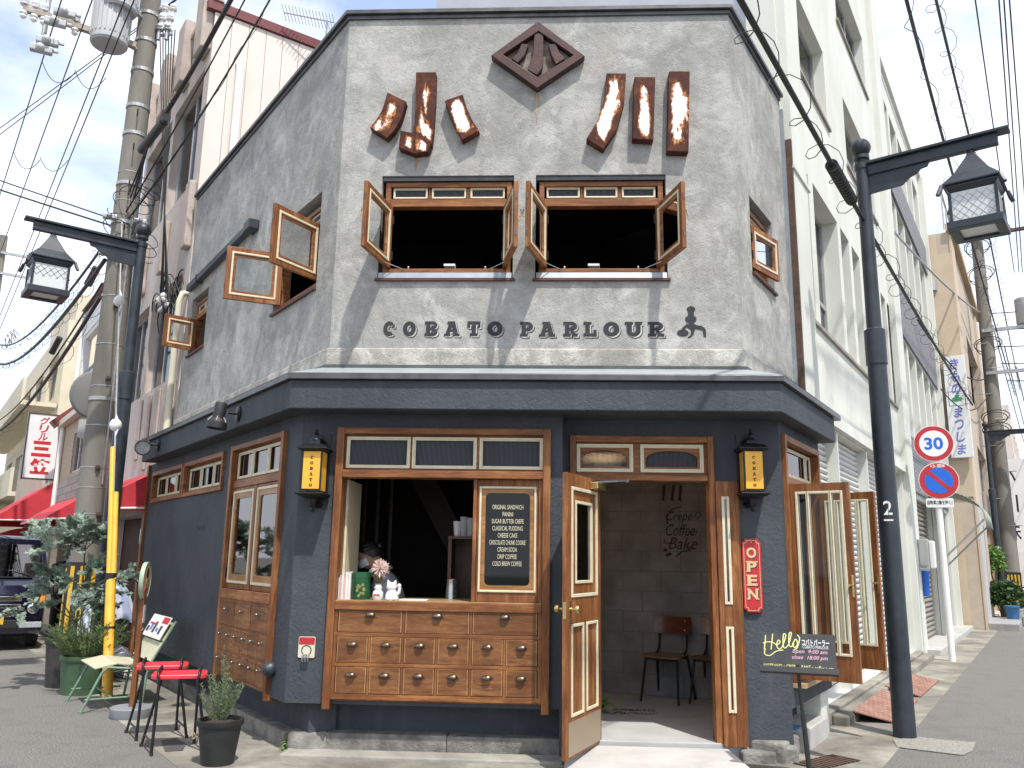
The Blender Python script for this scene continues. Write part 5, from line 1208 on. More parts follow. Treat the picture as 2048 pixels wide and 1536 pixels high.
# ================================================================== wall lanterns and spotlights
def lantern(label, px, n_wall, flip):
    u, zt_ = FRONT.px(px, 905, n_wall+.11); _, zb_ = FRONT.px(px, 982, n_wall+.11)
    rt = root('wall_lantern', label, 'lantern', FRONT(u, n_wall, zb_), 'wall lanterns beside the shop front')
    c = n_wall+.115; w = .083; f = FRONT
    q = B(); q.box(f, u-.045+.05*flip, u+.045+.05*flip, n_wall, n_wall+.012, zb_-.13, zt_+.16); ob('back_plate', q, M('black_metal'), rt)
    for s, nm in ((-1, 'panel'), (1, 'panel')):
        q = B(); a = sorted((u+s*(w-.006), u+s*(w-.002))); q.box(f, a[0], a[1], c-w+.012, c+w-.012, zb_, zt_); ob(nm, q, M('amber'), rt)
    for s in (-1, 1):
        q = B(); a = sorted((c+s*(w-.006), c+s*(w-.002))); q.box(f, u-w+.012, u+w-.012, a[0], a[1], zb_, zt_); ob('panel', q, M('amber'), rt)
    q = B()
    for su in (-1, 1):
        for sn in (-1, 1):
            a, d = sorted((u+su*w, u+su*(w-.013))), sorted((c+sn*w, c+sn*(w-.013))); q.box(f, a[0], a[1], d[0], d[1], zb_-.005, zt_+.01)
    fr_ = ob('corner_bar', q, M('black_metal'), rt); fr_['kind'] = 'stuff'
    q = B()
    for k in range(9): q.cyl(f(u-w+.02+k*(2*w-.04)/8, c+w-.001, zb_+.002), f(u-w+.02+k*(2*w-.04)/8, c+w+.004, zb_+.002), .011, seg=8)
    o = ob('scallop_edge', q, M('black_metal'), rt); o['kind'] = 'stuff'
    q = B(); p4 = [(1.28, 0), (1.42, .012), (1.42, .022), (1.0, .05), (.55, .06), (.5, .085), (.35, .10), (0, .104)]
    q.lathe(f(u, c, zt_+.008), [(r*w*1.414, h) for r, h in p4], 4, rot=math.pi/4); ob('cap', q, M('black_metal'), rt, bevel=.003)
    q = B(); q.lathe(f(u, c, zt_+.10), [(.045, 0), (.04, .015), (.016, .025), (.014, .04), (.022, .052), (.01, .066), (.016, .078), (0, .095)], 14); q.tube([f(u, c, zt_+.12), f(u+.03*flip, n_wall+.05, zt_+.11), f(u+.05*flip, n_wall+.01, zt_+.09)], .011, 8); ob('finial', q, M('black_metal'), rt, smooth=40)
    q = B(); p4 = [(1.1, -.012), (1.40, -.018), (1.40, -.028), (1.05, -.045), (.4, -.06)]
    q.lathe(f(u, c, zb_-.002), [(r*w*1.414, h) for r, h in p4][::-1], 4, rot=math.pi/4); ob('tray', q, M('black_metal'), rt, bevel=.003)
    q = B(); q.lathe(f(u, c-.02, zb_-.17), [(0, 0), (.012, .005), (.018, .02), (.012, .035), (.026, .05), (.032, .075), (.04, .115), (0, .118)], 14); q.tube([f(u, c-.02, zb_-.09), f(u+.02*flip, n_wall+.05, zb_-.12), f(u+.05*flip, n_wall+.01, zb_-.10)], .016, 8); ob('bracket', q, M('black_metal'), rt, smooth=40)
    for i, ch in enumerate('COBATO'):
        zz = zt_-.05-(zt_-zb_-.09)*i/5; sz = .026
        slab(ch, FRONT, u-sz/2, zz-sz/2, sz, sz, c+w-.0018, rt, 'text_dark')
    q = B(); q.box(f, u+(w if flip > 0 else -w)-.0015, u+(w if flip > 0 else -w)-.0005, c-.03, c+.03, zb_+.12, zb_+.22) if False else None
    return rt
simple('text_dark', (.06, .02, .012), (.05, .016, .01), 20, .5, 60, .0)
lantern('black lantern with amber panes on the navy corner left of the serving window', 631, NF, 1)
lantern('black lantern with amber panes above the red hanging sign', 1502, ND, -1)
def spot(label, px, py, aim, open_):
    u, z = LEFT.px(px, py, .355); rt = root('spotlight', label, 'spotlight', LEFT(u, .355, z), 'black spotlights on the canopy edge')
    q = B(); q.lathe(LEFT(u, .356, z), [(.075, 0), (.075, .012), (.06, .022), (0, .024)], 20, axis=LEFT.N); q.tube([LEFT(u, .375, z), LEFT(u, .46, z)], .013, 8); ob('mount', q, M('black_metal'), rt, smooth=40)
    c = LEFT(u+.02, .53, z-.01); a = V3(aim).normalized()
    q = B(); q.lathe(c-a*.10, [(0, 0), (.05, 0), (.055, .01), (.055, .13), (.06, .135), (.06, .14), (.0, .141)], 20, axis=a); ob('body', q, M('matt_black'), rt, smooth=40)
    q = B(); q.lathe(c+a*.045, [(.062, 0), (.088, .035), (.092, .05), (.092, .10), (.086, .10), (.084, .05), (.05, .01)], 24, axis=a); ob('shade', q, M('matt_black'), rt, smooth=40)
    q = B()
    for k in range(6):
        t = k*math.pi/3; s = a.orthogonal().normalized(); s2 = a.cross(s); d = s*math.cos(t)+s2*math.sin(t); q.tube([c+a*.04+d*.06, c+a*.085+d*.094], .006, 5)
    o = ob('fin', q, M('galv'), rt); o['kind'] = 'stuff'
    q = B(); q.lathe(c+a*.12, [(.083, 0), (.083, .004), (0, .006)], 20, axis=a); ob('lens', q, M('lens_clear'), rt, smooth=40)
spot('black finned spotlight pointing down on the canopy edge near the corner', 478, 828, (-.1, -.05, -1), True)
spot('black round spotlight aimed at the street at the far end of the canopy', 318, 890, (.35, -.75, -.35), False)

# red hanging sign
u0, z1 = FRONT.px(1483, 1077, ND+.03); u1, z0 = FRONT.px(1527, 1225, ND+.03)
OS = root('open_sign', 'tall red hanging sign with gold letters on the navy wall beside the door', 'sign', FRONT((u0+u1)/2, ND, z0))
k = .025
def notch(a, c, d, e, k): return [(a+k, d), (c-k, d), (c-k+.006, d+k-.006), (c, d+k), (c, e-k), (c-k+.006, e-k+.006), (c-k, e), (a+k, e), (a+k-.006, e-k+.006), (a, e-k), (a, d+k), (a+k-.006, d+k-.006)]
q = B(); q.poly(FRONT, notch(u0, u1, z0, z1, k), ND+.012, ND+.030); ob('board', q, M('sign_red'), OS, bevel=.002)
q = B(); o_ = notch(u0+.012, u1-.012, z0+.012, z1-.012, k); i_ = notch(u0+.016, u1-.016, z0+.016, z1-.016, k); q.ring(FRONT, o_, i_, ND+.030, ND+.0312); ob('gold_line', q, M('gold_paint'), OS)
for i, ch in enumerate('OPEN'):
    zz = FRONT.px(1503, 1105.5+27.5*i, ND+.03)[1]; um = (u0+u1)/2-.002
    text(ch, .1, FRONT, um+.005, zz-.005, ND+.0315, M('ink'), OS, width=.082, height=.088, bold=.045, depth=.0008); text(ch, .1, FRONT, um, zz, ND+.0325, M('gold_paint'), OS, width=.080, height=.086, bold=.04, depth=.0008)
    if ch != 'O':
        q = B()
        for sx in (-1, 1):
            for sz in (-1, 1):
                if ch == 'P' and sx > 0 and sz < 0: continue
                if ch == 'E' and sx > 0: continue
                q.box(FRONT, um+sx*.036-.012, um+sx*.036+.012, ND+.0322, ND+.0334, zz+sz*.038-.005, zz+sz*.038+.005)
        ob('serif', q, M('gold_paint'), OS)['kind'] = 'stuff'
q = B(); q.ball(FRONT((u0+u1)/2, ND+.032, z1-.03), .007, 8, 6); ob('nail', q, M('brass'), OS)
# drinks token plate and bottle hook by the corner
u0, z1 = FRONT.px(598, 1273, NF+.01); u1, z0 = FRONT.px(628, 1324, NF+.01)
WP = root('wall_plate', 'small cream plate with red top and hook on the navy corner wall', 'wall plate', FRONT((u0+u1)/2, NF, z0))
q = B(); q.poly(FRONT, rrect(u0, u1, z0+.03, z1, .012), NF+.001, NF+.010); ob('plate', q, M('pvc_cream'), WP)
q = B(); q.poly(FRONT, rrect(u0+.004, u1-.004, z1-.06, z1-.005, .008), NF+.010, NF+.0115); ob('red_band', q, M('sign_red'), WP)
q = B(); um = (u0+u1)/2; q.ring(FRONT, [(um+.042*math.cos(t*.4488), z1-.105+.042*math.sin(t*.4488)) for t in range(14)], [(um+.034*math.cos(t*.4488), z1-.105+.034*math.sin(t*.4488)) for t in range(14)], NF+.010, NF+.0112); ob('ring_print', q, M('ink'), WP)
q = B()
for s in (-.022, 0, .022): q.tube([FRONT(um+s, NF+.01, z0+.055), FRONT(um+s, NF+.035, z0+.05), FRONT(um+s, NF+.04, z0+.02), FRONT(um+s, NF+.03, z0+.005)], .007, 6)
ob('hook', q, M('steel'), WP, smooth=40)

# ================================================================== street lamps
def street_lamp(label, base, arm, num, numside, lat, top=5.72, group='black street lamps', s=1.0, detail=True, face=None):
    bx, by = base; rt = root('street_lamp', label, 'street lamp', (bx, by, 0), group)
    P = lambda z, dx=0, dy=0: V3((bx+dx, by+dy, z))
    q = B(); q.lathe((bx, by, 0), [(.098, -.02), (.095, .3), (.090, 3.05), (.088, 3.40), (.098, 3.405), (.098, 3.75), (.080, 3.76), (.070, 3.77), (.064, top-.30), (.064, top-.28), (.075, top-.27), (.075, top-.22), (.05, top-.20), (.05, top-.165), (.075, top-.16), (.075, top-.12), (0.03, top-.11)], 20); ob('post', q, M('lamp_paint'), rt, smooth=35)
    q = B(); q.ball((bx, by, top-.03), .098, 18, 12); ob('ball_finial', q, M('lamp_paint'), rt, smooth=180)
    a = V3((arm[0]-bx, arm[1]-by, 0)); ln = a.length; a.normalize(); F = Fr((bx, by, 0), a, V3((a.y, -a.x, 0)))
    za = top-.30
    q = B(); q.box(F, .06, ln, -.035, .035, za-.055, za+.055); q.box(F, .06, ln+.10, -.075, .075, za+.056, za+.085); ob('arm', q, M('lamp_paint'), rt, bevel=.006)
    q = B(); zz = [(.055, za-.06), (.62, za-.06), (.60, za-.10), (.54, za-.11), (.50, za-.15), (.44, za-.17), (.36, za-.235), (.055, za-.25)]; q.poly(F, zz, -.012, .012); ob('scroll_bracket', q, M('lamp_paint'), rt)
    c = bx+a.x*(ln-.23), by+a.y*(ln-.23); zl = za-.80
    G = Fr((c[0], c[1], 0), a, F.N) if face is None else Fr((c[0], c[1], 0), face[0], face[1])
    q = B(); q.cyl((*c, za-.06), (*c, za-.19), .03, seg=10); ob('hanger', q, M('lamp_paint'), rt, smooth=40)
    w = .205; hz = .42
    # roof: steep pyramid with flared eaves
    pr_ = [(1.62, .0), (1.62, .016), (1.0, .13), (.28, .33), (.24, .36), (0, .365)]
    rot = math.atan2(G.U.y, G.U.x)+math.pi/4
    q = B(); q.lathe((*c, zl+hz-.06), [(w*1.0*r*1.03, h) for r, h in pr_], 4, rot=rot); ob('roof', q, M('lamp_paint'), rt, bevel=.006)
    q = B(); q.lathe((*c, zl+hz-.13), [(w*1.25, 0), (w*1.50, .05), (w*1.50, .068), (0, .068)], 4, rot=rot); ob('eave_block', q, M('lamp_paint'), rt, bevel=.005)
    for su, sn in ((1, 1), (1, -1), (-1, 1), (-1, -1)):
        q = B(); e = G(su*w*1.17, sn*w*1.17, zl+hz-.055); e2 = G(su*w*1.34, sn*w*1.34, zl+hz-.16); q.tube([e, (e+e2)/2+V3((0, 0, -.01)), e2], [.018, .022, .02], 6); ob('eave_tip', q, M('lamp_paint'), rt)
    for su, sn in ((1, 1), (1, -1), (-1, 1), (-1, -1)):
        q = B(); a1 = sorted((su*w, su*(w-.028))); a2 = sorted((sn*w, sn*(w-.028))); q.box(G, *a1, *a2, zl, zl+hz-.13); ob('corner_bar', q, M('lamp_paint'), rt)
    q = B(); q.box(G, -w*1.12, w*1.12, w*.72, w*1.12, zl-.075, zl); q.box(G, -w*1.12, w*1.12, -w*1.12, -w*.72, zl-.075, zl); q.box(G, -w*1.12, -w*.72, -w*.72, w*.72, zl-.075, zl-.002); q.box(G, w*.72, w*1.12, -w*.72, w*.72, zl-.075, zl-.002); ob('tray', q, M('lamp_paint'), rt, bevel=.005)
    q = B(); q.box(G, -w*.72, w*.72, -w*.72, w*.72, zl-.05, zl-.045); ob('pane', q, M('glass_frosted'), rt)
    for sgn in (-1, 1):
        for ax in (0, 1):
            q = B(); d = sorted((sgn*(w-.014), sgn*(w-.018)))
            if ax: q.box(G, -w+.028, w-.028, *d, zl+.002, zl+hz-.132)
            else: q.box(G, *d, -w+.028, w-.028, zl+.002, zl+hz-.132)
            p = ob('pane', q, M('glass_frosted'), rt)
            if not detail: continue
            q = B(); W_ = w-.03; H_ = hz-.14; m_ = 6
            for k in range(-m_, m_+1):
                for dr in (1, -1):
                    pts = []
                    for t in [i/12 for i in range(13)]:
                        x = -W_+2*W_*t; zz_ = H_*.5+dr*(x)*1.1+k*H_/3.4
                        if .005 < zz_ < H_-.005 and (zz_ > H_*.42 if lat == 1 else True): pts.append((x, zz_))
                    if len(pts) > 1:
                        e = (w-.012)*sgn
                        pp = [(G(x, e, zl+z_) if ax else G(e, x, zl+z_)) for x, z_ in (pts[0], pts[-1])]; q.tube(pp, .0018, 4)
            if q.v: ob('lattice', q, M('box_grey' if lat == 0 else 'lamp_paint'), p)['kind'] = 'stuff'
    if num:
        fr = Fr((bx, by, 0), V3(numside[0]), V3(numside[1]))
        text(num, .16, fr, 0, 2.02, .0905, M('white_paint'), rt, name='number', height=.13, width=.075, bold=.01, depth=.002); q = B(); q.box(fr, -.04, .04, .089, .0925, 1.90, 1.915); ob('number_bar', q, M('white_paint'), rt)
    return rt
pR = at_z(1810, 1475); toR = at_z(2005, 262, 5.50)
v_ = V3((-pR.x, -pR.y, 0)).normalized(); sv = V3((-v_.y, v_.x, 0))
street_lamp('black street lamp with hanging lattice lantern on the right of the shop', (pR.x, pR.y), (toR.x-.05, toR.y), '2', (sv*1.0, v_) if False else ((V3((v_.y, -v_.x, 0))*-1), v_), 0, face=None)
lL = (-5.44, 10.22); toL = at_z(68, 438, 5.50); v_ = V3((-lL[0], -lL[1], 0)).normalized()
street_lamp('black street lamp with hanging lantern on the left beside the utility pole', lL, (toL.x, toL.y), '4', (V3((v_.y, -v_.x, 0))*-1, v_), 1)
pf = RIGHT(22.0, .75, 0); af = RIGHT(22.0, 2.2, 0); street_lamp('black street lamp far down the right street beside the second pole', (pf.x, pf.y), (af.x, af.y), '1', (RIGHT.N, -RIGHT.U), 0, detail=False)
pf = LEFT(25.0, .9, 0); af = LEFT(25.0, 2.3, 0); street_lamp('black street lamp at the far left edge beyond the red awnings', (pf.x, pf.y), (af.x, af.y), None, None, 0, detail=False)

# ================================================================== concrete utility poles
def band(b, x, y, z, r, h=.05): b.lathe((x, y, z), [(r, 0), (r+.012, 0), (r+.012, h), (r, h)], 20)
def insul(b, p, s=1.0, up=V3((0, 0, 1))): b.lathe(p, [(.012*s, 0), (.05*s, .01*s), (.055*s, .03*s), (.025*s, .05*s), (.045*s, .065*s), (.045*s, .085*s), (.02*s, .11*s), (0, .12*s)], 10, axis=up)
UPX, UPY = -6.25, 11.2
UP = root('utility_pole', 'tall concrete utility pole with two grey transformers on the left', 'utility pole', (UPX, UPY, 0))
rr = lambda z: .215-.0072*z
tw = V3((-UPX, -UPY, 0)).normalized()
def at_p(px, py, d=0.0): return on_plane(px, py, V3((UPX, UPY, 0))+tw*d, tw)
q = B(); q.lathe((UPX, UPY, -.05), [(rr(0), 0)]+[(rr(z)+d, z+.05) for z in (1, 2.2, 3.4, 4.6, 5.8, 7, 8.2, 9.4) for d in (0, )]+[(rr(13), 13.05)], 28); ob('shaft', q, M('pole_concrete'), UP, smooth=60)
for z in (1.62, 2.0, 2.35, 2.62, 3.2, 3.75, 4.35, 5.05, 5.6, 6.5, 6.95):
    q = B(); q.lathe((UPX, UPY, z), [(rr(z)-.002, 0), (rr(z)+.004, 0), (rr(z)+.004, .012), (rr(z)-.002, .012)], 24); ob('wire_band', q, M('galv'), UP)
for z in (3.55, 6.15, 6.75, 7.55, 8.0, 8.6, at_p(285, 88).z, at_p(292, 35).z):
    q = B(); band(q, UPX, UPY, z, rr(z)); ob('steel_band', q, M('galv'), UP)
tw = V3((-UPX, -UPY, 0)).normalized(); sd_ = V3((tw.y, -tw.x, 0))      # towards the viewer; sd_ points to the viewer's left
if sd_.x > 0: sd_ = -sd_
for z, s in ((2.62, .1), (3.85, .1), (4.9, .05), (5.5, .1), (2.0, .5)):
    p = V3((UPX, UPY, z))+(tw*math.cos(s)-sd_*math.sin(s))*rr(z); q = B(); q.cyl(p-tw*.02, p+tw*.03, .035, seg=10); q.cyl(p+tw*.02, p+tw*.06, .018, seg=8); ob('step_socket', q, M('grate_rust'), UP, smooth=40)
for z in (6.05, 6.72, 7.85, 7.3):
    p = V3((UPX, UPY, z)); q = B(); q.cyl(p+tw*rr(z), p+tw*(rr(z)+.16)+V3((0, 0, .02)), .011, seg=6); ob('step_bolt', q, M('grate_rust'), UP)
# hazard wrap near the foot
q = B(); q.lathe((UPX, UPY, .42), [(rr(.5)+.003, 0), (rr(.5)+.006, 0), (rr(.5)+.004, .95), (rr(1.4), .95)], 28); hw = ob('hazard_wrap', q, M('matt_black'), UP, smooth=60)
for k in range(10):
    q = B(); pts = []
    for i in range(7):
        t = i/6; a0 = 2*math.pi*k/10+t*.0; 
        for da in (0, .28): pts.append(V3((UPX+(rr(.5)+.008)*math.cos(a0+da), UPY+(rr(.5)+.008)*math.sin(a0+da), .47+.85*t)))
    q.add(pts, [(2*i, 2*i+1, 2*i+3, 2*i+2) for i in range(6)]); ob('stripe', q, M('yellow_stripe'), hw)
# transformers
for (px_, py_), h, rad, dd_ in (((217, 92), 1.0, .255, .32), ((236, 24), 1.1, .255, .40)):
    q = B(); c = at_p(px_, py_, dd_); z0 = c.z; c = tuple(c); q.lathe(c, [(0, 0), (rad*.92, 0), (rad*.95, .02), (rad, .03), (rad, h), (rad*.9, h+.04), (0, h+.06)], 24); t_ = ob('transformer_can', q, M('slate'), UP, smooth=40)
    q = B()
    for k in range(24): a0 = 2*math.pi*k/24; q.box(Fr(c, (math.cos(a0), math.sin(a0), 0), (-math.sin(a0), math.cos(a0), 0)), rad, rad+.012, -.01, .01, .12, h-.12)
    ob('rib', q, M('slate'), t_)['kind'] = 'stuff'
    q = B(); q.cyl(V3(c)+V3((0, 0, .2)), V3((UPX, UPY, z0+.2)), .035, seg=6); q.cyl(V3(c)+V3((0, 0, h-.2)), V3((UPX, UPY, z0+h-.2)), .035, seg=6); ob('hanger', q, M('galv'), t_)
# cross arm with insulators, cut-out switches
xa = V3((UPX, UPY, 7.62))+tw*.2; e1 = at_z(45, 15, 8.55)
e1 = at_p(46, 16, .32); e0_ = at_p(272, 92, .24)
q = B(); obox(q, e0_, e1, .045, (e1-e0_).normalized().cross(V3((0, 0, 1))).normalized(), .04); ca = ob('cross_arm', q, simple('arm_rusty', (.40, .38, .35), (.26, .19, .14), 12, .7, 50, .3, .004), UP, bevel=.004)
for t in (.99, .90, .82, .55): q = B(); insul(q, e0_.lerp(e1, t)+V3((0, 0, .045)), 1.2); ob('insulator', q, M('ceramic'), UP, smooth=60); q = B(); insul(q, e0_.lerp(e1, t)-V3((0, 0, .045)), 1.0, V3((0, 0, -1))); ob('insulator', q, M('ceramic'), UP, smooth=60)
q = B(); m_ = e0_.lerp(e1, .80); q.cyl(m_-V3((0, 0, .55)), m_+V3((0, 0, .75)), .035, seg=8); ob('arm_strut', q, M('galv'), UP)
for dz, dd in ((.02, .22), (-.16, .12), (-.48, .06), (-.62, .0)):
    q = B(); c = m_+tw*.16+V3((0, 0, dz))-sd_*dd; q.box(Fr(c, -sd_, tw), -.13, .15, -.05, .05, -.05, .05); q.ball(c+tw*.06, .06, 10, 8); q.box(Fr(c, -sd_, tw), .15, .22, -.02, .02, -.01, .04); ob('cutout_switch', q, M('plastic_grey') if 'plastic_grey' in MAT else simple('plastic_grey', (.45, .47, .48), (.38, .40, .41), 8, .4), UP, bevel=.015)
# clutter of fittings and wire coils on the shaft
def coil(b, c, r, axis, turns=2.5, wob=.3, k=26, rad=.006):
    a = V3(axis).normalized(); s = a.orthogonal().normalized(); s2 = a.cross(s); pts = []
    for i in range(int(k*turns)):
        t = 2*math.pi*i/k; rr_ = r*(1+wob*math.sin(t*1.7+c[0]*9)*.4); pts.append(V3(c)+s*rr_*math.cos(t)+s2*rr_*math.sin(t)+a*(.02*t))
    b.tube(pts, rad, 5)
for (z, off, r) in ((6.35, .05, .26), (5.95, -.1, .22), (6.55, .2, .18), (5.72, .15, .28)):
    q = B(); coil(q, V3((UPX, UPY, z))+tw*.22-sd_*off, r, (0.2, .3, 1)); ob('wire_coil', q, M('cable'), UP)
for z in (6.2, 5.85, 5.65):
    for s in (-1, 1):
        q = B(); p = V3((UPX, UPY, z))+tw*.15+sd_*s*.2; q.box(Fr(p, sd_, tw), -.09, .09, -.04, .06, -.03, .03); q.cyl(p+tw*.05, p+tw*.14, .03, seg=8); ob('clamp', q, M('galv'), UP, bevel=.006)
# secondary rack with insulators on the right side of the shaft
for k in range(6):
    q = B(); p = at_p(318+16*(k//3)+6*(k % 3), 62-20*(k % 3), .12); insul(q, p, 1.1); q.cyl(p-V3((0, 0, .15)), p, .03, seg=8); ob('insulator', q, M('ceramic') if k % 3 else M('galv'), UP, smooth=50)
q = B(); q.cyl(at_p(290, 75), at_p(345, 68, .12), .025, seg=6); q.cyl(at_p(293, 22), at_p(352, 14, .12), .025, seg=6); ob('rack_arm', q, M('galv'), UP)
# earth wire down the shaft
q = B(); q.tube([V3((UPX, UPY, z))+tw.lerp(-sd_, .35).normalized()*(rr(z)+.012) for z in (2.4, 3.5, 4.6, 5.6, 6.3)], .012, 6); ob('earth_wire', q, M('galv'), UP)
# traffic mirror seen from behind
mr = at_p(196, 790, -.18)
q = B(); ax = (tw*-1+sd_*.35).normalized(); q.lathe(mr, [(0, .06), (.2, .055), (.33, .03), (.36, 0), (.36, -.03), (.34, -.035), (0, -.036)], 32, axis=tw); mrr = ob('traffic_mirror', q, simple('mirror_grey', (.17, .17, .165), (.14, .14, .135), 4, .6, 40, .05), UP, smooth=30)
for dz in (.2, -.22):
    q = B(); q.box(Fr(mr+V3((0, 0, dz)), -sd_, tw), .02, .32, -.0, .05, -.03, .03); ob('mirror_arm', q, M('galv'), mrr)
q = B(); c = at_p(172, 858, .02); q.poly(Fr(c, -sd_, tw), rrect(-.10, .08, -.13, .13, .03), -.01, .01); ob('back_of_sign', q, M('box_grey'), UP)

# second concrete pole down the right street
P2 = RIGHT(22.6, 1.0, 0)
vz2 = lambda py: vert_z(1965, py, P2.x, P2.y)
RP = root('utility_pole', 'concrete utility pole with hazard plate and small transformer on the right', 'utility pole', P2)
q = B(); q.lathe((P2.x, P2.y, -.05), [(.25, 0), (.16, vz2(455)), (0, vz2(455))], 24); ob('shaft', q, M('pole_concrete'), RP, smooth=40)
q = B(); f = Fr(RIGHT(22.6, 1.0, 0), RIGHT.N, -RIGHT.U); q.box(f, -.12, .26, .20, .26, .35, 1.35); hz = ob('hazard_plate', q, M('matt_black'), RP)
for k in range(4): q = B(); q.box(f, -.09+.088*k, -.045+.088*k, .261, .266, .42, 1.28); ob('stripe', q, M('yellow_stripe'), hz)
for z, ln, nb in ((vz2(480), 3.0, 'grate_rust'), (vz2(668), 3.4, 'galv'), (vz2(752), 3.0, 'galv')):
    q = B(); q.box(f, -1.3 if nb == 'grate_rust' else -.1, ln-1.2, .18, .27, z, z+.1); ob('cross_arm', q, M(nb), RP)
q = B(); q.lathe(f(1.15, .1, vz2(660)), [(0, 0), (.30, .02), (.32, .05), (.32, .8), (.26, .86), (0, .9)], 20); ob('transformer_can', q, M('slate'), RP, smooth=40)
for u in (-1.1, -.6, .9, 1.5): q = B(); insul(q, f(u, .22, vz2(480)+.1), 2.0); ob('insulator', q, M('ceramic'), RP, smooth=50)
for z in (vz2(505), vz2(560), vz2(700), vz2(845), vz2(870)): q = B(); coil(q, f(0, .25, z), .35, (.3, .4, 1), 2.2, rad=.014); ob('wire_coil', q, M('cable'), RP)
for k in range(9): q = B(); q.cyl(f(0, .2, 1.9+.8*k), f(.42*(1 if k % 2 else -1), .22, 1.9+.8*k), .014, seg=5); ob('step_bolt', q, M('galv'), RP)
P3 = LEFT(29, 1.2, 0); fp = at_z(18, 1000, 1.6)
FP = root('utility_pole', 'thin concrete utility pole far off at the left edge', 'utility pole', P3)
q = B(); q.lathe((P3.x, P3.y, -.05), [(.22, 0), (.15, 13.2), (0, 13.2)], 20); ob('shaft', q, M('pole_concrete'), FP, smooth=40)
f3 = Fr(P3, -LEFT.N, -LEFT.U)
for z in (12.4, 11.6): q = B(); q.box(f3, -1.2, 1.3, .15, .23, z, z+.09); ob('cross_arm', q, M('galv'), FP)
for u in (-1.0, -.4, .9, 1.2): q = B(); insul(q, f3(u, .18, 12.5), 2.0); ob('insulator', q, M('ceramic'), FP, smooth=50)
for k in range(3): q = B(); coil(q, f3(.5+.1*k, .3, 9.0+.16*k), .16, (.8, .5, .3*k), 1.6, rad=.012); ob('wire_coil', q, M('cable'), FP)

# guy wire with yellow covers
g0 = at_z(214, 1398); g1 = V3((UPX+.15, UPY-.35, vert_z(283, 440, UPX+.15, UPY-.35)))
GW = root('guy_wire', 'guy wire in yellow plastic covers running up beside the left lamp', 'guy wire', g0)
L3 = lambda t: g0.lerp(g1, t)
q = B(); q.tube([L3(.0), L3(1)], .011, 6); ob('wire', q, M('galv'), GW)
def tz(py):
    lo, hi = 0, 1
    for _ in range(40):
        m = (lo+hi)/2; d = L3(m)-CAM; yy = 768-FL*d.dot(_u)/d.dot(_f)
        if yy > py: lo = m
        else: hi = m
    return m
q = B(); q.cyl(L3(0.0), L3(tz(1160)), .055, .052, seg=14); ob('cover', q, M('yellow_guard'), GW, smooth=40)
ofs = V3((.02, 0, 0))
q = B(); q.cyl(L3(tz(1160))-ofs, L3(tz(895))-ofs*1.2, .032, .030, seg=12); ob('cover', q, M('yellow_guard'), GW, smooth=40)
q = B(); q.cyl(L3(tz(1160))+ofs*1.4, L3(tz(985))+ofs*1.6, .032, .030, seg=12); ob('cover', q, M('yellow_guard'), GW, smooth=40)
for py, h in ((1155, .10), (1255, .03)): q = B(); t = tz(py); q.cyl(L3(t)-V3((0, 0, h/2)), L3(t)+V3((0, 0, h/2)), .06, seg=14); ob('tape', q, M('matt_black'), GW, smooth=40)
for py in (850, 602): q = B(); q.ball(L3(tz(py)), .072, 14, 10, (1, 1, 1.1)); q.tube([L3(tz(py+22))+V3((.0, 0, 0)), L3(tz(py))+V3((.05, 0, .0)), L3(tz(py-22))], .010, 6); ob('ball_insulator', q, M('ceramic'), GW, smooth=60)

# ================================================================== folded-out glazed doors on the right wall
zf0, zf1 = .60, 2.15
b = B(); b.frame(RIGHT, .37, 1.63, zf0-.03, 2.57, .055, NR-.12, NR+.035, wb=.06); ob('door_frame', b, M('wood_v'), CAFE, bevel=.004)
b = B(); b.box(RIGHT, .425, 1.575, NR-.10, NR+.01, 2.16, 2.225); ob('transom_rail', b, M('wood_h'), CAFE, bevel=.004)
hol = [(.46, .60, 2.26, 2.48), (.66, 1.34, 2.26, 2.48), (1.40, 1.54, 2.26, 2.48)]
b = B(); b.wall(RIGHT, .425, 1.575, 2.225, 2.51, hol, NR-.09, NR-.05); tl = ob('top_light', b, M('wood_h'), CAFE)
for h in hol: moulding(RIGHT, h[0]-.016, h[1]+.016, h[2]-.016, h[3]+.016, NR-.048, tl); pane(RIGHT, *h, NR-.06, tl, 'glass_window')
def glazed_leaf(p0, p1, z0, z1, flip):
    fr, w = leaf(p0, p1, flip); t = .02; s = .055
    wg = [.10, .19, .10]; gap = (w-2*s-sum(wg))/2
    us = []; u = s
    for g in wg: us.append((u, u+g)); u += g+gap
    b = B(); b.wall(fr, 0, w, z0, z1, [(a, c, z0+.20, z1-.07) for a, c in us], -t, t); o = ob('glazed_door_leaf', b, M('wood_v'), CAFE)
    for a, c in us:
        for sd in (-1, 1):
            q = B(); x, y = sorted((sd*.008, sd*(t+.008))); q.frame(fr, a-.004, c+.004, z0+.196, z1-.066, .02, x, y); ob('moulding', q, M('cream'), o, bevel=.004)
        q = B(); q.quad(fr(a+.01, 0, z0+.21), fr(c-.01, 0, z0+.21), fr(c-.01, 0, z1-.08), fr(a+.01, 0, z1-.08)); ob('pane', q, M('glass'), o)
    q = B(); q.box(fr, w-.02, w-.005, -t-.006, -t-.0005, 1.25, 1.42); q.cyl(fr(w-.03, -t, 1.34), fr(w-.03, -t-.05, 1.34), .01, seg=8); ob('latch', q, M('brass'), o)
    return o
h1 = RIGHT(.44, NR+.03, 0); h2_ = RIGHT(1.56, NR+.03, 0)
glazed_leaf((h1.x, h1.y), (2.385, 6.90), zf0, zf1, True)
glazed_leaf((h2_.x, h2_.y), (2.91, 7.79), zf0, zf1, True)
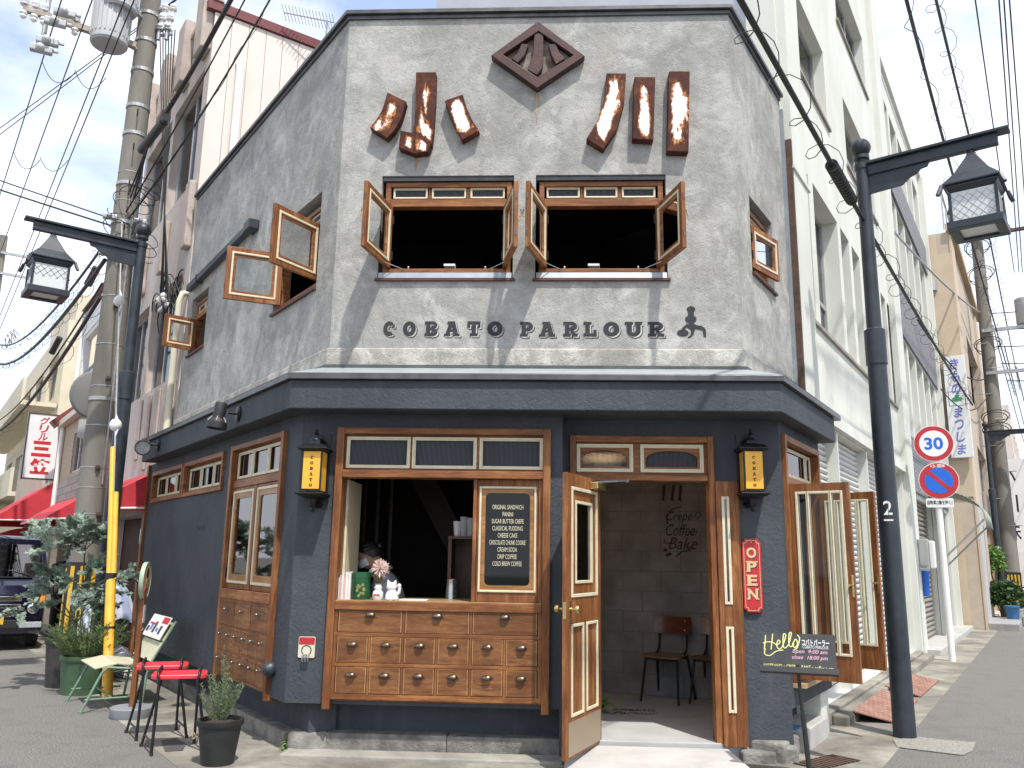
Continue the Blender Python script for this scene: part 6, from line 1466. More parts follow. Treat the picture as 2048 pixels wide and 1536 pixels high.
b = B(); b.box(RIGHT, .37, 1.63, NR-.12, NR+.10, zf0-.07, zf0-.032); ob('sill_board', b, M('wood_light'), CAFE, bevel=.004)
# room behind it and a blue mat in the recess
b = B(); b.box(RIGHT, .50, .80, -.05, .14, .172, .182); tag(ob('blue_mat', b, M('mat_blue'), None), 'small blue rubber mat tucked on the ledge under the overhang', 'mat')

# ================================================================== chalkboard on a music-stand foot
cb = at_z(1622, 1572); cb = V3((cb.x, cb.y, 0))
CB = root('chalkboard_stand', 'black chalkboard sign on a thin stand with opening hours in chalk', 'chalkboard', cb)
zb0, zb1 = vert_z(1600, 1345, cb.x, cb.y), vert_z(1600, 1270, cb.x, cb.y)
wv = V3((-cb.x, -cb.y, 0)).normalized(); cbx = V3((-wv.y, wv.x, 0)); cbx = cbx if cbx.x > 0 else -cbx
hw_ = .25
tl_ = R_(20); upv = V3((0, 0, 1))*math.cos(tl_)-wv*math.sin(tl_); nv = wv*math.cos(tl_)+V3((0, 0, 1))*math.sin(tl_)
class FrT:
    def __init__(s, o, u, n, z): s.o, s.U, s.N, s.Z = V3(o), u, n, z
    def __call__(s, u, n, z): return s.o+s.U*u+s.N*n+s.Z*z
roll = cbx*math.cos(R_(-2))+V3((0, 0, 1))*math.sin(R_(-2))
cc = V3((cb.x, cb.y, 0))-cbx*.035
BF = FrT(cc+V3((0, 0, zb0)), cbx, nv, upv); hb = (zb1-zb0)/math.cos(tl_)
q = B(); q.poly(BF, rrect(-hw_, hw_, 0, hb, .012), -.006, .006); ob('board', q, M('chalk_board'), CB)
q = B(); q.box(BF, -hw_-.02, hw_+.01, .007, .055, -.02, .0); q.box(BF, -hw_-.02, hw_+.01, .055, .060, -.02, .022); ob('shelf', q, M('chalk_board'), CB, bevel=.004)
q = B(); q.cyl(V3((cb.x-.05, cb.y, zb0+.05)), V3((cb.x-.03, cb.y, .45)), .013, seg=10); q.cyl((cb.x-.03, cb.y, .46), (cb.x, cb.y, .02), .018, seg=10); ob('stem', q, M('matt_black'), CB, smooth=40)
q = B(); q.cyl((cb.x, cb.y, .0), (cb.x, cb.y, .06), .028, seg=10)
for a in (0, 120, 240): q.tube([(cb.x, cb.y, .05), (cb.x+.22*math.cos(R_(a+20)), cb.y+.22*math.sin(R_(a+20)), .012)], .010, 6)
ob('foot', q, M('matt_black'), CB)
s_ = hb/.305
def chalk(pts, mat, r=.0042):
    def cat(p):   # smooth the hand-drawn path
        out = []
        for i in range(len(p)-1):
            p0, p1, p2, p3 = p[max(i-1, 0)], p[i], p[i+1], p[min(i+2, len(p)-1)]
            for t in (0, .25, .5, .75):
                out.append(tuple(.5*((2*p1[k])+(-p0[k]+p2[k])*t+(2*p0[k]-5*p1[k]+4*p2[k]-p3[k])*t*t+(-p0[k]+3*p1[k]-3*p2[k]+p3[k])*t**3) for k in (0, 1)))
        return out+[p[-1]]
    q = B(); q.tube([BF(x*hw_, .0075, y*hb) for x, y in cat(pts)], r, 5); ob('chalk_line', q, M(mat), CB)
# 'Hello' flourish, drawn as strokes in board units (x -1..1, y 0..1)
chalk([(-.90, .92), (-.92, .72), (-.95, .54)], 'chalk_yellow'); chalk([(-.70, .96), (-.73, .74), (-.76, .54)], 'chalk_yellow'); chalk([(-.98, .70), (-.85, .74), (-.70, .73), (-.60, .66)], 'chalk_yellow')
chalk([(-.60, .66), (-.50, .74), (-.55, .80), (-.60, .66), (-.54, .56), (-.44, .64), (-.34, .92), (-.40, .96), (-.42, .66), (-.36, .60), (-.26, .72), (-.18, 1.0), (-.24, .98), (-.26, .70), (-.20, .64), (-.12, .72)], 'chalk_yellow')
chalk([(-.10, .80), (-.16, .70), (-.10, .62), (-.02, .72), (-.06, .84), (-.11, .80)], 'chalk_yellow'); chalk([(-.02, .96), (.04, .86), (-.04, .62), (-.14, .56)], 'chalk_yellow')
chalk([(-.92, .56), (-.94, .42), (-.80, .38), (-.62, .50), (-.42, .54)], 'chalk_yellow')
text('コバトパーラー', .06, BF, .47*hw_, .775*hb, .0075, M('chalk_white'), CB, width=.185, height=.045, bold=.02, depth=.0015)
text('COBATO PARLOUR', .03, BF, .46*hw_, .655*hb, .0075, M('chalk_white'), CB, width=.175, height=.022, depth=.0015)
text('open  9:00 am', .04, BF, .30*hw_, .52*hb, .0075, M('chalk_pink'), CB, width=.235, height=.036, shear=.3, depth=.0015)
text('close  18:00 pm', .04, BF, .29*hw_, .365*hb, .0075, M('chalk_pink'), CB, width=.240, height=.036, shear=.3, depth=.0015)
text('HOTSAND・CREPE・BAKE・coffee・etc..', .03, BF, -.02*hw_, .12*hb, .0075, M('chalk_yellow'), CB, width=.48, height=.030, shear=.2, depth=.0015)

# ================================================================== stools, garden chair, signpost
def stool(label, feet, grp):
    f = [at_z(*p) if not isinstance(p, V3) else p for p in feet]          # left pair, right pair
    c = sum(f, V3())/4; rt = root('stool', label, 'stool', (c.x, c.y, 0), grp)
    ax = ((f[2]+f[3])/2-(f[0]+f[1])/2).normalized(); ay = V3((-ax.y, ax.x, 0)); F = Fr((c.x, c.y, 0), ax, ay)
    zs = vert_z(336, 1331, c.x, c.y) if feet[0] == (252, 1466) else vert_z(373, 1349, c.x, c.y)
    q = B(); pts = rrect(-.205, .205, -.155, .155, .06, 5); k = len(pts)
    vs = []
    for z, sc in ((zs-.016, .97), (zs-.012, 1.0), (zs+.010, 1.0), (zs+.016, .97), (zs+.010, .6)): vs += [F(u*sc, v*sc, z) for u, v in pts]
    q.add(vs, [(j*k+i, j*k+(i+1) % k, (j+1)*k+(i+1) % k, (j+1)*k+i) for j in range(4) for i in range(k)]+[tuple(range(k))[::-1], tuple(range(4*k, 5*k))]); ob('seat', q, M('stool_red'), rt, smooth=28)
    for pr_, u in (((f[0], f[1]), -.15), ((f[2], f[3]), .15)):
        a, d = pr_; va, vd = F.uv(a)[1], F.uv(d)[1]
        s = 1 if vd > va else -1
        q = B(); pts = [a, F(u-.012*(1 if u > 0 else -1), -s*.172, zs-.02), F(u, -s*.172, zs+.015), F(u, -s*.15, zs+.046), F(u, s*.15, zs+.046), F(u, s*.172, zs+.015), F(u-.012*(1 if u > 0 else -1), s*.172, zs-.02), d]
        q.tube(pts, .0115, 8); q.tube([a.lerp(pts[1], .16), d.lerp(pts[6], .16)], .008, 6); ob('leg_hoop', q, M('black_metal'), rt, smooth=50)
        for p in (a, d): q = B(); q.cyl(p, p+V3((0, 0, .025)), .015, seg=8); ob('foot_cap', q, M('rubber'), rt)
    q = B(); q.box(F, -.14, .14, -.02, .02, zs-.034, zs-.0225); ob('seat_brace', q, M('black_metal'), rt)
    return rt
stool('red seated stool nearer the navy wall and further from the potted rosemary', [(252, 1466), (272, 1482), (352, 1461), (373, 1477)], 'red stools on the street')
pB = [at_z(282, 1493), at_z(302, 1512), at_z(388, 1488)]; pB.append(pB[1]+(pB[2]-pB[0]))
stool('red seated stool in front, closest to the small black pot of rosemary', pB, 'red stools on the street')

gf = [at_z(133, 1403), at_z(160, 1428), at_z(281, 1418)]; gf.append(gf[0]+(gf[2]-gf[1]))
gc = sum(gf, V3())/4
GC = root('garden_chair', 'low green metal garden chair with cream slat seat', 'chair', (gc.x, gc.y, 0))
gx = ((gf[2]+gf[3])/2-(gf[0]+gf[1])/2); gl = gx.length; gx.normalize(); gy = V3((-gx.y, gx.x, 0)); GF = Fr((gc.x, gc.y, 0), gx, gy)
hwid = abs(GF.uv(gf[0])[1])*.92; zs = .415
PRO = [(-gl*.40, .435), (-gl*.08, .405), (gl*.20, .385)]        # seat line
for s in (-1, 1):
    a0, a1 = GF(-gl*.5, s*hwid*1.08, 0), GF(gl*.5, s*hwid*1.08, 0)
    q = B(); q.tube([a0, GF(-gl*.20, s*hwid, .36), GF(-gl*.12, s*hwid, .405), GF(gl*.50, s*hwid, .37)], .0135, 8); ob('leg', q, M('chair_green'), GC, smooth=50)
    q = B(); q.tube([a1, GF(gl*.56, s*hwid, .33), GF(gl*.64, s*hwid, .45), GF(gl*1.0, s*hwid, .82)], .0135, 8); ob('leg', q, M('chair_green'), GC, smooth=50)
    q = B(); q.tube([GF(-gl*.45, s*hwid*1.05, .12), GF(gl*.42, s*hwid*1.05, .12)], .010, 8); ob('side_stretcher', q, M('chair_green'), GC, smooth=50)
    for p in (a0, a1): q = B(); q.cyl(p, p+V3((0, 0, .02)), .022, seg=10); ob('foot_cap', q, M('chair_green'), GC)
q = B(); q.tube([GF(0, -hwid*1.05, .12), GF(0, hwid*1.05, .12)], .010, 8); ob('cross_stretcher', q, M('chair_green'), GC, smooth=50)
def slat_(u0, z0, u1, z1, nm):
    a, c = GF(u0, 0, z0), GF(u1, 0, z1); q = B(); n_ = (c-a).normalized().cross(GF.N).normalized(); obox(q, a, c, hwid*1.02, n_ if n_.z > 0 else -n_, .008); return ob(nm, q, M('seat_cream'), GC, bevel=.004)
slat_(-gl*.34, .400, gl*.04, .438, 'seat_slat'); slat_(gl*.05, .437, gl*.32, .415, 'seat_slat'); slat_(gl*.33, .414, gl*.54, .400, 'seat_slat')
slat_(gl*.60, .44, gl*.79, .615, 'back_slat'); slat_(gl*.80, .63, gl*.98, .80, 'back_slat')
a, c = GF(gl*.80-.02, 0, .632), GF(gl*1.0-.02, 0, .845)
q = B(); n_ = (c-a).normalized().cross(GF.N).normalized(); n_ = n_ if n_.z > 0 else -n_; obox(q, a+n_*.022, c+n_*.022, hwid*1.0, n_, .003)
MB_ = root('menu_card', 'white menu card with red header propped on the garden chair back', 'menu card', (a.x, a.y, a.z)); ob('card', q, M('paper'), MB_)
MF = FrT((a+c)/2+n_*.026, -GF.N if False else GF.N*-1, n_, (c-a).normalized()); Lc = (c-a).length
q = B(); q.box(MF, hwid*.3, hwid*.95, 0, .0012, Lc*.18, Lc*.46); ob('red_header', q, M('text_red'), MB_)
for i in range(5): q = B(); q.box(MF, -hwid*.9+hwid*.33*i, -hwid*.9+hwid*.33*i+hwid*.22, 0, .001, -Lc*.3+.02*(i % 2), -Lc*.05+.03*(i % 3)); ob('photo_print', q, M('text_blue') if i % 2 else M('chalk_board'), MB_)
q = B(); q.box(MF, -hwid*.8, -hwid*.1, 0, .0012, Lc*.05, Lc*.13); ob('red_header', q, M('text_red'), MB_)

sp = at_z(262, 1434); 
SP = root('wooden_signpost', 'slim wooden signpost with round plaque on a grey disc foot', 'signpost', (sp.x, sp.y, 0))
q = B(); q.lathe((sp.x, sp.y, 0), [(0, 0), (.185, 0), (.19, .01), (.19, .085), (.18, .095), (0, .096)], 32); ob('foot_disc', q, M('box_grey2') if 'box_grey2' in MAT else simple('box_grey2', (.22, .235, .25), (.17, .185, .2), 6, .6, 60, .1), SP, smooth=40)
zt_ = vert_z(295, 1125, sp.x, sp.y); fx = V3((-.35, -.93, 0)).normalized(); sx_ = V3((.93, -.35, 0)); SPF = Fr((sp.x, sp.y, 0), sx_.normalized(), fx)
# the plaque turns its edge to the viewer and faces down the street
SPF = Fr((sp.x, sp.y, 0), LEFT.N*-1, LEFT.U*-1); SPF = SPF.at(0, 0, 0, R_(-66))
lean = .05
q = B(); q.box(SPF, -.045, .045, -.022, .022, .09, zt_-.30); ob('post', q, M('wood_v'), SP, bevel=.004)
q = B(); cz = zt_-.17
q.lathe(SPF(0, -.02, cz), [(0, 0), (.17, 0), (.175, .006), (.175, .04), (.165, .042), (.16, .036), (0, .036)], 36, axis=SPF.N); ob('plaque_rim', q, M('sage_paint'), SP, smooth=30)
q = B(); q.lathe(SPF(0, .017, cz), [(.158, 0), (.158, .002), (0, .003)], 36, axis=SPF.N); ob('plaque_face', q, M('gold_paint'), SP, smooth=30)
for r0, du_, dz_, mt in ((.05, 0, .07, 'wood_dark'), (.06, .02, -.02, 'wood_light'), (.04, -.03, -.09, 'sign_red')): q = B(); q.lathe(SPF(du_, .02, cz+dz_), [(r0, 0), (r0, .003), (0, .004)], 20, axis=SPF.N); ob('plaque_print', q, M(mt), SP)
q = B(); q.box(SPF, -.042, .042, .0225, .026, zt_-.56, zt_-.40); ob('paper_notice', q, M('paper'), SP)
text('カフェ', .05, SPF, 0, zt_-.62, .024, M('chalk_white'), SP, width=.07, height=.03, depth=.001)

# ================================================================== plants
def pot(name, label, px, r0, r1, h, mat, grp='street planters', rim=True):
    p = at_z(*px) if not isinstance(px, V3) else px
    rt = root(name, label, 'planter', (p.x, p.y, 0), grp)
    q = B(); q.lathe((p.x, p.y, 0), [(0, 0), (r0, 0), (r0+(r1-r0)*.9, h*.86), (r1*1.03, h*.86), (r1*1.06, h*.90), (r1*1.06, h*.99), (r1*1.0, h), (r1*.93, h*.99), (r1*.88, h*.85), (0, h*.84)], 32); ob('pot', q, M(mat), rt, smooth=40)
    q = B(); q.lathe((p.x, p.y, h*.83), [(r1*.86, 0), (r1*.86, .02), (r1*.5, .04), (0, .045)], 20); ob('soil', q, M('soil'), rt)
    return rt, p
def sprigs(b, base, n, h, spread, leaf_l, leaf_w, per, curl=.25, rnd=random, stem=None, up=.6):
    for i in range(n):
        a = rnd.uniform(0, 2*math.pi); r = spread*math.sqrt(rnd.random()); ln = h*rnd.uniform(.5, 1.0)*(1-.35*(r/spread)**2)
        d = V3((math.cos(a)*r, math.sin(a)*r, ln)); st = base+V3((math.cos(a)*r*.35, math.sin(a)*r*.35, 0)); pts = [st+d*t+V3((math.cos(a)*curl*t*t*.1, math.sin(a)*curl*t*t*.1, 0)) for t in (0, .33, .66, 1)]
        if stem is not None: stem.tube(pts, [.004, .0032, .0024, .0012], 4)
        for k in range(per):
            t = rnd.uniform(.12, 1); p = pts[0].lerp(pts[3], t); th = rnd.uniform(0, 2*math.pi); o = V3((math.cos(th), math.sin(th), up+rnd.uniform(-.1, .5))).normalized(); s = o.cross(V3((rnd.uniform(-1, 1), rnd.uniform(-1, 1), rnd.uniform(-1, 1)))).normalized()*leaf_w*.5
            l = leaf_l*rnd.uniform(.7, 1.2); b.add([p-s, p+s, p+o*l+s*.3, p+o*l-s*.3], [(0, 1, 2, 3)])
rt, p = pot('rosemary_pot', 'small black pot of rosemary at the kerb in front of the stools', V3((*at_z(434, 1528)[:2], 0)), .115, .158, .315, 'pot_black')
bl, bs_ = B(), B(); rg = random.Random(3); sprigs(bl, V3((p.x-.02, p.y, .27)), 30, .40, .13, .026, .0048, 85, rnd=rg, stem=bs_); sprigs(bl, V3((p.x+.02, p.y, .27)), 8, .56, .05, .026, .0048, 110, rnd=rg, stem=bs_)
ob('foliage', bl, M('leaf_rosemary'), rt, fixn=False); ob('stem', bs_, M('bark'), rt)
F_ = Fr((p.x, p.y, 0), V3((.9, -.3, 0)).normalized(), V3((-.42, -.9, 0)).normalized())
text('DO', .05, F_, -.115, .20, .105, M('gold_paint'), rt, width=.05, height=.045, depth=.002)
rt, p = pot('shrub_planter', 'green plastic planter with a bushy dark green shrub beside the garden chair', (166, 1386), .225, .255, .40, 'planter_green')
bl, bs_ = B(), B(); rg = random.Random(5); sprigs(bl, V3((p.x, p.y, .33)), 120, .60, .34, .035, .006, 90, rnd=rg, stem=bs_)
ob('foliage', bl, M('leaf_shrub'), rt, fixn=False); ob('stem', bs_, M('bark'), rt)
rt, p = pot('acacia_pot', 'dark grey pot with a spreading blue green acacia in front of the utility pole', (127, 1372), .19, .235, .54, 'pot_grey')
# acacia: forked trunk, ferny sprays carried on the limb ends
rg = random.Random(11); tr = B(); lf = B()
axr, dep = _r, V3((-p.x, -p.y, 0)).normalized()
def at_d(px, py, d=0.0):
    """point over the pot's own depth, d metres nearer the viewer"""
    n = dep; return on_plane(px, py, V3((p.x, p.y, 0))+dep*d, n)
def spray(p0, d0, ln):
    d0 = d0.normalized(); pts = []
    k = 7; q0 = p0.copy(); dd = d0.copy()
    for i in range(k+1):
        pts.append(q0.copy()); q0 = q0+dd*(ln/k); dd = (dd+V3((0, 0, -.10))).normalized()
    tr.tube(pts, [.0035*(1-.7*i/k) for i in range(k+1)], 4)
    for i in range(1, k+1):
        for s in (-1, 1):
            for rep in range(2):
                ax_ = (pts[i]-pts[i-1]).normalized(); sd2 = ax_.cross(V3((rg.uniform(-.6, .6), rg.uniform(-.6, .6), 1))).normalized()*s
                fd_ = (sd2*.9+ax_*.45+V3((0, 0, rg.uniform(-.25, .45)))).normalized(); fl = ln*.30*rg.uniform(.7, 1.15)*(1-.4*i/k)
                b0 = pts[i-1].lerp(pts[i], rg.random()); nrm = fd_.cross(ax_).normalized()
                m_ = 6
                for j in range(m_):
                    c_ = b0+fd_*fl*(j+.5)/m_
                    for s2 in (-1, 1):
                        o_ = (nrm.cross(fd_)*s2*.85+fd_*.6+nrm*rg.uniform(-.35, .35)).normalized(); w_ = nrm.cross(o_).normalized()*.0042; l_ = .023*rg.uniform(.8, 1.2)
                        lf.add([c_-w_, c_+w_, c_+o_*l_+w_*.5, c_+o_*l_-w_*.5], [(0, 1, 2, 3)])
base = V3((p.x, p.y, .46)); fork = at_d(152, 1245, .02); f2 = at_d(165, 1170, .0); f3_ = at_d(170, 1100, .0)
tr.tube([base, at_d(148, 1290), fork], [.022, .02, .018], 8); tr.tube([fork, at_d(160, 1205), f2], [.017, .015, .013], 8); tr.tube([f2, at_d(168, 1130), f3_], [.012, .010, .008], 6)
limbs = [(fork, (90, 1200), (25, 1232), .35), (fork, (110, 1185), (60, 1195), .1), (f2, (120, 1150), (90, 1140), .2), (f2, (200, 1150), (262, 1160), .25), (f2, (215, 1165), (275, 1150), -.1), (f3_, (130, 1075), (70, 1075), .15), (f3_, (120, 1070), (85, 1050), -.2), (f3_, (160, 1065), (140, 1050), .0), (f3_, (190, 1080), (205, 1065), .15), (fork, (190, 1205), (215, 1230), .2), (fork, (160, 1200), (185, 1215), .35), (f2, (140, 1160), (120, 1175), .4), (f2, (180, 1140), (205, 1135), .3), (f3_, (150, 1085), (120, 1080), .35), (f2, (160, 1180), (150, 1200), .45), (f2, (190, 1170), (230, 1185), .4), (f3_, (175, 1075), (165, 1050), .3), (f3_, (140, 1090), (95, 1100), .3)]
for st, m_, e_, d_ in limbs:
    a, m2, e2 = V3(st), at_d(*m_, d_*.5), at_d(*e_, d_); tr.tube([a, m2, e2], [.008, .006, .003], 5)
    for i in range(9):
        t = rg.uniform(.3, 1.0); q0 = (a.lerp(m2, t*2) if t < .5 else m2.lerp(e2, t*2-1)); dr = (e2-a).normalized()*.9+V3((rg.uniform(-.9, .9), rg.uniform(-.9, .9), rg.uniform(-.35, .8)))
        spray(q0, dr, rg.uniform(.14, .26))
ob('trunk', tr, M('bark'), rt); ob('foliage', lf, M('leaf_acacia'), rt, fixn=False)
# weeds at the kerb corner
def weed(label, px, n, l, mat='leaf_bright', z=0.0):
    c = at_z(*px, z); q = B(); rg = random.Random(px[0])
    for i in range(n):
        a = rg.uniform(0, 6.28); d = V3((math.cos(a), math.sin(a), rg.uniform(.3, 1.3))).normalized(); s = d.cross(V3((0, 0, 1))).normalized(); L_ = l*rg.uniform(.6, 1.1)
        pts = [c, c+d*L_*.5+V3((0, 0, .02*l/.1)), c+d*L_-V3((0, 0, .25*L_))]; w = L_*.13
        q.add([pts[0]-s*w*.3, pts[0]+s*w*.3, pts[1]+s*w, pts[1]-s*w, pts[2]], [(0, 1, 2, 3), (3, 2, 4)])
    o = ob('weed', q, M(mat), None, fixn=False); tag(o, label, 'plant')
weed('little green weed growing at the rounded kerb corner', (580, 1498), 14, .11); weed('tiny weed at the foot of the kerb by the rosemary pot', (566, 1502), 8, .05)
weed('bright fern leaves poking out behind the open door', (1196, 1425), 12, .24, z=.125); weed('dark leaf tip beside the narrow door leaf on the porch', (1436, 1418), 4, .12, 'leaf_dark', z=.125)

# ================================================================== things at the doorway on the left
hp = at_z(245, 1352)
HM = root('white_appliance', 'white rounded plastic humidifier on the ground behind the garden chair', 'appliance', hp)
q = B(); q.lathe((hp.x, hp.y, 0), [(.0, 0), (.16, 0), (.165, .03), (.15, .16), (.12, .24), (.05, .285), (0, .29)], 24, sq=(1, .8)); ob('body', q, M('plastic_white'), HM, smooth=60)
q = B(); q.tube([(hp.x-.13, hp.y-.06, .12), (hp.x-.11, hp.y-.08, .27), (hp.x, hp.y-.09, .34), (hp.x+.11, hp.y-.08, .27), (hp.x+.13, hp.y-.06, .12)], .018, 8); ob('handle', q, M('plastic_white'), HM, smooth=60)
for k in range(3): q = B(); q.box(Fr((hp.x, hp.y-.125, 0), (1, 0, 0), (0, -1, 0)), -.08, .08, 0, .02, .05+.05*k, .075+.05*k); ob('grille_bar', q, M('box_grey'), HM)
q = B(); 
for k in range(7):
    c = hp+V3((random.uniform(-.15, .35), random.uniform(-.55, -.15), .012)); coil(q, c, random.uniform(.08, .22), (random.uniform(-.05, .05), random.uniform(-.05, .05), 1), 1.4, 1.5, rad=.006)
tag(ob('cable_tangle', q, M('cable'), None), 'tangle of black cable lying under the garden chair', 'cable')
# covered motor scooter: striped sheet over a frame with a tyre showing
tu, tn = 5.55, .42
TP = root('covered_scooter', 'motor scooter under a blue and white striped sheet by the dark doorway', 'scooter', LEFT(tu+.5, tn, 0))
q = B(); k, m_ = 26, 14; rg = random.Random(2); vs = []
for i in range(-3, k+1):
    t = max(i, 0)/k
    for j in range(m_+1):
        s = -1+2*j/m_; hz_ = 1.02+.16*math.sin(t*3.1+.4)-.25*max(0, t-.8)*3; w_ = .30+.05*math.sin(t*5); y = s*w_*(1+.25*(abs(s)**3)); zz = hz_*(1-abs(s)**2.6*(.62 if s < 0 else .55)) ; zz += .015*math.sin(t*22+s*6)+rg.uniform(-.006, .006)
        zz = max(zz, .45) if i >= 0 else max(zz, .45)*(1+i*.14)-.05*i*s; vs.append(LEFT(tu+t*1.65+.015*min(i, 0)+(.02*math.sin(s*9) if i < 0 else 0), tn-y*(1-.02*min(i, 0)), max(zz, .30)))
q.add(vs, [(i*(m_+1)+j, i*(m_+1)+j+1, (i+1)*(m_+1)+j+1, (i+1)*(m_+1)+j) for i in range(k+3) for j in range(m_)]); o = ob('striped_sheet', q, M('tarp'), TP, smooth=180)
for u in (tu+.28, tu+1.4):
    q = B(); q.lathe(LEFT(u, tn-.05, .24), [(.14, 0), (.22, .0), (.245, .04), (.22, .09), (.14, .09)], 24, axis=LEFT.N); ob('tyre', q, M('rubber'), TP, smooth=40)
q = B(); q.box(LEFT, tu+.25, tu+1.4, tn-.10, tn+.10, .2, .5); ob('chassis', q, M('matt_black'), TP)
q = B(); c = at_z(100, 1268); f = LEFT.at(*LEFT.uv(c)[:2], 0); q.box(f, -.6, .5, -.3, .35, .005, .02); tag(ob('door_mat', q, M('mat_dark'), None), 'dark striped doormat on the pavement behind the van', 'mat')
b = B(); 
for k in range(4): b.box(f, -.6, .5, -.27+.16*k, -.22+.16*k, .0205, .022)
mm = ob('mat_stripe', b, M('stone_step'), None); mm.parent = bpy.data.objects['door_mat']; mm['kind'] = 'stuff'
for u in (8.0, 8.5):
    q = B(); q.box(LEFT, u, u+.04, .25, .30, 0, .85); q.box(LEFT, u+.3, u+.34, .25, .30, 0, .85); q.box(LEFT, u, u+.34, .24, .245, .1, .8); tag(ob('grey_board', q, M('stone_step'), None), 'grey folding board leaning %s' % ('beside the utility pole' if u < 8.2 else 'behind the walking figure'), 'board')

# ================================================================== road signs
rp = at_z(1905, 1323)
SG = root('road_sign_post', 'white post carrying a round speed limit sign, a no parking sign and a small plate', 'road sign', rp)
SF = Fr(rp, RIGHT.N, -RIGHT.U)
# the signs face back along the street, turned a little to the viewer
SF = SF.at(0, 0, 0, R_(-8))
zz = lambda py: vert_z(1880, py, rp.x, rp.y)
q = B(); q.cyl(rp-V3((0, 0, .05)), V3((rp.x, rp.y, zz(880))), .05, seg=16); ob('post', q, M('white_paint'), SG, smooth=40)
def disc(fr, u, z, n, r, mat, nm, par, t=.003, k=40): q = B(); q.lathe(fr(u, n, z), [(0, 0), (r, 0), (r, t), (0, t+.0003)], k, axis=fr.N); return ob(nm, q, M(mat), par, smooth=30)
z30, zno, zpl = zz(888), zz(962), zz(1006)
R30 = .305
c_ = disc(SF, 0, z30, .055, R30, 'sign_white', 'speed_disc', SG, .006); disc(SF, 0, z30, .0615, R30*.965, 'sign_red', 'red_ring', c_); disc(SF, 0, z30, .065, R30*.72, 'sign_white', 'white_field', c_)
text('30', .2, SF, 0, z30, .069, M('sign_blue'), c_, width=.285, height=.21, bold=.03, depth=.002)
c_ = disc(SF, .03, zno, .055, R30, 'sign_white', 'parking_disc', SG, .006); disc(SF, .03, zno, .0615, R30*.965, 'sign_red', 'red_ring', c_); disc(SF, .03, zno, .065, R30*.70, 'sign_blue', 'blue_field', c_)
q = B(); obox(q, SF(.03-R30*.52, .0695, zno+R30*.52), SF(.03+R30*.52, .0695, zno-R30*.52), .032, SF.N, .0012); ob('red_bar', q, M('sign_red'), c_)
text('12-翌8', .05, SF, .03, zno+R30*.81, .066, M('sign_white'), c_, width=.21, height=.055, bold=.02, depth=.002)
q = B(); q.poly(SF, rrect(-.19, .22, zpl-.075, zpl+.075, .02), .053, .059); c_ = ob('plate', q, M('sign_white'), SG); text('自動車(2輪を除く)', .05, SF, .015, zpl, .0605, M('ink'), c_, width=.37, height=.085, bold=.015, depth=.001)
q = B()
for z in (z30, zno, zpl): q.box(SF, -.06, .06, -.052, .052, z-.02, z+.02)
ob('clamp', q, M('galv'), SG)['kind'] = 'stuff'

# ================================================================== wall-hung things down the right street
RF = lambda u, n: Fr(RIGHT(u, n, 0), RIGHT.N, -RIGHT.U)
f = RF(9.45, .10)
MT = root('meter_box', 'grey electricity meter box on the white pillar beside the road sign', 'meter box', f(.0, 0, 1.5))
q = B(); q.poly(f, rrect(.0, .17, 1.42, 1.95, .03), -.18, .05); ob('case', q, M('box_grey'), MT, bevel=.015); q = B(); q.poly(f, rrect(.03, .15, 1.5, 1.9, .03), .05, .062); ob('cover', q, M('box_grey'), MT)
q = B(); q.poly(f, rrect(.172, .26, 1.45, 1.92, .03), -.16, .02); ob('clear_cover', q, M('plastic_white'), MT, bevel=.02)
f = RF(9.9, .02)
q = B(); q.lathe(f(.08, .05, .98), [(0, 0), (.085, 0), (.10, .38), (.11, .40), (.11, .43), (0, .44)], 20); tag(ob('blue_bucket', q, M('bin_blue'), None, smooth=40), 'blue plastic bucket hanging below the grey meter box', 'bucket')
A_ = RIGHT(14.0, .0, 0)
rt = root('striped_awning', 'green and white striped fabric awning on arms over the tiled shop front', 'awning', RIGHT(13.2, .0, 2.6))
q = B(); k = 10; vs = []
for i in range(k+1):
    t = i/k; n_ = .02+1.0*math.sin(t*1.35); z_ = 3.02-.62*(1-math.cos(t*1.35))
    for u in [12.4+2.2*j/14 for j in range(15)]: vs.append(RIGHT(u, n_, z_+.01*math.sin(u*30)))
for u in [12.4+2.2*j/14 for j in range(15)]: vs.append(RIGHT(u, 1.02, 2.30+.03*math.sin(u*12)))
q.add(vs, [(i*15+j, i*15+j+1, (i+1)*15+j+1, (i+1)*15+j) for i in range(k+1) for j in range(14)]); o = ob('canvas', q, M('awning_stripe'), rt, fixn=False, smooth=60); sd = o.modifiers.new('t', 'SOLIDIFY'); sd.thickness = .012
for u in (12.45, 14.55): q = B(); q.tube([RIGHT(u, .99, 2.42), RIGHT(u, .02, 1.45)], .018, 6); ob('arm', q, M('aluminium'), rt)
# tall kimono-shop sign
f = RF(16.86, 0)
def spx(px, py): p_ = on_plane(px, py, f.o, f.N); return f.uv(p_)[0], p_.z
(u0, zb_), (u1, _), (_, zt_) = spx(1903, 916), spx(1948, 918), spx(1905, 712)
KS = root('projecting_shop_sign', 'tall white projecting sign with blue brush lettering and green pine mark', 'sign', f(.5, 0, zb_))
q = B(); q.box(f, u0, u1, -.12, .0, zb_, zt_); ob('box', q, M('sign_white'), KS, bevel=.01)
H_ = zt_-zb_; um = (u0+u1)/2
for i, ch in enumerate('きもの'): text(ch, .3, f, um, zt_-H_*(.08+.125*i), .003, M('text_blue'), KS, width=(u1-u0)*.42, height=.27, bold=.02, shear=.15, depth=.003)
for i, ch in enumerate('まつしま'): text(ch, .3, f, um, zb_+H_*(.44-.12*i), .003, M('text_blue'), KS, width=(u1-u0)*.40, height=.26, bold=.02, shear=.15, depth=.003)
zc = zb_+H_*.575; ks_ = (u1-u0)/.9
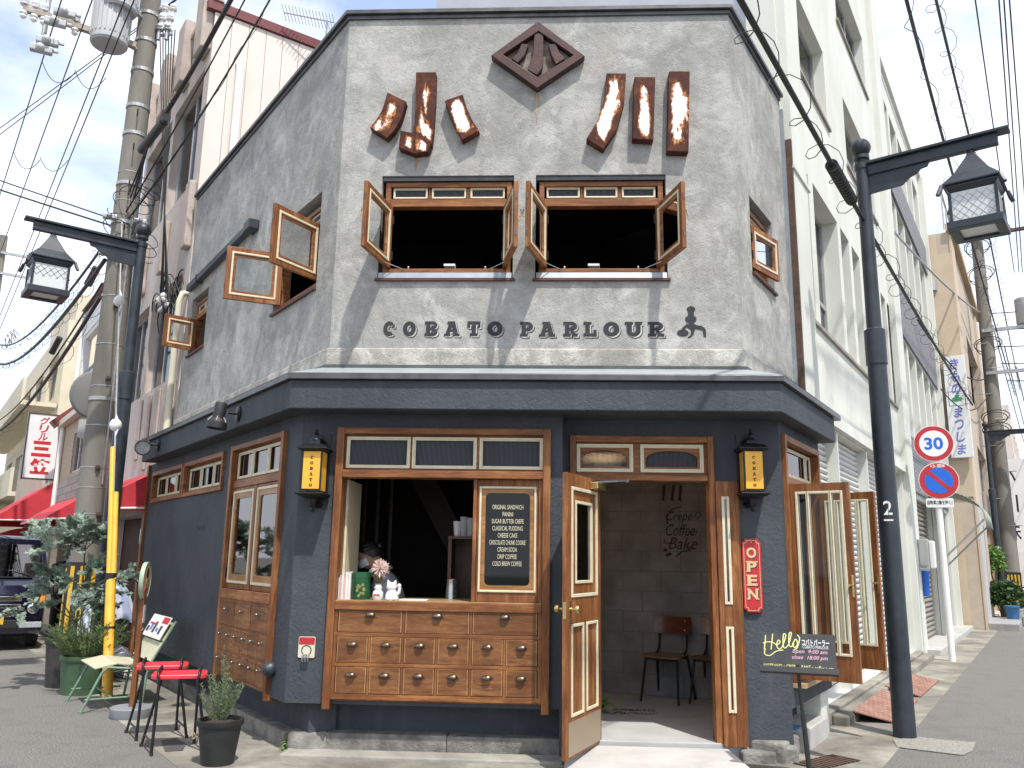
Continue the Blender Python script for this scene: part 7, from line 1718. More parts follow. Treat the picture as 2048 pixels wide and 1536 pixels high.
q = B(); q.frame(f, u0+.10*ks_, u1-.10*ks_, zc-.19, zc+.19, .012, .0005, .004); ob('border', q, M('ink'), KS)
for du_, dz_, r_ in ((0, .05, .10), (-.13, -.02, .09), (.13, -.02, .09), (0, -.03, .10)): disc(f, um+du_*ks_, zc+dz_, .002+abs(du_)*.01+dz_*.01, r_*ks_, 'text_green', 'pine_mark', KS, .002, 24)
# green hotel sign and white shop boards far off
f = RF(33, 1.6); q = B(); c0 = at_z(2005, 1000, 2.3)
u_ = .2
NS_ = root('projecting_shop_sign', 'pale green lettered sign high up behind the right utility pole', 'sign', f(u_, 0, 5))
q.box(f, u_, u_+1.15, -.15, 0, 4.7, 9.2); ob('box', q, M('sign_white'), NS_); 
for i, ch in enumerate('コイルコーナ新通り'): text(ch, .4, f, u_+.55, 8.85-.49*i, .003, M('text_green') if i > 5 else M('box_grey'), NS_, width=.42, height=.40, bold=.02, depth=.003)
f = RF(27.2, .35)
q = B(); q.box(f, .2, 1.5, -.1, 0, 2.0, 5.2); WS = root('white_shop_board', 'white board with black characters on the far right building', 'sign', f(.8, 0, 2.0)); ob('board', q, M('sign_white'), WS)
for i, ch in enumerate('小川株'): text(ch, .5, f, .65, 4.6-.95*i, .003, M('ink'), WS, width=.55, height=.6, bold=.01, depth=.003)
for k_, z in ((0, 2.05), (1, 2.85)):
    q = B(); q.box(RIGHT, 23.9, 24.7, .62, .95, z, z+.7); tag(ob('air_unit_box', q, M('box_grey'), None, bevel=.02), ('lower' if k_ == 0 else 'upper')+' beige cabinet on the orange building wall', 'cabinet')
# planting by the far pole
def bush(name, label, c, r, h, n, mat, lw=.05, pot_=True, kind='plant'):
    rt = root(name, label, kind, c); q = B(); st = B(); rg = random.Random(int(c.x*10))
    for i in range(n):
        a = rg.uniform(0, 6.28); e = rg.uniform(-.2, 1); rr2 = r*(rg.random()**.4); p = c+V3((math.cos(a)*rr2*math.sqrt(1-max(e, 0)**2*.7), math.sin(a)*rr2*math.sqrt(1-max(e, 0)**2*.7), h*.5+h*.5*e*rg.uniform(.6, 1)))
        d = V3((rg.uniform(-1, 1), rg.uniform(-1, 1), rg.uniform(-.6, .8))).normalized(); s = d.cross(V3((rg.uniform(-1, 1), rg.uniform(-1, 1), 1))).normalized(); L_ = lw*rg.uniform(.7, 1.5)
        q.add([p-s*L_*.3, p+s*L_*.3, p+d*L_+s*L_*.15, p+d*L_-s*L_*.15], [(0, 1, 2, 3)])
    for i in range(7):
        a = rg.uniform(0, 6.28); st.tube([c, c+V3((math.cos(a)*r*.3, math.sin(a)*r*.3, h*.4)), c+V3((math.cos(a)*r*.7, math.sin(a)*r*.7, h*.75))], [.02, .014, .006], 5)
    ob('foliage', q, M(mat), rt, fixn=False); ob('stem', st, M('bark'), rt); return rt
bush('roadside_bush', 'dark leafy bush at the foot of the far lamp on the right', RIGHT(20.6, .8, 0), .62, 1.15, 1500, 'leaf_dark', .11)
bush('roadside_bush', 'light bamboo clump behind the dark bush on the right', RIGHT(21.6, .62, .9), .35, 1.2, 500, 'leaf_bright', .10)
for k_, (u, m_, r_) in enumerate(((19.6, 'mat_blue', .17), (21.6, 'box_grey', .2))):
    q = B(); q.lathe(RIGHT(u, 1.05, .16 if u < 20 else 0), [(0, 0), (r_*.8, 0), (r_, .3), (r_*1.06, .31), (r_*1.06, .34), (r_*.9, .34), (0, .30)], 18); tag(ob('flower_pot', q, M(m_), None, smooth=40), ('small blue pot on the stone step by the far lamp' if k_ == 0 else 'pale grey pot beside the far dark bush'), 'pot')
bush('street_tree', 'green tree at the far left edge behind the red awning', LEFT(31, 1.5, 0), 1.6, 4.6, 2600, 'leaf_bright', .20, kind='tree')
q = B(); q.box(RIGHT, 19.4, 20.3, 1.26, 1.40, .01, .25); tag(ob('stone_block', q, M('concrete'), None, bevel=.01), 'flat grey stone block lying at the road edge by the slate steps', 'stone')

# rusty chequer plates bridging the gutter, and a drain grate
def plate(label, px, zs):
    P = [at_z(x, y, z) for (x, y), z in zip(px, zs)]; c = sum(P, V3())/4; rt = root('steel_plate', label, 'steel plate', c, 'rusty steel plates over the gutter')
    n_ = (P[1]-P[0]).cross(P[3]-P[0]).normalized(); n_ = n_ if n_.z > 0 else -n_
    q = B(); q.add([p_ for p_ in P]+[p_-n_*.012 for p_ in P], [(0, 1, 2, 3), (7, 6, 5, 4), (0, 4, 5, 1), (1, 5, 6, 2), (2, 6, 7, 3), (3, 7, 4, 0)]); ob('plate', q, M('red_rust'), rt)
    q = B(); nu, nv = 13, 17
    for i in range(nu):
        for j in range(nv):
            u, v = (i+.5)/nu, (j+.5)/nv; p_ = P[0].lerp(P[1], u).lerp(P[3].lerp(P[2], u), v); e1_ = (P[1]-P[0]).normalized(); e2_ = (P[3]-P[0]).normalized(); d = (e1_+e2_*(1 if (i+j) % 2 else -1)).normalized(); s = n_.cross(d).normalized()
            l_, w_ = .022, .006; q.add([p_-d*l_, p_+s*w_+n_*.003, p_+d*l_, p_-s*w_+n_*.003], [(0, 1, 2, 3)])
    o = ob('tread', q, simple('tread_worn', (.40, .26, .21), (.46, .34, .29), 10, .7, 60, .2), rt); o['kind'] = 'stuff'
    return rt
plate('near rusty steel plate tilted over the gutter beside the lamp foot', [(1705, 1421), (1764, 1378), (1836, 1399), (1790, 1444)], (.115, .115, .02, .02))
plate('far rusty steel plate tilted over the gutter behind the lamp', [(1770, 1371), (1811, 1344), (1878, 1360), (1842, 1392)], (.115, .115, .02, .02))
ga, gb = at_z(1590, 1530), at_z(1672, 1512); gd = (gb-ga).normalized(); GF2 = Fr(ga, gd, V3((gd.y, -gd.x, 0)))
GR = root('drain_grate', 'rusty drain grate in the gutter at the chalkboard foot', 'grate', ga)
q = B(); q.box(GF2, 0, (gb-ga).length, -.02, .22, .0045, .006); ob('pit', q, M('matt_black'), GR)  # flat black sheet painted for the darkness below the bars
for k in range(10): q = B(); L_ = (gb-ga).length; q.box(GF2, .01+L_/10*k, .01+L_/10*k+L_/18, -.02, .22, .0062, .014); ob('bar', q, M('grate_rust'), GR)

# ================================================================== hanging red and white sign on the left
f = Fr(LEFT(15.6, .1, 0), -LEFT.N, -LEFT.U)
def lpos(px, py): q_ = on_plane(px, py, f.o, f.N); return f.uv(q_)[0], q_.z
(x0, zt_), (x1, _), (x2, zb_) = lpos(60, 826), lpos(106, 828), lpos(40, 955)
x1 = x0+.66
GS = root('hanging_grill_sign', 'white hanging sign with red characters above the red awning on the left', 'sign', f(x0, 0, zb_))
q = B(); q.box(f, x0, x1, -.14, 0, zb_, zt_); ob('box', q, M('sign_white'), GS); q = B(); q.frame(f, x0-.02, x1+.02, zb_-.02, zt_+.02, .03, -.15, .012); ob('frame', q, M('cap_metal'), GS)
um = (x0+x1)/2; H_ = zt_-zb_
for i, ch in enumerate('グリル'): text(ch, .2, f, um, zt_-H_*(.10+.125*i), .003, M('text_red'), GS, width=.20, height=.18, bold=.02, shear=.1, depth=.003)
for i, ch in enumerate('三笠'): text(ch, .2, f, um, zb_+H_*(.46-.27*i), .003, M('text_red'), GS, width=.40, height=.36, bold=.05, depth=.003)
q = B()
for z in (zt_-.3, zb_+.3): q.tube([f(x1, -.07, z), f(x1+.45, -.3, z-.12)], .012, 5); q.tube([f(x1, -.07, z), f(x1+.45, -.3, z+.15)], .012, 5)
ob('bracket', q, M('cap_metal'), GS)['kind'] = 'stuff'

# ================================================================== parked van
vc = at_z(84, 1300); VU, VN, _z = LEFT.uv(vc)
VF = Fr(LEFT(VU, VN, 0), LEFT.N, -LEFT.U)      # u: from kerb side out to the road, n: forward, towards the viewer
VAN = root('parked_van', 'dark navy boxy minivan parked at the left edge facing the viewer', 'van', VF(.74, -1.6, 0))
Wv, Lv = 1.48, 3.35
# body: rounded cross-sections lofted from nose to tail
secs = [(0.0, .30, .84, .10), (-.06, .24, .98, .05), (-.22, .20, 1.06, .02), (-.30, .20, 1.10, .0), (-.32, .20, 1.10, .0), (-1.2, .20, 1.12, 0), (-2.4, .20, 1.12, 0), (-3.25, .22, 1.10, .02), (-3.35, .30, 1.05, .08)]
def sec_pts(n, z0, z1, inset, r=.10):
    return [VF(u, n, z) for u, z in rrect(inset, Wv-inset, z0, z1, min(r, (z1-z0)/2.2), 4)]
q = B(); k = 20; vs = []
for s in secs: vs += sec_pts(*s)
m_ = len(secs); q.add(vs, [(j*k+i, j*k+(i+1) % k, (j+1)*k+(i+1) % k, (j+1)*k+i) for j in range(m_-1) for i in range(k)]+[tuple(range(k))[::-1], tuple(range((m_-1)*k, m_*k))]); ob('body', q, M('van_navy'), VAN, smooth=40)
# greenhouse: pillars and roof around glass
roof = [(-.62, 1.68, .10), (-.72, 1.73, .07), (-2.9, 1.74, .07), (-3.2, 1.68, .10)]
q = B(); vs = []
for n, z, i_ in roof: vs += [VF(i_, n, z-.10), VF(i_+.05, n, z), VF(Wv/2, n, z+.02), VF(Wv-i_-.05, n, z), VF(Wv-i_, n, z-.10)]
q.add(vs, [(j*5+i, j*5+i+1, (j+1)*5+i+1, (j+1)*5+i) for j in range(3) for i in range(4)]+[(0, 1, 2, 3, 4), (15, 16, 17, 18, 19)]); ob('roof', q, M('van_navy'), VAN, smooth=30)
for s in (0, 1):
    X = lambda u: u if s == 0 else Wv-u
    for (a, za, c, zc_) in ((-.26, 1.08, -.66, 1.62), (-1.35, 1.10, -1.38, 1.66), (-2.35, 1.10, -2.35, 1.66), (-3.28, 1.05, -3.12, 1.62)):
        q = B(); q.tube([VF(X(.035), a, za), VF(X(.10), c, zc_)], .04, 6); ob('pillar', q, M('van_navy'), VAN)
    for a, c, n0, n1 in ((-.30, -1.33, -.68, -1.36), (-1.37, -2.33, -1.40, -2.33), (-2.37, -3.24, -2.37, -3.10)):
        q = B(); q.quad(VF(X(.03), a, 1.11), VF(X(.03), c, 1.11), VF(X(.095), n1, 1.63), VF(X(.095), n0, 1.63)); ob('side_window', q, M('glass_window'), VAN)
q = B(); q.quad(VF(.06, -.27, 1.09), VF(Wv-.06, -.27, 1.09), VF(Wv-.13, -.65, 1.65), VF(.13, -.65, 1.65)); ob('windscreen', q, M('glass_window'), VAN)
q = B(); q.box(VF, .15, Wv-.15, -3.0, -.9, .5, 1.0); q.box(VF, .2, .62, -1.2, -1.05, .9, 1.5); q.box(VF, Wv-.62, Wv-.2, -1.2, -1.05, .9, 1.5); ob('seats', q, M('cloth_black'), VAN)
q = B(); q.box(VF, .15, Wv-.15, -3.1, -3.05, .9, 1.6); ob('rear_trim', q, M('cloth_dark'), VAN)
for n, z0, z1, mt, nm in ((.012, .74, .82, 'chrome', 'grille_bar'), (.012, .64, .70, 'chrome', 'grille_bar'), (.01, .50, .56, 'matt_black', 'grille_slot'), (.012, .34, .46, 'matt_black', 'lower_grille')):
    q = B(); q.box(VF, .36, Wv-.36, -.05, n, z0, z1); ob(nm, q, M(mt), VAN, bevel=.01)
for s in (0, 1):
    a, c = (.05, .34) if s == 0 else (Wv-.34, Wv-.05)
    q = B(); q.poly(VF, rrect(a, c, .64, .86, .04), -.12, -.002); hl = ob('headlight', q, M('lens_clear'), VAN, bevel=.02)
    q = B(); x = .045 if s == 0 else Wv-.045; q.poly(VF, rrect(min(x, x+(.075 if s == 0 else -.075)), max(x, x+(.075 if s == 0 else -.075)), .66, .86, .02), -.14, .006); ob('indicator', q, M('lamp_amber'), hl, bevel=.01)
    q = B(); q.lathe(VF((a+c)/2+(.0), -.0, .63), [(.0, 0), (.075, 0), (.08, .012), (.07, .02), (0, .02)], 20, axis=VF.N); ob('fog_ring', q, M('chrome'), hl, smooth=40)
    q = B(); q.poly(VF, rrect(a+.0, c+.02, .34, .43, .02), -.03, .008); ob('fog_lamp', q, M('lens_clear'), VAN, bevel=.01)
    q = B(); x = -.10 if s == 0 else Wv+.10; q.ball(VF(x, -.42, 1.12), .1, 14, 10, (1, .8, 1)); q.cyl(VF(x, -.42, 1.10), VF(.05 if s == 0 else Wv-.05, -.42, 1.08), .02, seg=8); ob('wing_mirror', q, M('van_navy'), VAN, smooth=40)
    for n in (-.62, -2.75):
        q = B(); x0_ = .02 if s == 0 else Wv-.20; q.lathe(VF(x0_, n, .28), [(0, 0), (.17, 0), (.26, .01), (.28, .04), (.28, .14), (.26, .17), (0, .175)], 26, axis=VF.U); wh = ob('wheel', q, M('rubber'), VAN, smooth=40)
        q = B(); q.lathe(VF(.012 if s == 0 else Wv-.012, n, .28), [(0, 0), (.16, .002), (.165, .01), (.165, .02), (0, .02)], 22, axis=VF.U); ob('rim', q, M('aluminium'), wh, smooth=40)
q = B(); q.box(VF, .18, Wv-.18, -.5, -.24, 1.09, 1.105); ob('cowl', q, M('matt_black'), VAN)
q = B(); q.box(VF, Wv/2-.165, Wv/2+.165, .012, .02, .40, .565); ob('number_plate', q, M('yellow_stripe'), VAN)
q = B(); q.tube([VF(.25, -.27, 1.12), VF(.75, -.40, 1.25)], .008, 5); ob('wiper', q, M('matt_black'), VAN)

# ================================================================== people
def skin_mesh(name, pts, edges, radii, mat, parent, sub=2, rootv=0):
    me = bpy.data.meshes.new(name); off = OFF[parent.name]
    me.from_pydata([tuple(V3(p_)-off) for p_ in pts], edges, []); o = bpy.data.objects.new(name, me); COL.objects.link(o)
    sk = o.modifiers.new('s', 'SKIN'); sk.use_smooth_shade = True
    for i, r_ in enumerate(radii):
        rr2 = r_ if isinstance(r_, tuple) else (r_, r_); me.skin_vertices[0].data[i].radius = rr2
    me.skin_vertices[0].data[rootv].use_root = True
    sb = o.modifiers.new('u', 'SUBSURF'); sb.levels = sub; sb.render_levels = sub
    dg = bpy.context.evaluated_depsgraph_get(); dg.update(); m2 = bpy.data.meshes.new_from_object(o.evaluated_get(dg))
    bpy.data.objects.remove(o); m2.materials.append(M(mat)); m2.shade_smooth()
    o2 = bpy.data.objects.new(name, m2); COL.objects.link(o2); o2.parent = parent; OFF[o2.name] = off; return o2
def head_mesh(name, c, r, fwd, up, mat, parent):
    """one continuous head: skull, brow, nose, chin"""
    fwd = V3(fwd).normalized(); up = V3(up).normalized(); sd = fwd.cross(up).normalized(); up = sd.cross(fwd)
    q = B(); q.ball((0, 0, 0), 1, 24, 18); out = []
    for v in q.v:
        x, y, z = v           # y forward
        wx = .78*(1-.20*max(0, -z)); fy = .95
        yy = y*fy; zz_ = z*1.12
        if y > 0:
            yy += .16*math.exp(-((x/.16)**2+((z+.05)/.22)**2))         # nose
            yy -= .10*math.exp(-(((abs(x)-.3)/.18)**2+((z-.12)/.13)**2)) # eye sockets
            yy += .05*math.exp(-((x/.3)**2+((z+.42)/.10)**2))            # mouth
            yy += .10*math.exp(-((x/.35)**2+((z+.85)/.25)**2))           # chin
        xx = x*wx+ (.10*(1 if x > 0 else -1))*math.exp(-(((abs(x)-.98)/.12)**2+((z+.02)/.2)**2+((y+.02)/.18)**2))
        out.append(V3(c)+(sd*xx+fwd*yy+up*zz_)*r)
    b = B(); b.add(out, q.f); return ob(name, b, M(mat), parent, smooth=180)
def cap_hair(c, r, fwd, up, mat, parent, low=-.35, bun=False):
    fwd = V3(fwd).normalized(); up = V3(up).normalized(); sd = fwd.cross(up).normalized(); up = sd.cross(fwd)
    q = B(); q.ball((0, 0, 0), 1, 60, 44); keep = [i for i, v in enumerate(q.v)]; b = B(); vs = []
    for x, y, z in q.v:
        k_ = 1.10+.03*math.sin(9*x+7*y)+.02*math.sin(23*z+5*x); vs.append(V3(c)+(sd*x*.80*k_+fwd*(y*.98*k_-.02)+up*(z*1.14*k_))*r)
    fs = [f_ for f_ in q.f if all((q.v[i][2] > low+1.0*max(0, q.v[i][1])-.0) for i in f_)]
    b.add(vs, fs)
    if bun: b.ball(V3(c)-fwd*r*1.05+up*r*.35, r*.38, 12, 8)
    return ob('hair', b, M(mat), parent, smooth=180)
# worker bending over behind the counter, masked, facing left
hc = at_y(738, 1112, 7.75); Zk = .2
WK = root('person', 'person in grey shirt and white face mask bending over behind the serving counter', 'person', (hc.x+.12, 7.8, Zk))
hx, hy, hz_ = hc.x, 7.75, hc.z
sh = V3((hx+.16, hy+.06, hz_-.24))
P = [(hx+.20, hy+.12, .95), (hx+.19, hy+.10, 1.12), sh, (hx+.08, hy+.02, hz_-.13),
     (sh.x+.05, sh.y-.17, sh.z-.02), (sh.x-.08, sh.y-.22, sh.z-.24), (sh.x-.26, sh.y-.20, sh.z-.30), (sh.x+.02, sh.y+.20, sh.z-.02), (sh.x-.10, sh.y+.24, sh.z-.24), (sh.x-.28, sh.y+.18, sh.z-.30),
     (hx+.2, hy+.03, .6), (hx+.2, hy+.02, Zk+.05), (hx+.2, hy+.22, .6), (hx+.2, hy+.23, Zk+.05)]
skin_mesh('body', P, [(0, 1), (1, 2), (2, 3), (2, 4), (4, 5), (5, 6), (2, 7), (7, 8), (8, 9), (0, 10), (10, 11), (0, 12), (12, 13)], [.15, .15, .13, .05, .07, .052, .04, .07, .052, .04, .085, .06, .085, .06], 'shirt_grey', WK)
fw, upd = V3((-.86, -.28, -.42)), V3((-.30, -.05, .95))
head_mesh('head', (hx, hy, hz_), .105, fw, upd, 'skin', WK); cap_hair((hx+.006, hy, hz_+.008), .105, fw, upd, 'hair_black', WK, -.30, True)
fwn = fw.normalized(); sdn = fwn.cross(upd).normalized(); upn = sdn.cross(fwn)
q = B(); vs = []
for i in range(9):
    for j in range(6):
        a = -1.25+2.5*i/8; z_ = -.62+.62*j/5; rr2 = 1.04; vs.append(V3((hx, hy, hz_))+(sdn*math.sin(a)*.78*rr2+fwn*(math.cos(a)*.98*rr2+.10*math.exp(-(a/.4)**2))*1.0+upn*(z_*1.05-.03))*.108)
q.add(vs, [(i*6+j, i*6+j+1, (i+1)*6+j+1, (i+1)*6+j) for i in range(8) for j in range(5)]); o = ob('face_mask', q, M('mask_white'), WK, smooth=180); o.modifiers.new('t', 'SOLIDIFY').thickness = .003
q = B(); q.tube([(hx+.05, hy-.09, hz_-.12), (hx+.14, hy-.10, hz_-.10), (hx+.20, hy+.02, hz_-.10), (hx+.14, hy+.12, hz_-.10)], .020, 8); q.tube([(hx+.05, hy-.09, hz_-.12), (hx-.02, hy-.12, hz_-.32)], .022, 8); ob('collar', q, M('mask_white'), WK, smooth=60)
# elderly pedestrian half hidden by the acacia
pf_ = at_z(112, 1258); OP = root('person', 'white haired person in dark jacket walking behind the acacia branches', 'person', pf_)
x, y = pf_.x, pf_.y; lx = V3((.78, -.62, 0)).normalized(); ly = V3((lx.y, -lx.x, 0))
def Q(a, c, z): return V3((x, y, 0))+lx*a+ly*c+V3((0, 0, z))
P = [Q(0, 0, .82), Q(.03, 0, 1.05), Q(.14, 0, 1.24), Q(.20, 0, 1.33), Q(.12, .19, 1.22), Q(.14, .24, .98), Q(.26, .20, .82), Q(.12, -.19, 1.22), Q(.02, -.24, .98), Q(.08, -.24, .76),
     Q(.10, .09, .46), Q(.05, .09, .07), Q(.16, .09, .03), Q(-.08, -.09, .46), Q(-.22, -.09, .10), Q(-.13, -.09, .03)]
bd = skin_mesh('body', P, [(0, 1), (1, 2), (2, 3), (2, 4), (4, 5), (5, 6), (2, 7), (7, 8), (8, 9), (0, 10), (10, 11), (11, 12), (0, 13), (13, 14), (14, 15)], [.14, .145, .13, .05, .07, .05, .035, .07, .05, .035, .085, .055, .045, .085, .055, .045], 'cloth_dark', OP)
q = B(); 
for s, (k1, f1) in ((1, ((.10, .46), (.05, .10))), (-1, ((-.08, .46), (-.22, .12)))): q.tube([Q(0, s*.08, .80), Q(k1[0], s*.09, k1[1]), Q(f1[0], s*.09, f1[1])], [.115, .095, .075], 12)
ob('trousers', q, M('cloth_black'), OP, smooth=60)
for a, c in ((.06, .09), (-.20, -.09)): q = B(); q.ball(Q(a+.05, c, .045), .06, 12, 8, (1.7, 1.2, .7)); ob('shoe', q, M('soil'), OP, smooth=60)
hc2 = Q(.25, 0, 1.44); head_mesh('head', hc2, .10, lx*.9+V3((0, 0, -.25)), (0, 0, 1), 'skin', OP); cap_hair(hc2+V3((0, 0, .008)), .102, lx*.9+V3((0, 0, -.25)), (0, 0, 1), 'hair_white', OP, -.35)
for c in (.22, -.24):
    q = B(); pl = Q(.27, .20, .80) if c > 0 else Q(.08, -.24, .74); q.ball(pl, .035, 10, 8, (1, .7, 1.2))
    for k_ in range(4): q.tube([pl+ly*(-.02+.013*k_), pl+ly*(-.02+.013*k_)+V3((0, 0, -.05))+lx*.012, pl+ly*(-.018+.012*k_)+V3((0, 0, -.07))-lx*.01], [.009, .008, .006], 5)
    q.tube([pl+lx*.02, pl+lx*.04+V3((0, 0, -.03)), pl+lx*.035+V3((0, 0, -.055))], [.010, .009, .007], 5); ob('hand', q, M('skin'), OP, smooth=60)

# ================================================================== porch: two ply chairs, lettering
def ply_chair(label, o_, face, back='ply_red', seat='ply_tan'):
    F = Fr(o_, V3((-face.y, face.x, 0)), face); rt = root('plywood_chair', label, 'chair', o_, 'plywood chairs on the porch'); z0 = o_.z
    G = lambda u, n, z: F(u, n, z)
    for s in (-1, 1):
        q = B(); q.cyl(G(s*.20, .22, 0), G(s*.165, .15, .43), .011, .013, seg=8); ob('leg', q, M('black_metal'), rt, smooth=40)
        q = B(); q.tube([G(s*.20, -.24, 0), G(s*.165, -.13, .43)], .0125, 8); ob('leg', q, M('black_metal'), rt, smooth=40)
        q = B(); q.tube([G(s*.15, -.05, .42), G(s*.15, -.16, .50), G(s*.145, -.19, .78)], .011, 8); ob('back_post', q, M('black_metal'), rt, smooth=40)
    q = B(); q.box(F, -.165, .165, .135, .155, .40, .425); q.box(F, -.165, .165, -.14, -.12, .40, .425); ob('seat_rail', q, M('black_metal'), rt)
    q = B(); pts = rrect(-.205, .205, -.19, .20, .07, 5); k_ = len(pts); vs = []
    for dz in (.43, .442): vs += [G(u*(1-.12*(v < 0)), v, dz+.02*abs(u)**1.5*4-.01*(v > .15)) for u, v in pts]
    q.add(vs, [tuple(range(k_))[::-1], tuple(range(k_, 2*k_))]+[(i, (i+1) % k_, k_+(i+1) % k_, k_+i) for i in range(k_)]); ob('seat', q, M(seat), rt, smooth=40)
    q = B(); m_ = 10; vs = []
    for n_ in (0, .012):
        for i in range(m_+1):
            u = -.20+.40*i/m_; cv = .045*(u/.2)**2
            for z_ in (.64, .655, .80, .815): vs.append(G(u*(.97 if z_ in (.64, .815) else 1), -.205+cv+n_-(z_-.7)*.1, z_))
    S_ = 4*(m_+1)
    for h_ in (0, 1): q.add([], [])
    fs = []
    for i in range(m_):
        for j in range(3):
            for h_ in (0, 1): fs.append((h_*S_+i*4+j, h_*S_+(i+1)*4+j, h_*S_+(i+1)*4+j+1, h_*S_+i*4+j+1))
        fs += [(i*4, (i+1)*4, S_+(i+1)*4, S_+i*4), (i*4+3, (i+1)*4+3, S_+(i+1)*4+3, S_+i*4+3)]
    fs += [(j, j+1, S_+j+1, S_+j) for j in range(3)]+[(m_*4+j, m_*4+j+1, S_+m_*4+j+1, S_+m_*4+j) for j in range(3)]
    q.add(vs, fs); br = ob('backrest', q, M(back), rt, smooth=30)
    for s in (-1, 1):
        for z_ in (.68, .775): q = B(); q.ball(G(s*.13, -.172-(z_-.7)*.1+.006, z_), .007, 8, 6, (1, .6, 1)); ob('rivet', q, M('steel'), br)
    return rt
cA = (at_z(1293, 1405, .125)+at_z(1378, 1398, .125))/2; fc = V3((BW.N.x, BW.N.y, 0)).normalized(); fc = (fc+V3((-.25, 0, 0))).normalized()
ply_chair('plywood chair with dark red back against the block wall', V3((cA.x, cA.y, .125)), fc)
cB = V3((cA.x+.47, cA.y-.10, .125)); ply_chair('plywood chair with tan back half hidden by the narrow door leaf', cB, fc, 'ply_tan', 'ply_red')
PL = root('wall_lettering', 'black and red hand lettering painted on the porch block wall', 'lettering', BW(.9, 0, 1))
def bwu(px, py): q_ = on_plane(px, py, BW.o, BW.N); d = q_-BW.o; return d.dot(BW.U), d.z
for t_, px, py, w_, mt in (('Crepe', 1359, 1035, 52, 'ink'), ('Coffee', 1361, 1060, 58, 'ink'), ('and', 1386, 1064, 19, 'ink'), ('Bake', 1366, 1087, 58, 'maroon')):
    u, z = bwu(px, py); text(t_, .1, BW, u, z, .0065, M(mt), PL, width=w_/185, height=.125 if t_ != 'and' else .05, shear=.35, depth=.002)
def scr(pts, r=.006, mt='ink'):
    q = B(); q.tube([BW(bwu(*p_)[0], .007, bwu(*p_)[1]) for p_ in pts], r, 5); ob('flourish', q, M(mt), PL)
scr([(1336, 1048), (1332, 1032), (1345, 1018), (1362, 1014)]); scr([(1352, 1114), (1362, 1104), (1380, 1100), (1388, 1096), (1378, 1094)]); scr([(1398, 1024), (1402, 1030), (1396, 1038), (1390, 1033), (1393, 1026), (1398, 1024)], .004); scr([(1331, 1078), (1328, 1084), (1338, 1088), (1346, 1080)],   .006, 'maroon')
for px, py in ((1331, 1100), (1335, 1110), (1340, 1108)): u, z = bwu(px, py); q = B(); q.ball(BW(u, .004, z), .022, 10, 6, (1, .3, .8)); ob('bean_mark', q, M('ink'), PL)
# red ribbon print higher on the wall
for px, w_ in ((1327, 6), (1345, 5), (1360, 8)):
    (u, z0), (_, z1) = bwu(px, 1000), bwu(px, 970); q = B(); q.poly(BW, [(u-.02, z0), (u+.01, z0-.02), (u+.03, z1), (u, z1)], .0055, .0065); ob('ribbon_print', q, M('maroon'), PL)
ft = Fr((0, 0, .1265), V3((1, 0, 0)), V3((0, 0, 1)))
class FrF:
    def __init__(s, o, u, z): s.o, s.U, s.Z = V3(o), V3(u), V3(z); s.N = V3((0, 0, 1))
    def __call__(s, u, n, z): return s.o+s.U*u+s.Z*z+s.N*n
cf = at_z(1270, 1424, .126); FT = FrF((cf.x, cf.y, .126), (1, -.03, 0), (.03, 1, 0))
FL_ = root('floor_lettering', 'dark shop name stencilled on the grey porch floor', 'lettering', cf)
text('COBATO', .1, FT, 0, .10, .0012, M('wall_paint'), FL_, width=.40, height=.085, bold=.03, depth=.001); text('Parlour', .1, FT, 0, -.06, .0012, M('wall_paint'), FL_, width=.42, height=.11, shear=.4, depth=.001)
# warm pendant lamp inside the porch, seen through the ribbed lights
PD = root('pendant_lamp', 'lit pendant lamp glowing behind the ribbed glass over the door', 'lamp', (.47, 7.5, 2.69))
q = B(); q.cyl((.47, 7.5, 2.69), (.47, 7.5, 2.54), .006, seg=6); ob('cord', q, M('matt_black'), PD); q = B(); q.lathe((.47, 7.5, 2.42), [(.20, 0), (.15, .08), (.03, .13), (0, .14)], 20); ob('shade', q, M('brass'), PD, smooth=50)
q = B(); q.ball((.47, 7.5, 2.395), .075, 14, 10, (1.9, 1, .55)); ob('bulb', q, M('bulb'), PD, smooth=180)
ld = bpy.data.lights.new('lamp_light', 'POINT'); ld.energy = .7; ld.color = (1, .66, .36); ld.shadow_soft_size = .05; lo_ = bpy.data.objects.new('lamp_light', ld); COL.objects.link(lo_); lo_.parent = PD; lo_.location = (0, 0, -.38)

# ================================================================== on the serving counter
zc = zc1+.0065
def cpos(px, Y): return at_y(px, 1185, Y).x
yb = 6.92
bx = cpos(676, yb)
for i, (w_, h_, mt) in enumerate(((.016, .17, 'paper'), (.014, .19, 'paper_pink'), (.018, .20, 'paper'), (.012, .18, 'paper_pink'), (.022, .215, 'paper'), (.02, .21, 'paper'))):
    d_ = .14; q = B(); q.box(WORLD, bx, bx+w_-.001, yb-.03, yb+d_, zc, zc+h_); o = ob('block', q, M(mt), None); o.name = 'magazine'
    tag(o, ['thin white', 'short pinkish', 'white', 'faded pink', 'tall white', 'thick tall white'][i]+' magazine standing on the counter, number %s from the left post' % ['one', 'two', 'three', 'four', 'five', 'six'][i], 'magazine', 'magazines on the counter'); bx += w_+.001
xt = cpos(722, yb+.02); TN = root('tea_tin', 'round green tin with pale leaf print on the counter', 'tin', (xt, yb+.02, zc))
q = B(); q.lathe((xt, yb+.02, zc), [(0, 0), (.074, 0), (.076, .004), (.076, .165), (.078, .167), (.078, .21), (.074, .214), (0, .214)], 32); ob('can', q, M('tin_green'), TN, smooth=35)
q = B()
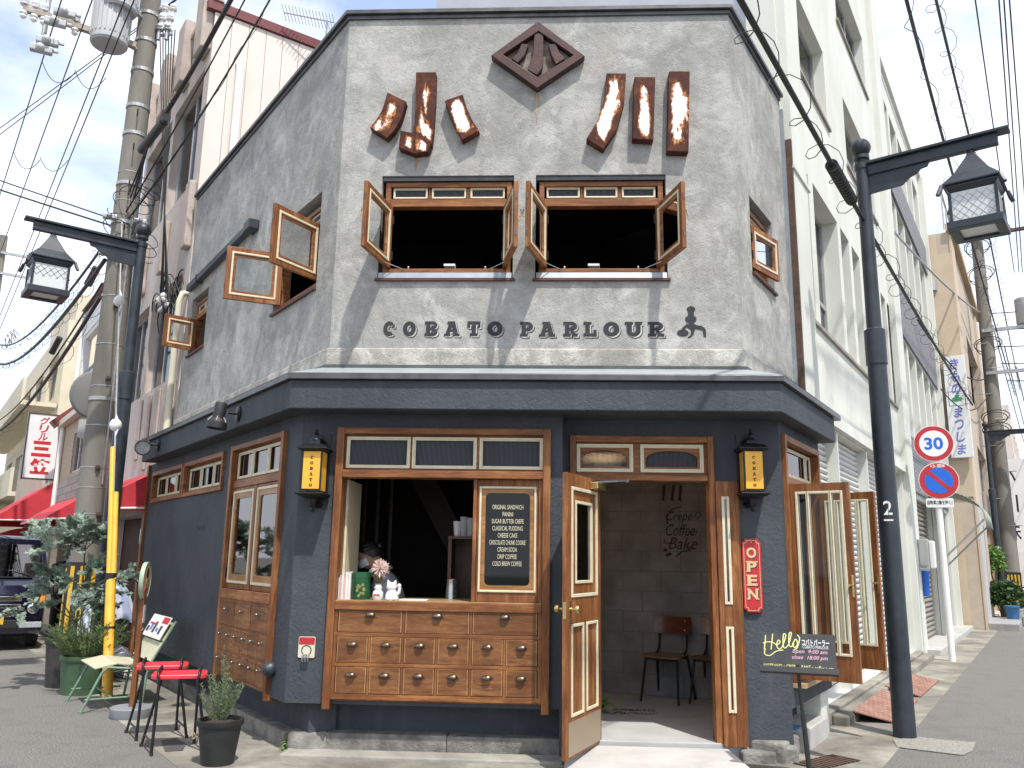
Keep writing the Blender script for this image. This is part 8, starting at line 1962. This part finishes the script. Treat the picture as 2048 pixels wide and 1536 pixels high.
for k_ in range(10):
    a = -1.57+.15+.35*math.cos(k_*2.4); z_ = .075+.05*math.sin(k_*2.4)*(1 if k_ % 2 else .5); c = V3((xt+.0765*math.cos(a), yb+.02+.0765*math.sin(a), zc+z_)); q.lathe(c, [(.013, 0), (.013, .002), (.005, .003)], 8, axis=(math.cos(a), math.sin(a), 0))
ob('leaf_print', q, M('olive'), TN)['kind'] = 'stuff'
xv = cpos(756, yb); VS = root('flower_vase', 'glass vase with a pale dried protea between green tin and white cat', 'vase', (xv, yb, zc))
q = B(); q.lathe((xv, yb, zc), [(0, 0), (.038, 0), (.045, .02), (.042, .06), (.028, .075), (.034, .095), (.024, .115), (.03, .125), (.026, .125), (.02, .11), (0, .01)], 18); ob('glass_body', q, M('glass_frosted'), VS, smooth=50)
q = B(); q.box(Fr((xv, yb-.042, zc), (1, 0, 0), (0, -1, 0)), -.025, .025, 0, .006, .035, .045); ob('red_ribbon', q, M('text_red'), VS)
q = B(); rg = random.Random(9)
for i in range(26):
    a = rg.uniform(0, 6.28); d = V3((math.cos(a)*.5, math.sin(a)*.5, 1)).normalized(); s = d.cross(V3((math.sin(a), -math.cos(a), .2))).normalized(); b0 = V3((xv, yb, zc+.12)); L_ = rg.uniform(.06, .11); w_ = .016; q.add([b0, b0+d*L_*.5+s*w_, b0+d*L_, b0+d*L_*.5-s*w_], [(0, 1, 2, 3)])
ob('leaf', q, M('dry_leaf'), VS, fixn=False)['kind'] = 'stuff'
q = B(); hb_ = V3((xv+.008, yb-.005, zc+.245))
for i in range(170):
    d = V3((rg.gauss(0, 1), rg.gauss(0, 1), rg.gauss(0, 1)+.35)).normalized(); d2 = (d+V3((rg.uniform(-.4, .4), rg.uniform(-.4, .4), rg.uniform(-.2, .5)))).normalized(); L_ = rg.uniform(.06, .09); q.tube([hb_+d*.02, hb_+d*L_*.7, hb_+d*L_*.7+d2*.022], [.004, .0035, .002], 4)
ob('flower', q, M('petal'), VS)['kind'] = 'stuff'; q = B(); q.tube([(xv, yb, zc+.05), (xv, yb, zc+.18), hb_], .004, 5); ob('stem', q, M('dry_leaf'), VS)
xk = cpos(784, yb-.02); KT = root('lucky_cat_figurine', 'white ceramic beckoning cat figurine on the serving counter', 'figurine', (xk, yb-.02, zc))
c = V3((xk, yb-.02, zc)); q = B()
q.lathe(c, [(0, 0), (.050, 0), (.056, .012), (.052, .04), (.042, .065), (.028, .082), (0, .085)], 24, sq=(1, .85)); ob('body', q, M('ceramic'), KT, smooth=60)
q = B(); q.ball(c+V3((-.004, -.004, .105)), .040, 20, 14, (1.06, .9, .88)); ob('head', q, M('ceramic'), KT, smooth=180)
for s in (-1, 1): q = B(); q.lathe(c+V3((-.004+s*.024, -.004, .128)), [(.016, 0), (.010, .016), (.002, .030), (0, .031)], 10, axis=(s*.25, 0, 1)); ob('ear', q, M('ceramic'), KT, smooth=50)
q = B(); q.tube([c+V3((.040, -.015, .045)), c+V3((.060, -.02, .06)), c+V3((.064, -.024, .095)), c+V3((.060, -.026, .112))], [.014, .014, .013, .015], 10); q.ball(c+V3((.060, -.026, .114)), .017, 10, 8); ob('raised_paw', q, M('ceramic'), KT, smooth=60)
for s in (-1, 1): q = B(); q.ball(c+V3((s*.024, -.040, .012)), .016, 10, 8, (1, 1.3, .8)); ob('paw', q, M('ceramic'), KT, smooth=60)
q = B(); xq = cpos(830, yb); q.box(WORLD, xq-.12, xq+.10, yb-.05, yb+.12, zc, zc+.006); tag(ob('paper_tray', q, M('paper'), None), 'flat white paper lying on the counter right of the cat', 'paper')
# shelf unit, cups, jug inside
xs = at_y(928, 1100, 7.6).x; SHU = root('inner_cabinet', 'dark wooden cabinet inside the serving window', 'cabinet', (xs, 7.6, .2))
q = B(); z1_ = at_y(928, 1078, 7.5).z
for u in (xs-.13, xs+.22): q.box(WORLD, u, u+.03, 7.5, 7.8, .9, z1_)
for z in (.9, 1.12, z1_): q.box(WORLD, xs-.13, xs+.25, 7.49, 7.8, z, z+.025)
q.box(WORLD, xs-.13, xs+.25, 7.8, 7.82, .9, z1_); ob('case', q, M('inner_wood2') if 'inner_wood2' in MAT else simple('inner_wood2', (.09, .038, .018), (.07, .03, .014), 8, .5), SHU)
for i, (dx, h_) in enumerate(((-.06, .13), (.0, .17), (.06, .16))):
    q = B(); q.lathe((xs+dx, 7.56, z1_+.026), [(0, 0), (.03, 0), (.038, h_), (0, h_)], 16); tag(ob('paper_cup_stack', q, M('plastic_white' if i == 0 else 'shirt_grey'), None, smooth=40), ['short white', 'tall grey', 'rear grey'][i]+' stack of paper cups on the inner cabinet', 'cups', 'cup stacks')
xj = at_y(903, 1185, 7.35).x; q = B(); q.lathe((xj, 7.35, zc-.01), [(0, 0), (.055, 0), (.045, .12), (.042, .16), (.046, .17), (.04, .17), (0, .02)], 22); tag(ob('steel_jug', q, M('steel'), None, smooth=40), 'brushed steel jug standing inside the serving window', 'jug')
b = B(); b.box(WORLD, -1.75, -.05, 7.25, 7.75, 1.05, 1.14); ob('work_top', b, M('inner_wood'), CAFE)
# white menu-holder blocks on the upper sills
for k_, (u0, u1, z0, z1) in enumerate(UW):
    um = (u0+u1)/2+(.03 if k_ == 0 else -.06); zz_ = z0+.075+.046; b = B()
    for i in range(5): b.box(FRONT, um-.05+.02*i, um-.05+.02*i+.0185, -.115, -.06, zz_, zz_+.05)
    b.box(FRONT, um-.05, um+.05, -.115, -.06, zz_-.0, zz_+.03)
    tag(ob('sill_planter', b, M('plastic_white'), None), 'small white ridged block on the %s upper window sill' % ('left' if k_ == 0 else 'right'), 'block')

# ================================================================== overhead wires
def sag(a, c, s, k=18): return [a.lerp(c, i/k)-V3((0, 0, s*4*(i/k)*(1-i/k))) for i in range(k+1)]
def wire(label, a, c, s=.3, r=.012, mat='cable', spiral=0, grp='overhead wires', sr=.07, seg=6):
    pts = sag(V3(a), V3(c), s); q = B(); q.tube(pts, r, seg)
    if spiral:
        L_ = (V3(c)-V3(a)).length; n_ = int(L_*spiral*10); sp_ = []
        ax = (V3(c)-V3(a)).normalized(); s1 = ax.orthogonal().normalized(); s2 = ax.cross(s1)
        for i in range(n_):
            t = i/n_; k_ = t*(len(pts)-1); j = min(int(k_), len(pts)-2); p_ = pts[j].lerp(pts[j+1], k_-j); th = 2*math.pi*i/10; w_ = sr*(1+.35*math.sin(i*.37)); sp_.append(p_+s1*w_*math.cos(th)+s2*w_*math.sin(th)-V3((0, 0, sr*.6)))
        q.tube(sp_, .004, 4)
    o = ob('overhead_wire', q, M(mat), None, smooth=60); tag(o, label, 'wire', grp); return o
def far(a, c, t0=.6, t1=2.5): d = V3(c)-V3(a); return V3(a)-d*t0, V3(c)+d*t1
def rw(px, py, n): u, z = RIGHT.px(px, py, n); return RIGHT(u, n, z)
def lw(px, py, n): u, z = LEFT.px(px, py, n); return LEFT(u, n, z)
wire('thick spiral wrapped cable passing behind the right lamp post along the white building', rw(1470, -20, .75), rw(1945, 810, .75), .12, .022, spiral=1.6, sr=.10)
wire('spiral wrapped cable crossing the right lamp arm near its middle', rw(1805, -30, 1.35), rw(1900, 330, 1.35), .02, .02, spiral=.9, sr=.06)
wire('spiral wrapped cable continuing below the right lamp arm', rw(1900, 330, 1.35), rw(2030, 790, 1.35), .05, .02, spiral=1.4, sr=.10)
wire('spiral wrapped cable right of the middle one, over the lantern', rw(1865, -30, 1.5), rw(1940, 280, 1.5), .03, .02, spiral=1.3, sr=.10)
wire('spiral wrapped cable descending right of the lantern', rw(1940, 280, 1.5), rw(2040, 780, 1.5), .05, .02, spiral=1.4, sr=.11)
for i, (x0_, x1_) in enumerate(((1948, 1998), (1996, 2022), (2006, 2030), (2017, 2044))): wire(['single thin wire high on the right', 'left of three thin wires at the right edge', 'middle of three thin wires at the right edge', 'right of three thin wires at the right edge'][i], *far(at_z(x0_, -20, 8.8), at_z(x1_, 330, 8.8), .5, 1.2), .1, .010)
wire('grey service wire from the tiled building up to the right pole', RIGHT(9.9, .1, vert_z(1795, 465, *RIGHT(9.9, .1, 0)[:2])), RIGHT(22.4, .9, 9.3), .15, .025, 'galv')
wire('slack service wire from the tiled building to the right pole crossarm', RIGHT(12.5, .1, vert_z(1850, 640, *RIGHT(12.5, .1, 0)[:2])), RIGHT(22.4, .9, 7.2), .5, .018)
wire('dark wire looping from the right pole towards the projecting sign', RIGHT(14, .3, 5.4), RIGHT(22.4, .9, 6.7), .5, .014)
for i in range(5): a = RIGHT(22.6, 1.0+.1*i, 9.3-.55*i); wire(['top', 'second', 'third', 'fourth', 'lowest'][i]+' wire leaving the right pole out of the picture to the right', a, a+RIGHT.N*9+V3((0, 0, .6))-RIGHT.U*2, .5, .014)
for i in range(5): wire(['first', 'second', 'third', 'fourth', 'fifth'][i]+' far wire running on down the right street from the pole', RIGHT(22.6, 1.2+.25*i, 8.9-.7*i), RIGHT(60, 2+.3*i, 6.5-.5*i), .9, .016)
# left: bundle over the shop roof
pt = V3((UPX, UPY, 0))
b0 = pt+tw*.25+V3((0, 0, 6.55)); e_ = at_z(482, -40, 8.3)
wire('thick black cable bundle rising from the left pole over the shop roof', V3((*lw(300, 275, .75)[:2], lw(300, 275, .75).z)), e_, .10, .030)
bb = lw(300, 275, .75)
for i in range(3): wire(['upper', 'middle', 'lower'][i]+' thin black lead from the cable sleeve down to the pole clamp', bb, b0+V3((.04*i, 0, -.05*i)), .05, .012)
q = B(); c0, c1 = lw(283, 300, .75), lw(328, 242, .75); q.cyl(c0, c1, .058, seg=12); q.cyl(c1, c1+(c1-c0)*.12, .048, seg=12); tag(ob('cable_sleeve', q, M('matt_black'), None, smooth=40), 'black cable joint sleeve hanging right of the left pole', 'cable sleeve')
wire('single wire above the twisted pair rising over the shop', pt+tw*.2+V3((0, 0, 6.3)), at_z(505, -30, 8.6), .08, .011); wire('twisted service pair rising from the pole above the shop parapet', pt+tw*.2+V3((.05, 0, 6.2)), at_z(556, -30, 8.9), .18, .014, spiral=1.2, sr=.022)
# drops from the secondary rack to the pink building
for i in range(6): wire(['first', 'second', 'third', 'fourth', 'fifth', 'sixth'][i]+' vertical drop wire between the left pole and the pink building', at_p(320+6*i, 60, .1), LEFT(5.35+.11*i, .18, 4.95+.05*(i % 3)), .15, .009, 'cable_green' if i == 3 else 'cable')
q = B()
for k_ in range(6): coil(q, LEFT(5.75, .22, 4.95)+V3((random.uniform(-.1, .2), 0, random.uniform(-.2, .15))), random.uniform(.12, .3), (.7, .6, .2), 1.6, 1.0, rad=.009)
tag(ob('wire_tangle', q, M('cable'), None), 'tangle of service wires looping at the pink building window', 'wires')
q = B(); 
for k_ in range(3): insul(q, LEFT(5.6+.12*k_, .2, 5.0), 1.2)
q.box(LEFT, 5.5, 5.95, .15, .19, 4.93, 4.98); tag(ob('service_bracket', q, M('ceramic'), None, smooth=50), 'white insulator bracket on the pink building by the drain pipe', 'bracket')
# wires down the left street, and across the sky
LS = [((128, -20), (-5, 400), 8.8), ((190, -20), (8, 480), 8.8), ((240, 20), (62, 470), 8.6), ((250, 40), (75, 470), 8.5)]
for i, (a, c, n) in enumerate(LS): wire(['first', 'second', 'third', 'fourth'][i]+' thin wire slanting across the sky left of the pole, from the left', *far(at_z(*a, n), at_z(*c, n)), .1, .009)
q = B()
for (a, c) in (((85, 125), (150, 145)), ((150, 140), (212, 155)), ((28, 305), (80, 320)), ((80, 315), (136, 320))):
    q = B(); q.tube(sag(at_z(*a, 8.7), at_z(*c, 8.7), .25), .006, 4); tag(ob('jumper_wire', q, M('cable'), None), 'slack jumper loop between thin sky wires, %s %s one' % ('upper' if a[1] < 200 else 'lower', 'left' if a[0] in (85, 28) else 'right'), 'wire', 'jumper loops')
wire('upper of two level wires crossing the left sky', V3((UPX, UPY, 6.2)), far(V3((UPX, UPY, 6.2)), at_z(-20, 352, 7.2))[1], .02, .010); wire('lower of two level wires crossing the left sky', V3((UPX, UPY, 6.1)), far(V3((UPX, UPY, 6.1)), at_z(-20, 368, 7.1))[1], .05, .013)
wire('upper wire crossing upward behind the lamp from the far left', *far(at_z(-10, 262, 10), at_z(205, 105, 10), 1.0, .6), .02, .008); wire('lower wire crossing upward behind the lamp from the far left', *far(at_z(-10, 275, 10), at_z(210, 108, 10), 1.0, .6), .02, .008)
for i, (dz, rr2, sp_) in enumerate(((5.9, .02, 1.2), (5.6, .03, 1.5), (5.25, .014, 0), (5.05, .03, .8))): wire(['highest', 'second highest', 'third', 'lowest'][i]+' cable running from the left pole down the left street', pt+V3((0, 0, dz))+sd_*.2, P3+V3((0, 0, 9.3-.7*i if i < 2 else 7.0-.4*i)), .9, rr2, spiral=sp_, sr=.08)
for px, py, n in ((185, 552, .3), (112, 690, .6)):
    q = B(); c = lw(px, py, n); d = V3((-.35, .2, -.5)).normalized(); q.cyl(c-d*.2, c+d*.22, .08 if px > 150 else .065, seg=12); tag(ob('cable_closure', q, M('matt_black'), None, smooth=40), ('fat' if px > 150 else 'slim')+' black splice closure on the left street cables', 'splice closure')
q = B(); c0, c1 = rw(1663, 330, .75), rw(1704, 402, .75); q.cyl(c0, c1, .05, seg=12); k_ = 14
for i in range(k_): q.cyl(c0.lerp(c1, i/k_), c0.lerp(c1, (i+.4)/k_), .056, seg=12)
tag(ob('cable_sleeve', q, M('matt_black'), None, smooth=40), 'ribbed black cable sleeve just left of the right lamp post', 'cable sleeve')
# tv aerial on the roof behind
ta = at_z(655, 75, 9.4); q = B(); A1, A2 = at_z(568, 25, 9.75), at_z(668, 45, 9.75); q.tube([A1, A2], .012, 6)
for i in range(16):
    p_ = A1.lerp(A2, i/15); q.tube([p_-V3((0, .13, 0))+V3((0, 0, .06)), p_+V3((0, .13, 0))-V3((0, 0, .06))], .005, 4)
m_ = A1.lerp(A2, .86); q.tube([m_, m_-V3((0, 0, 1.0))], .016, 6); tag(ob('tv_aerial', q, M('galv'), None), 'thin television aerial on the roof behind the shop', 'aerial')
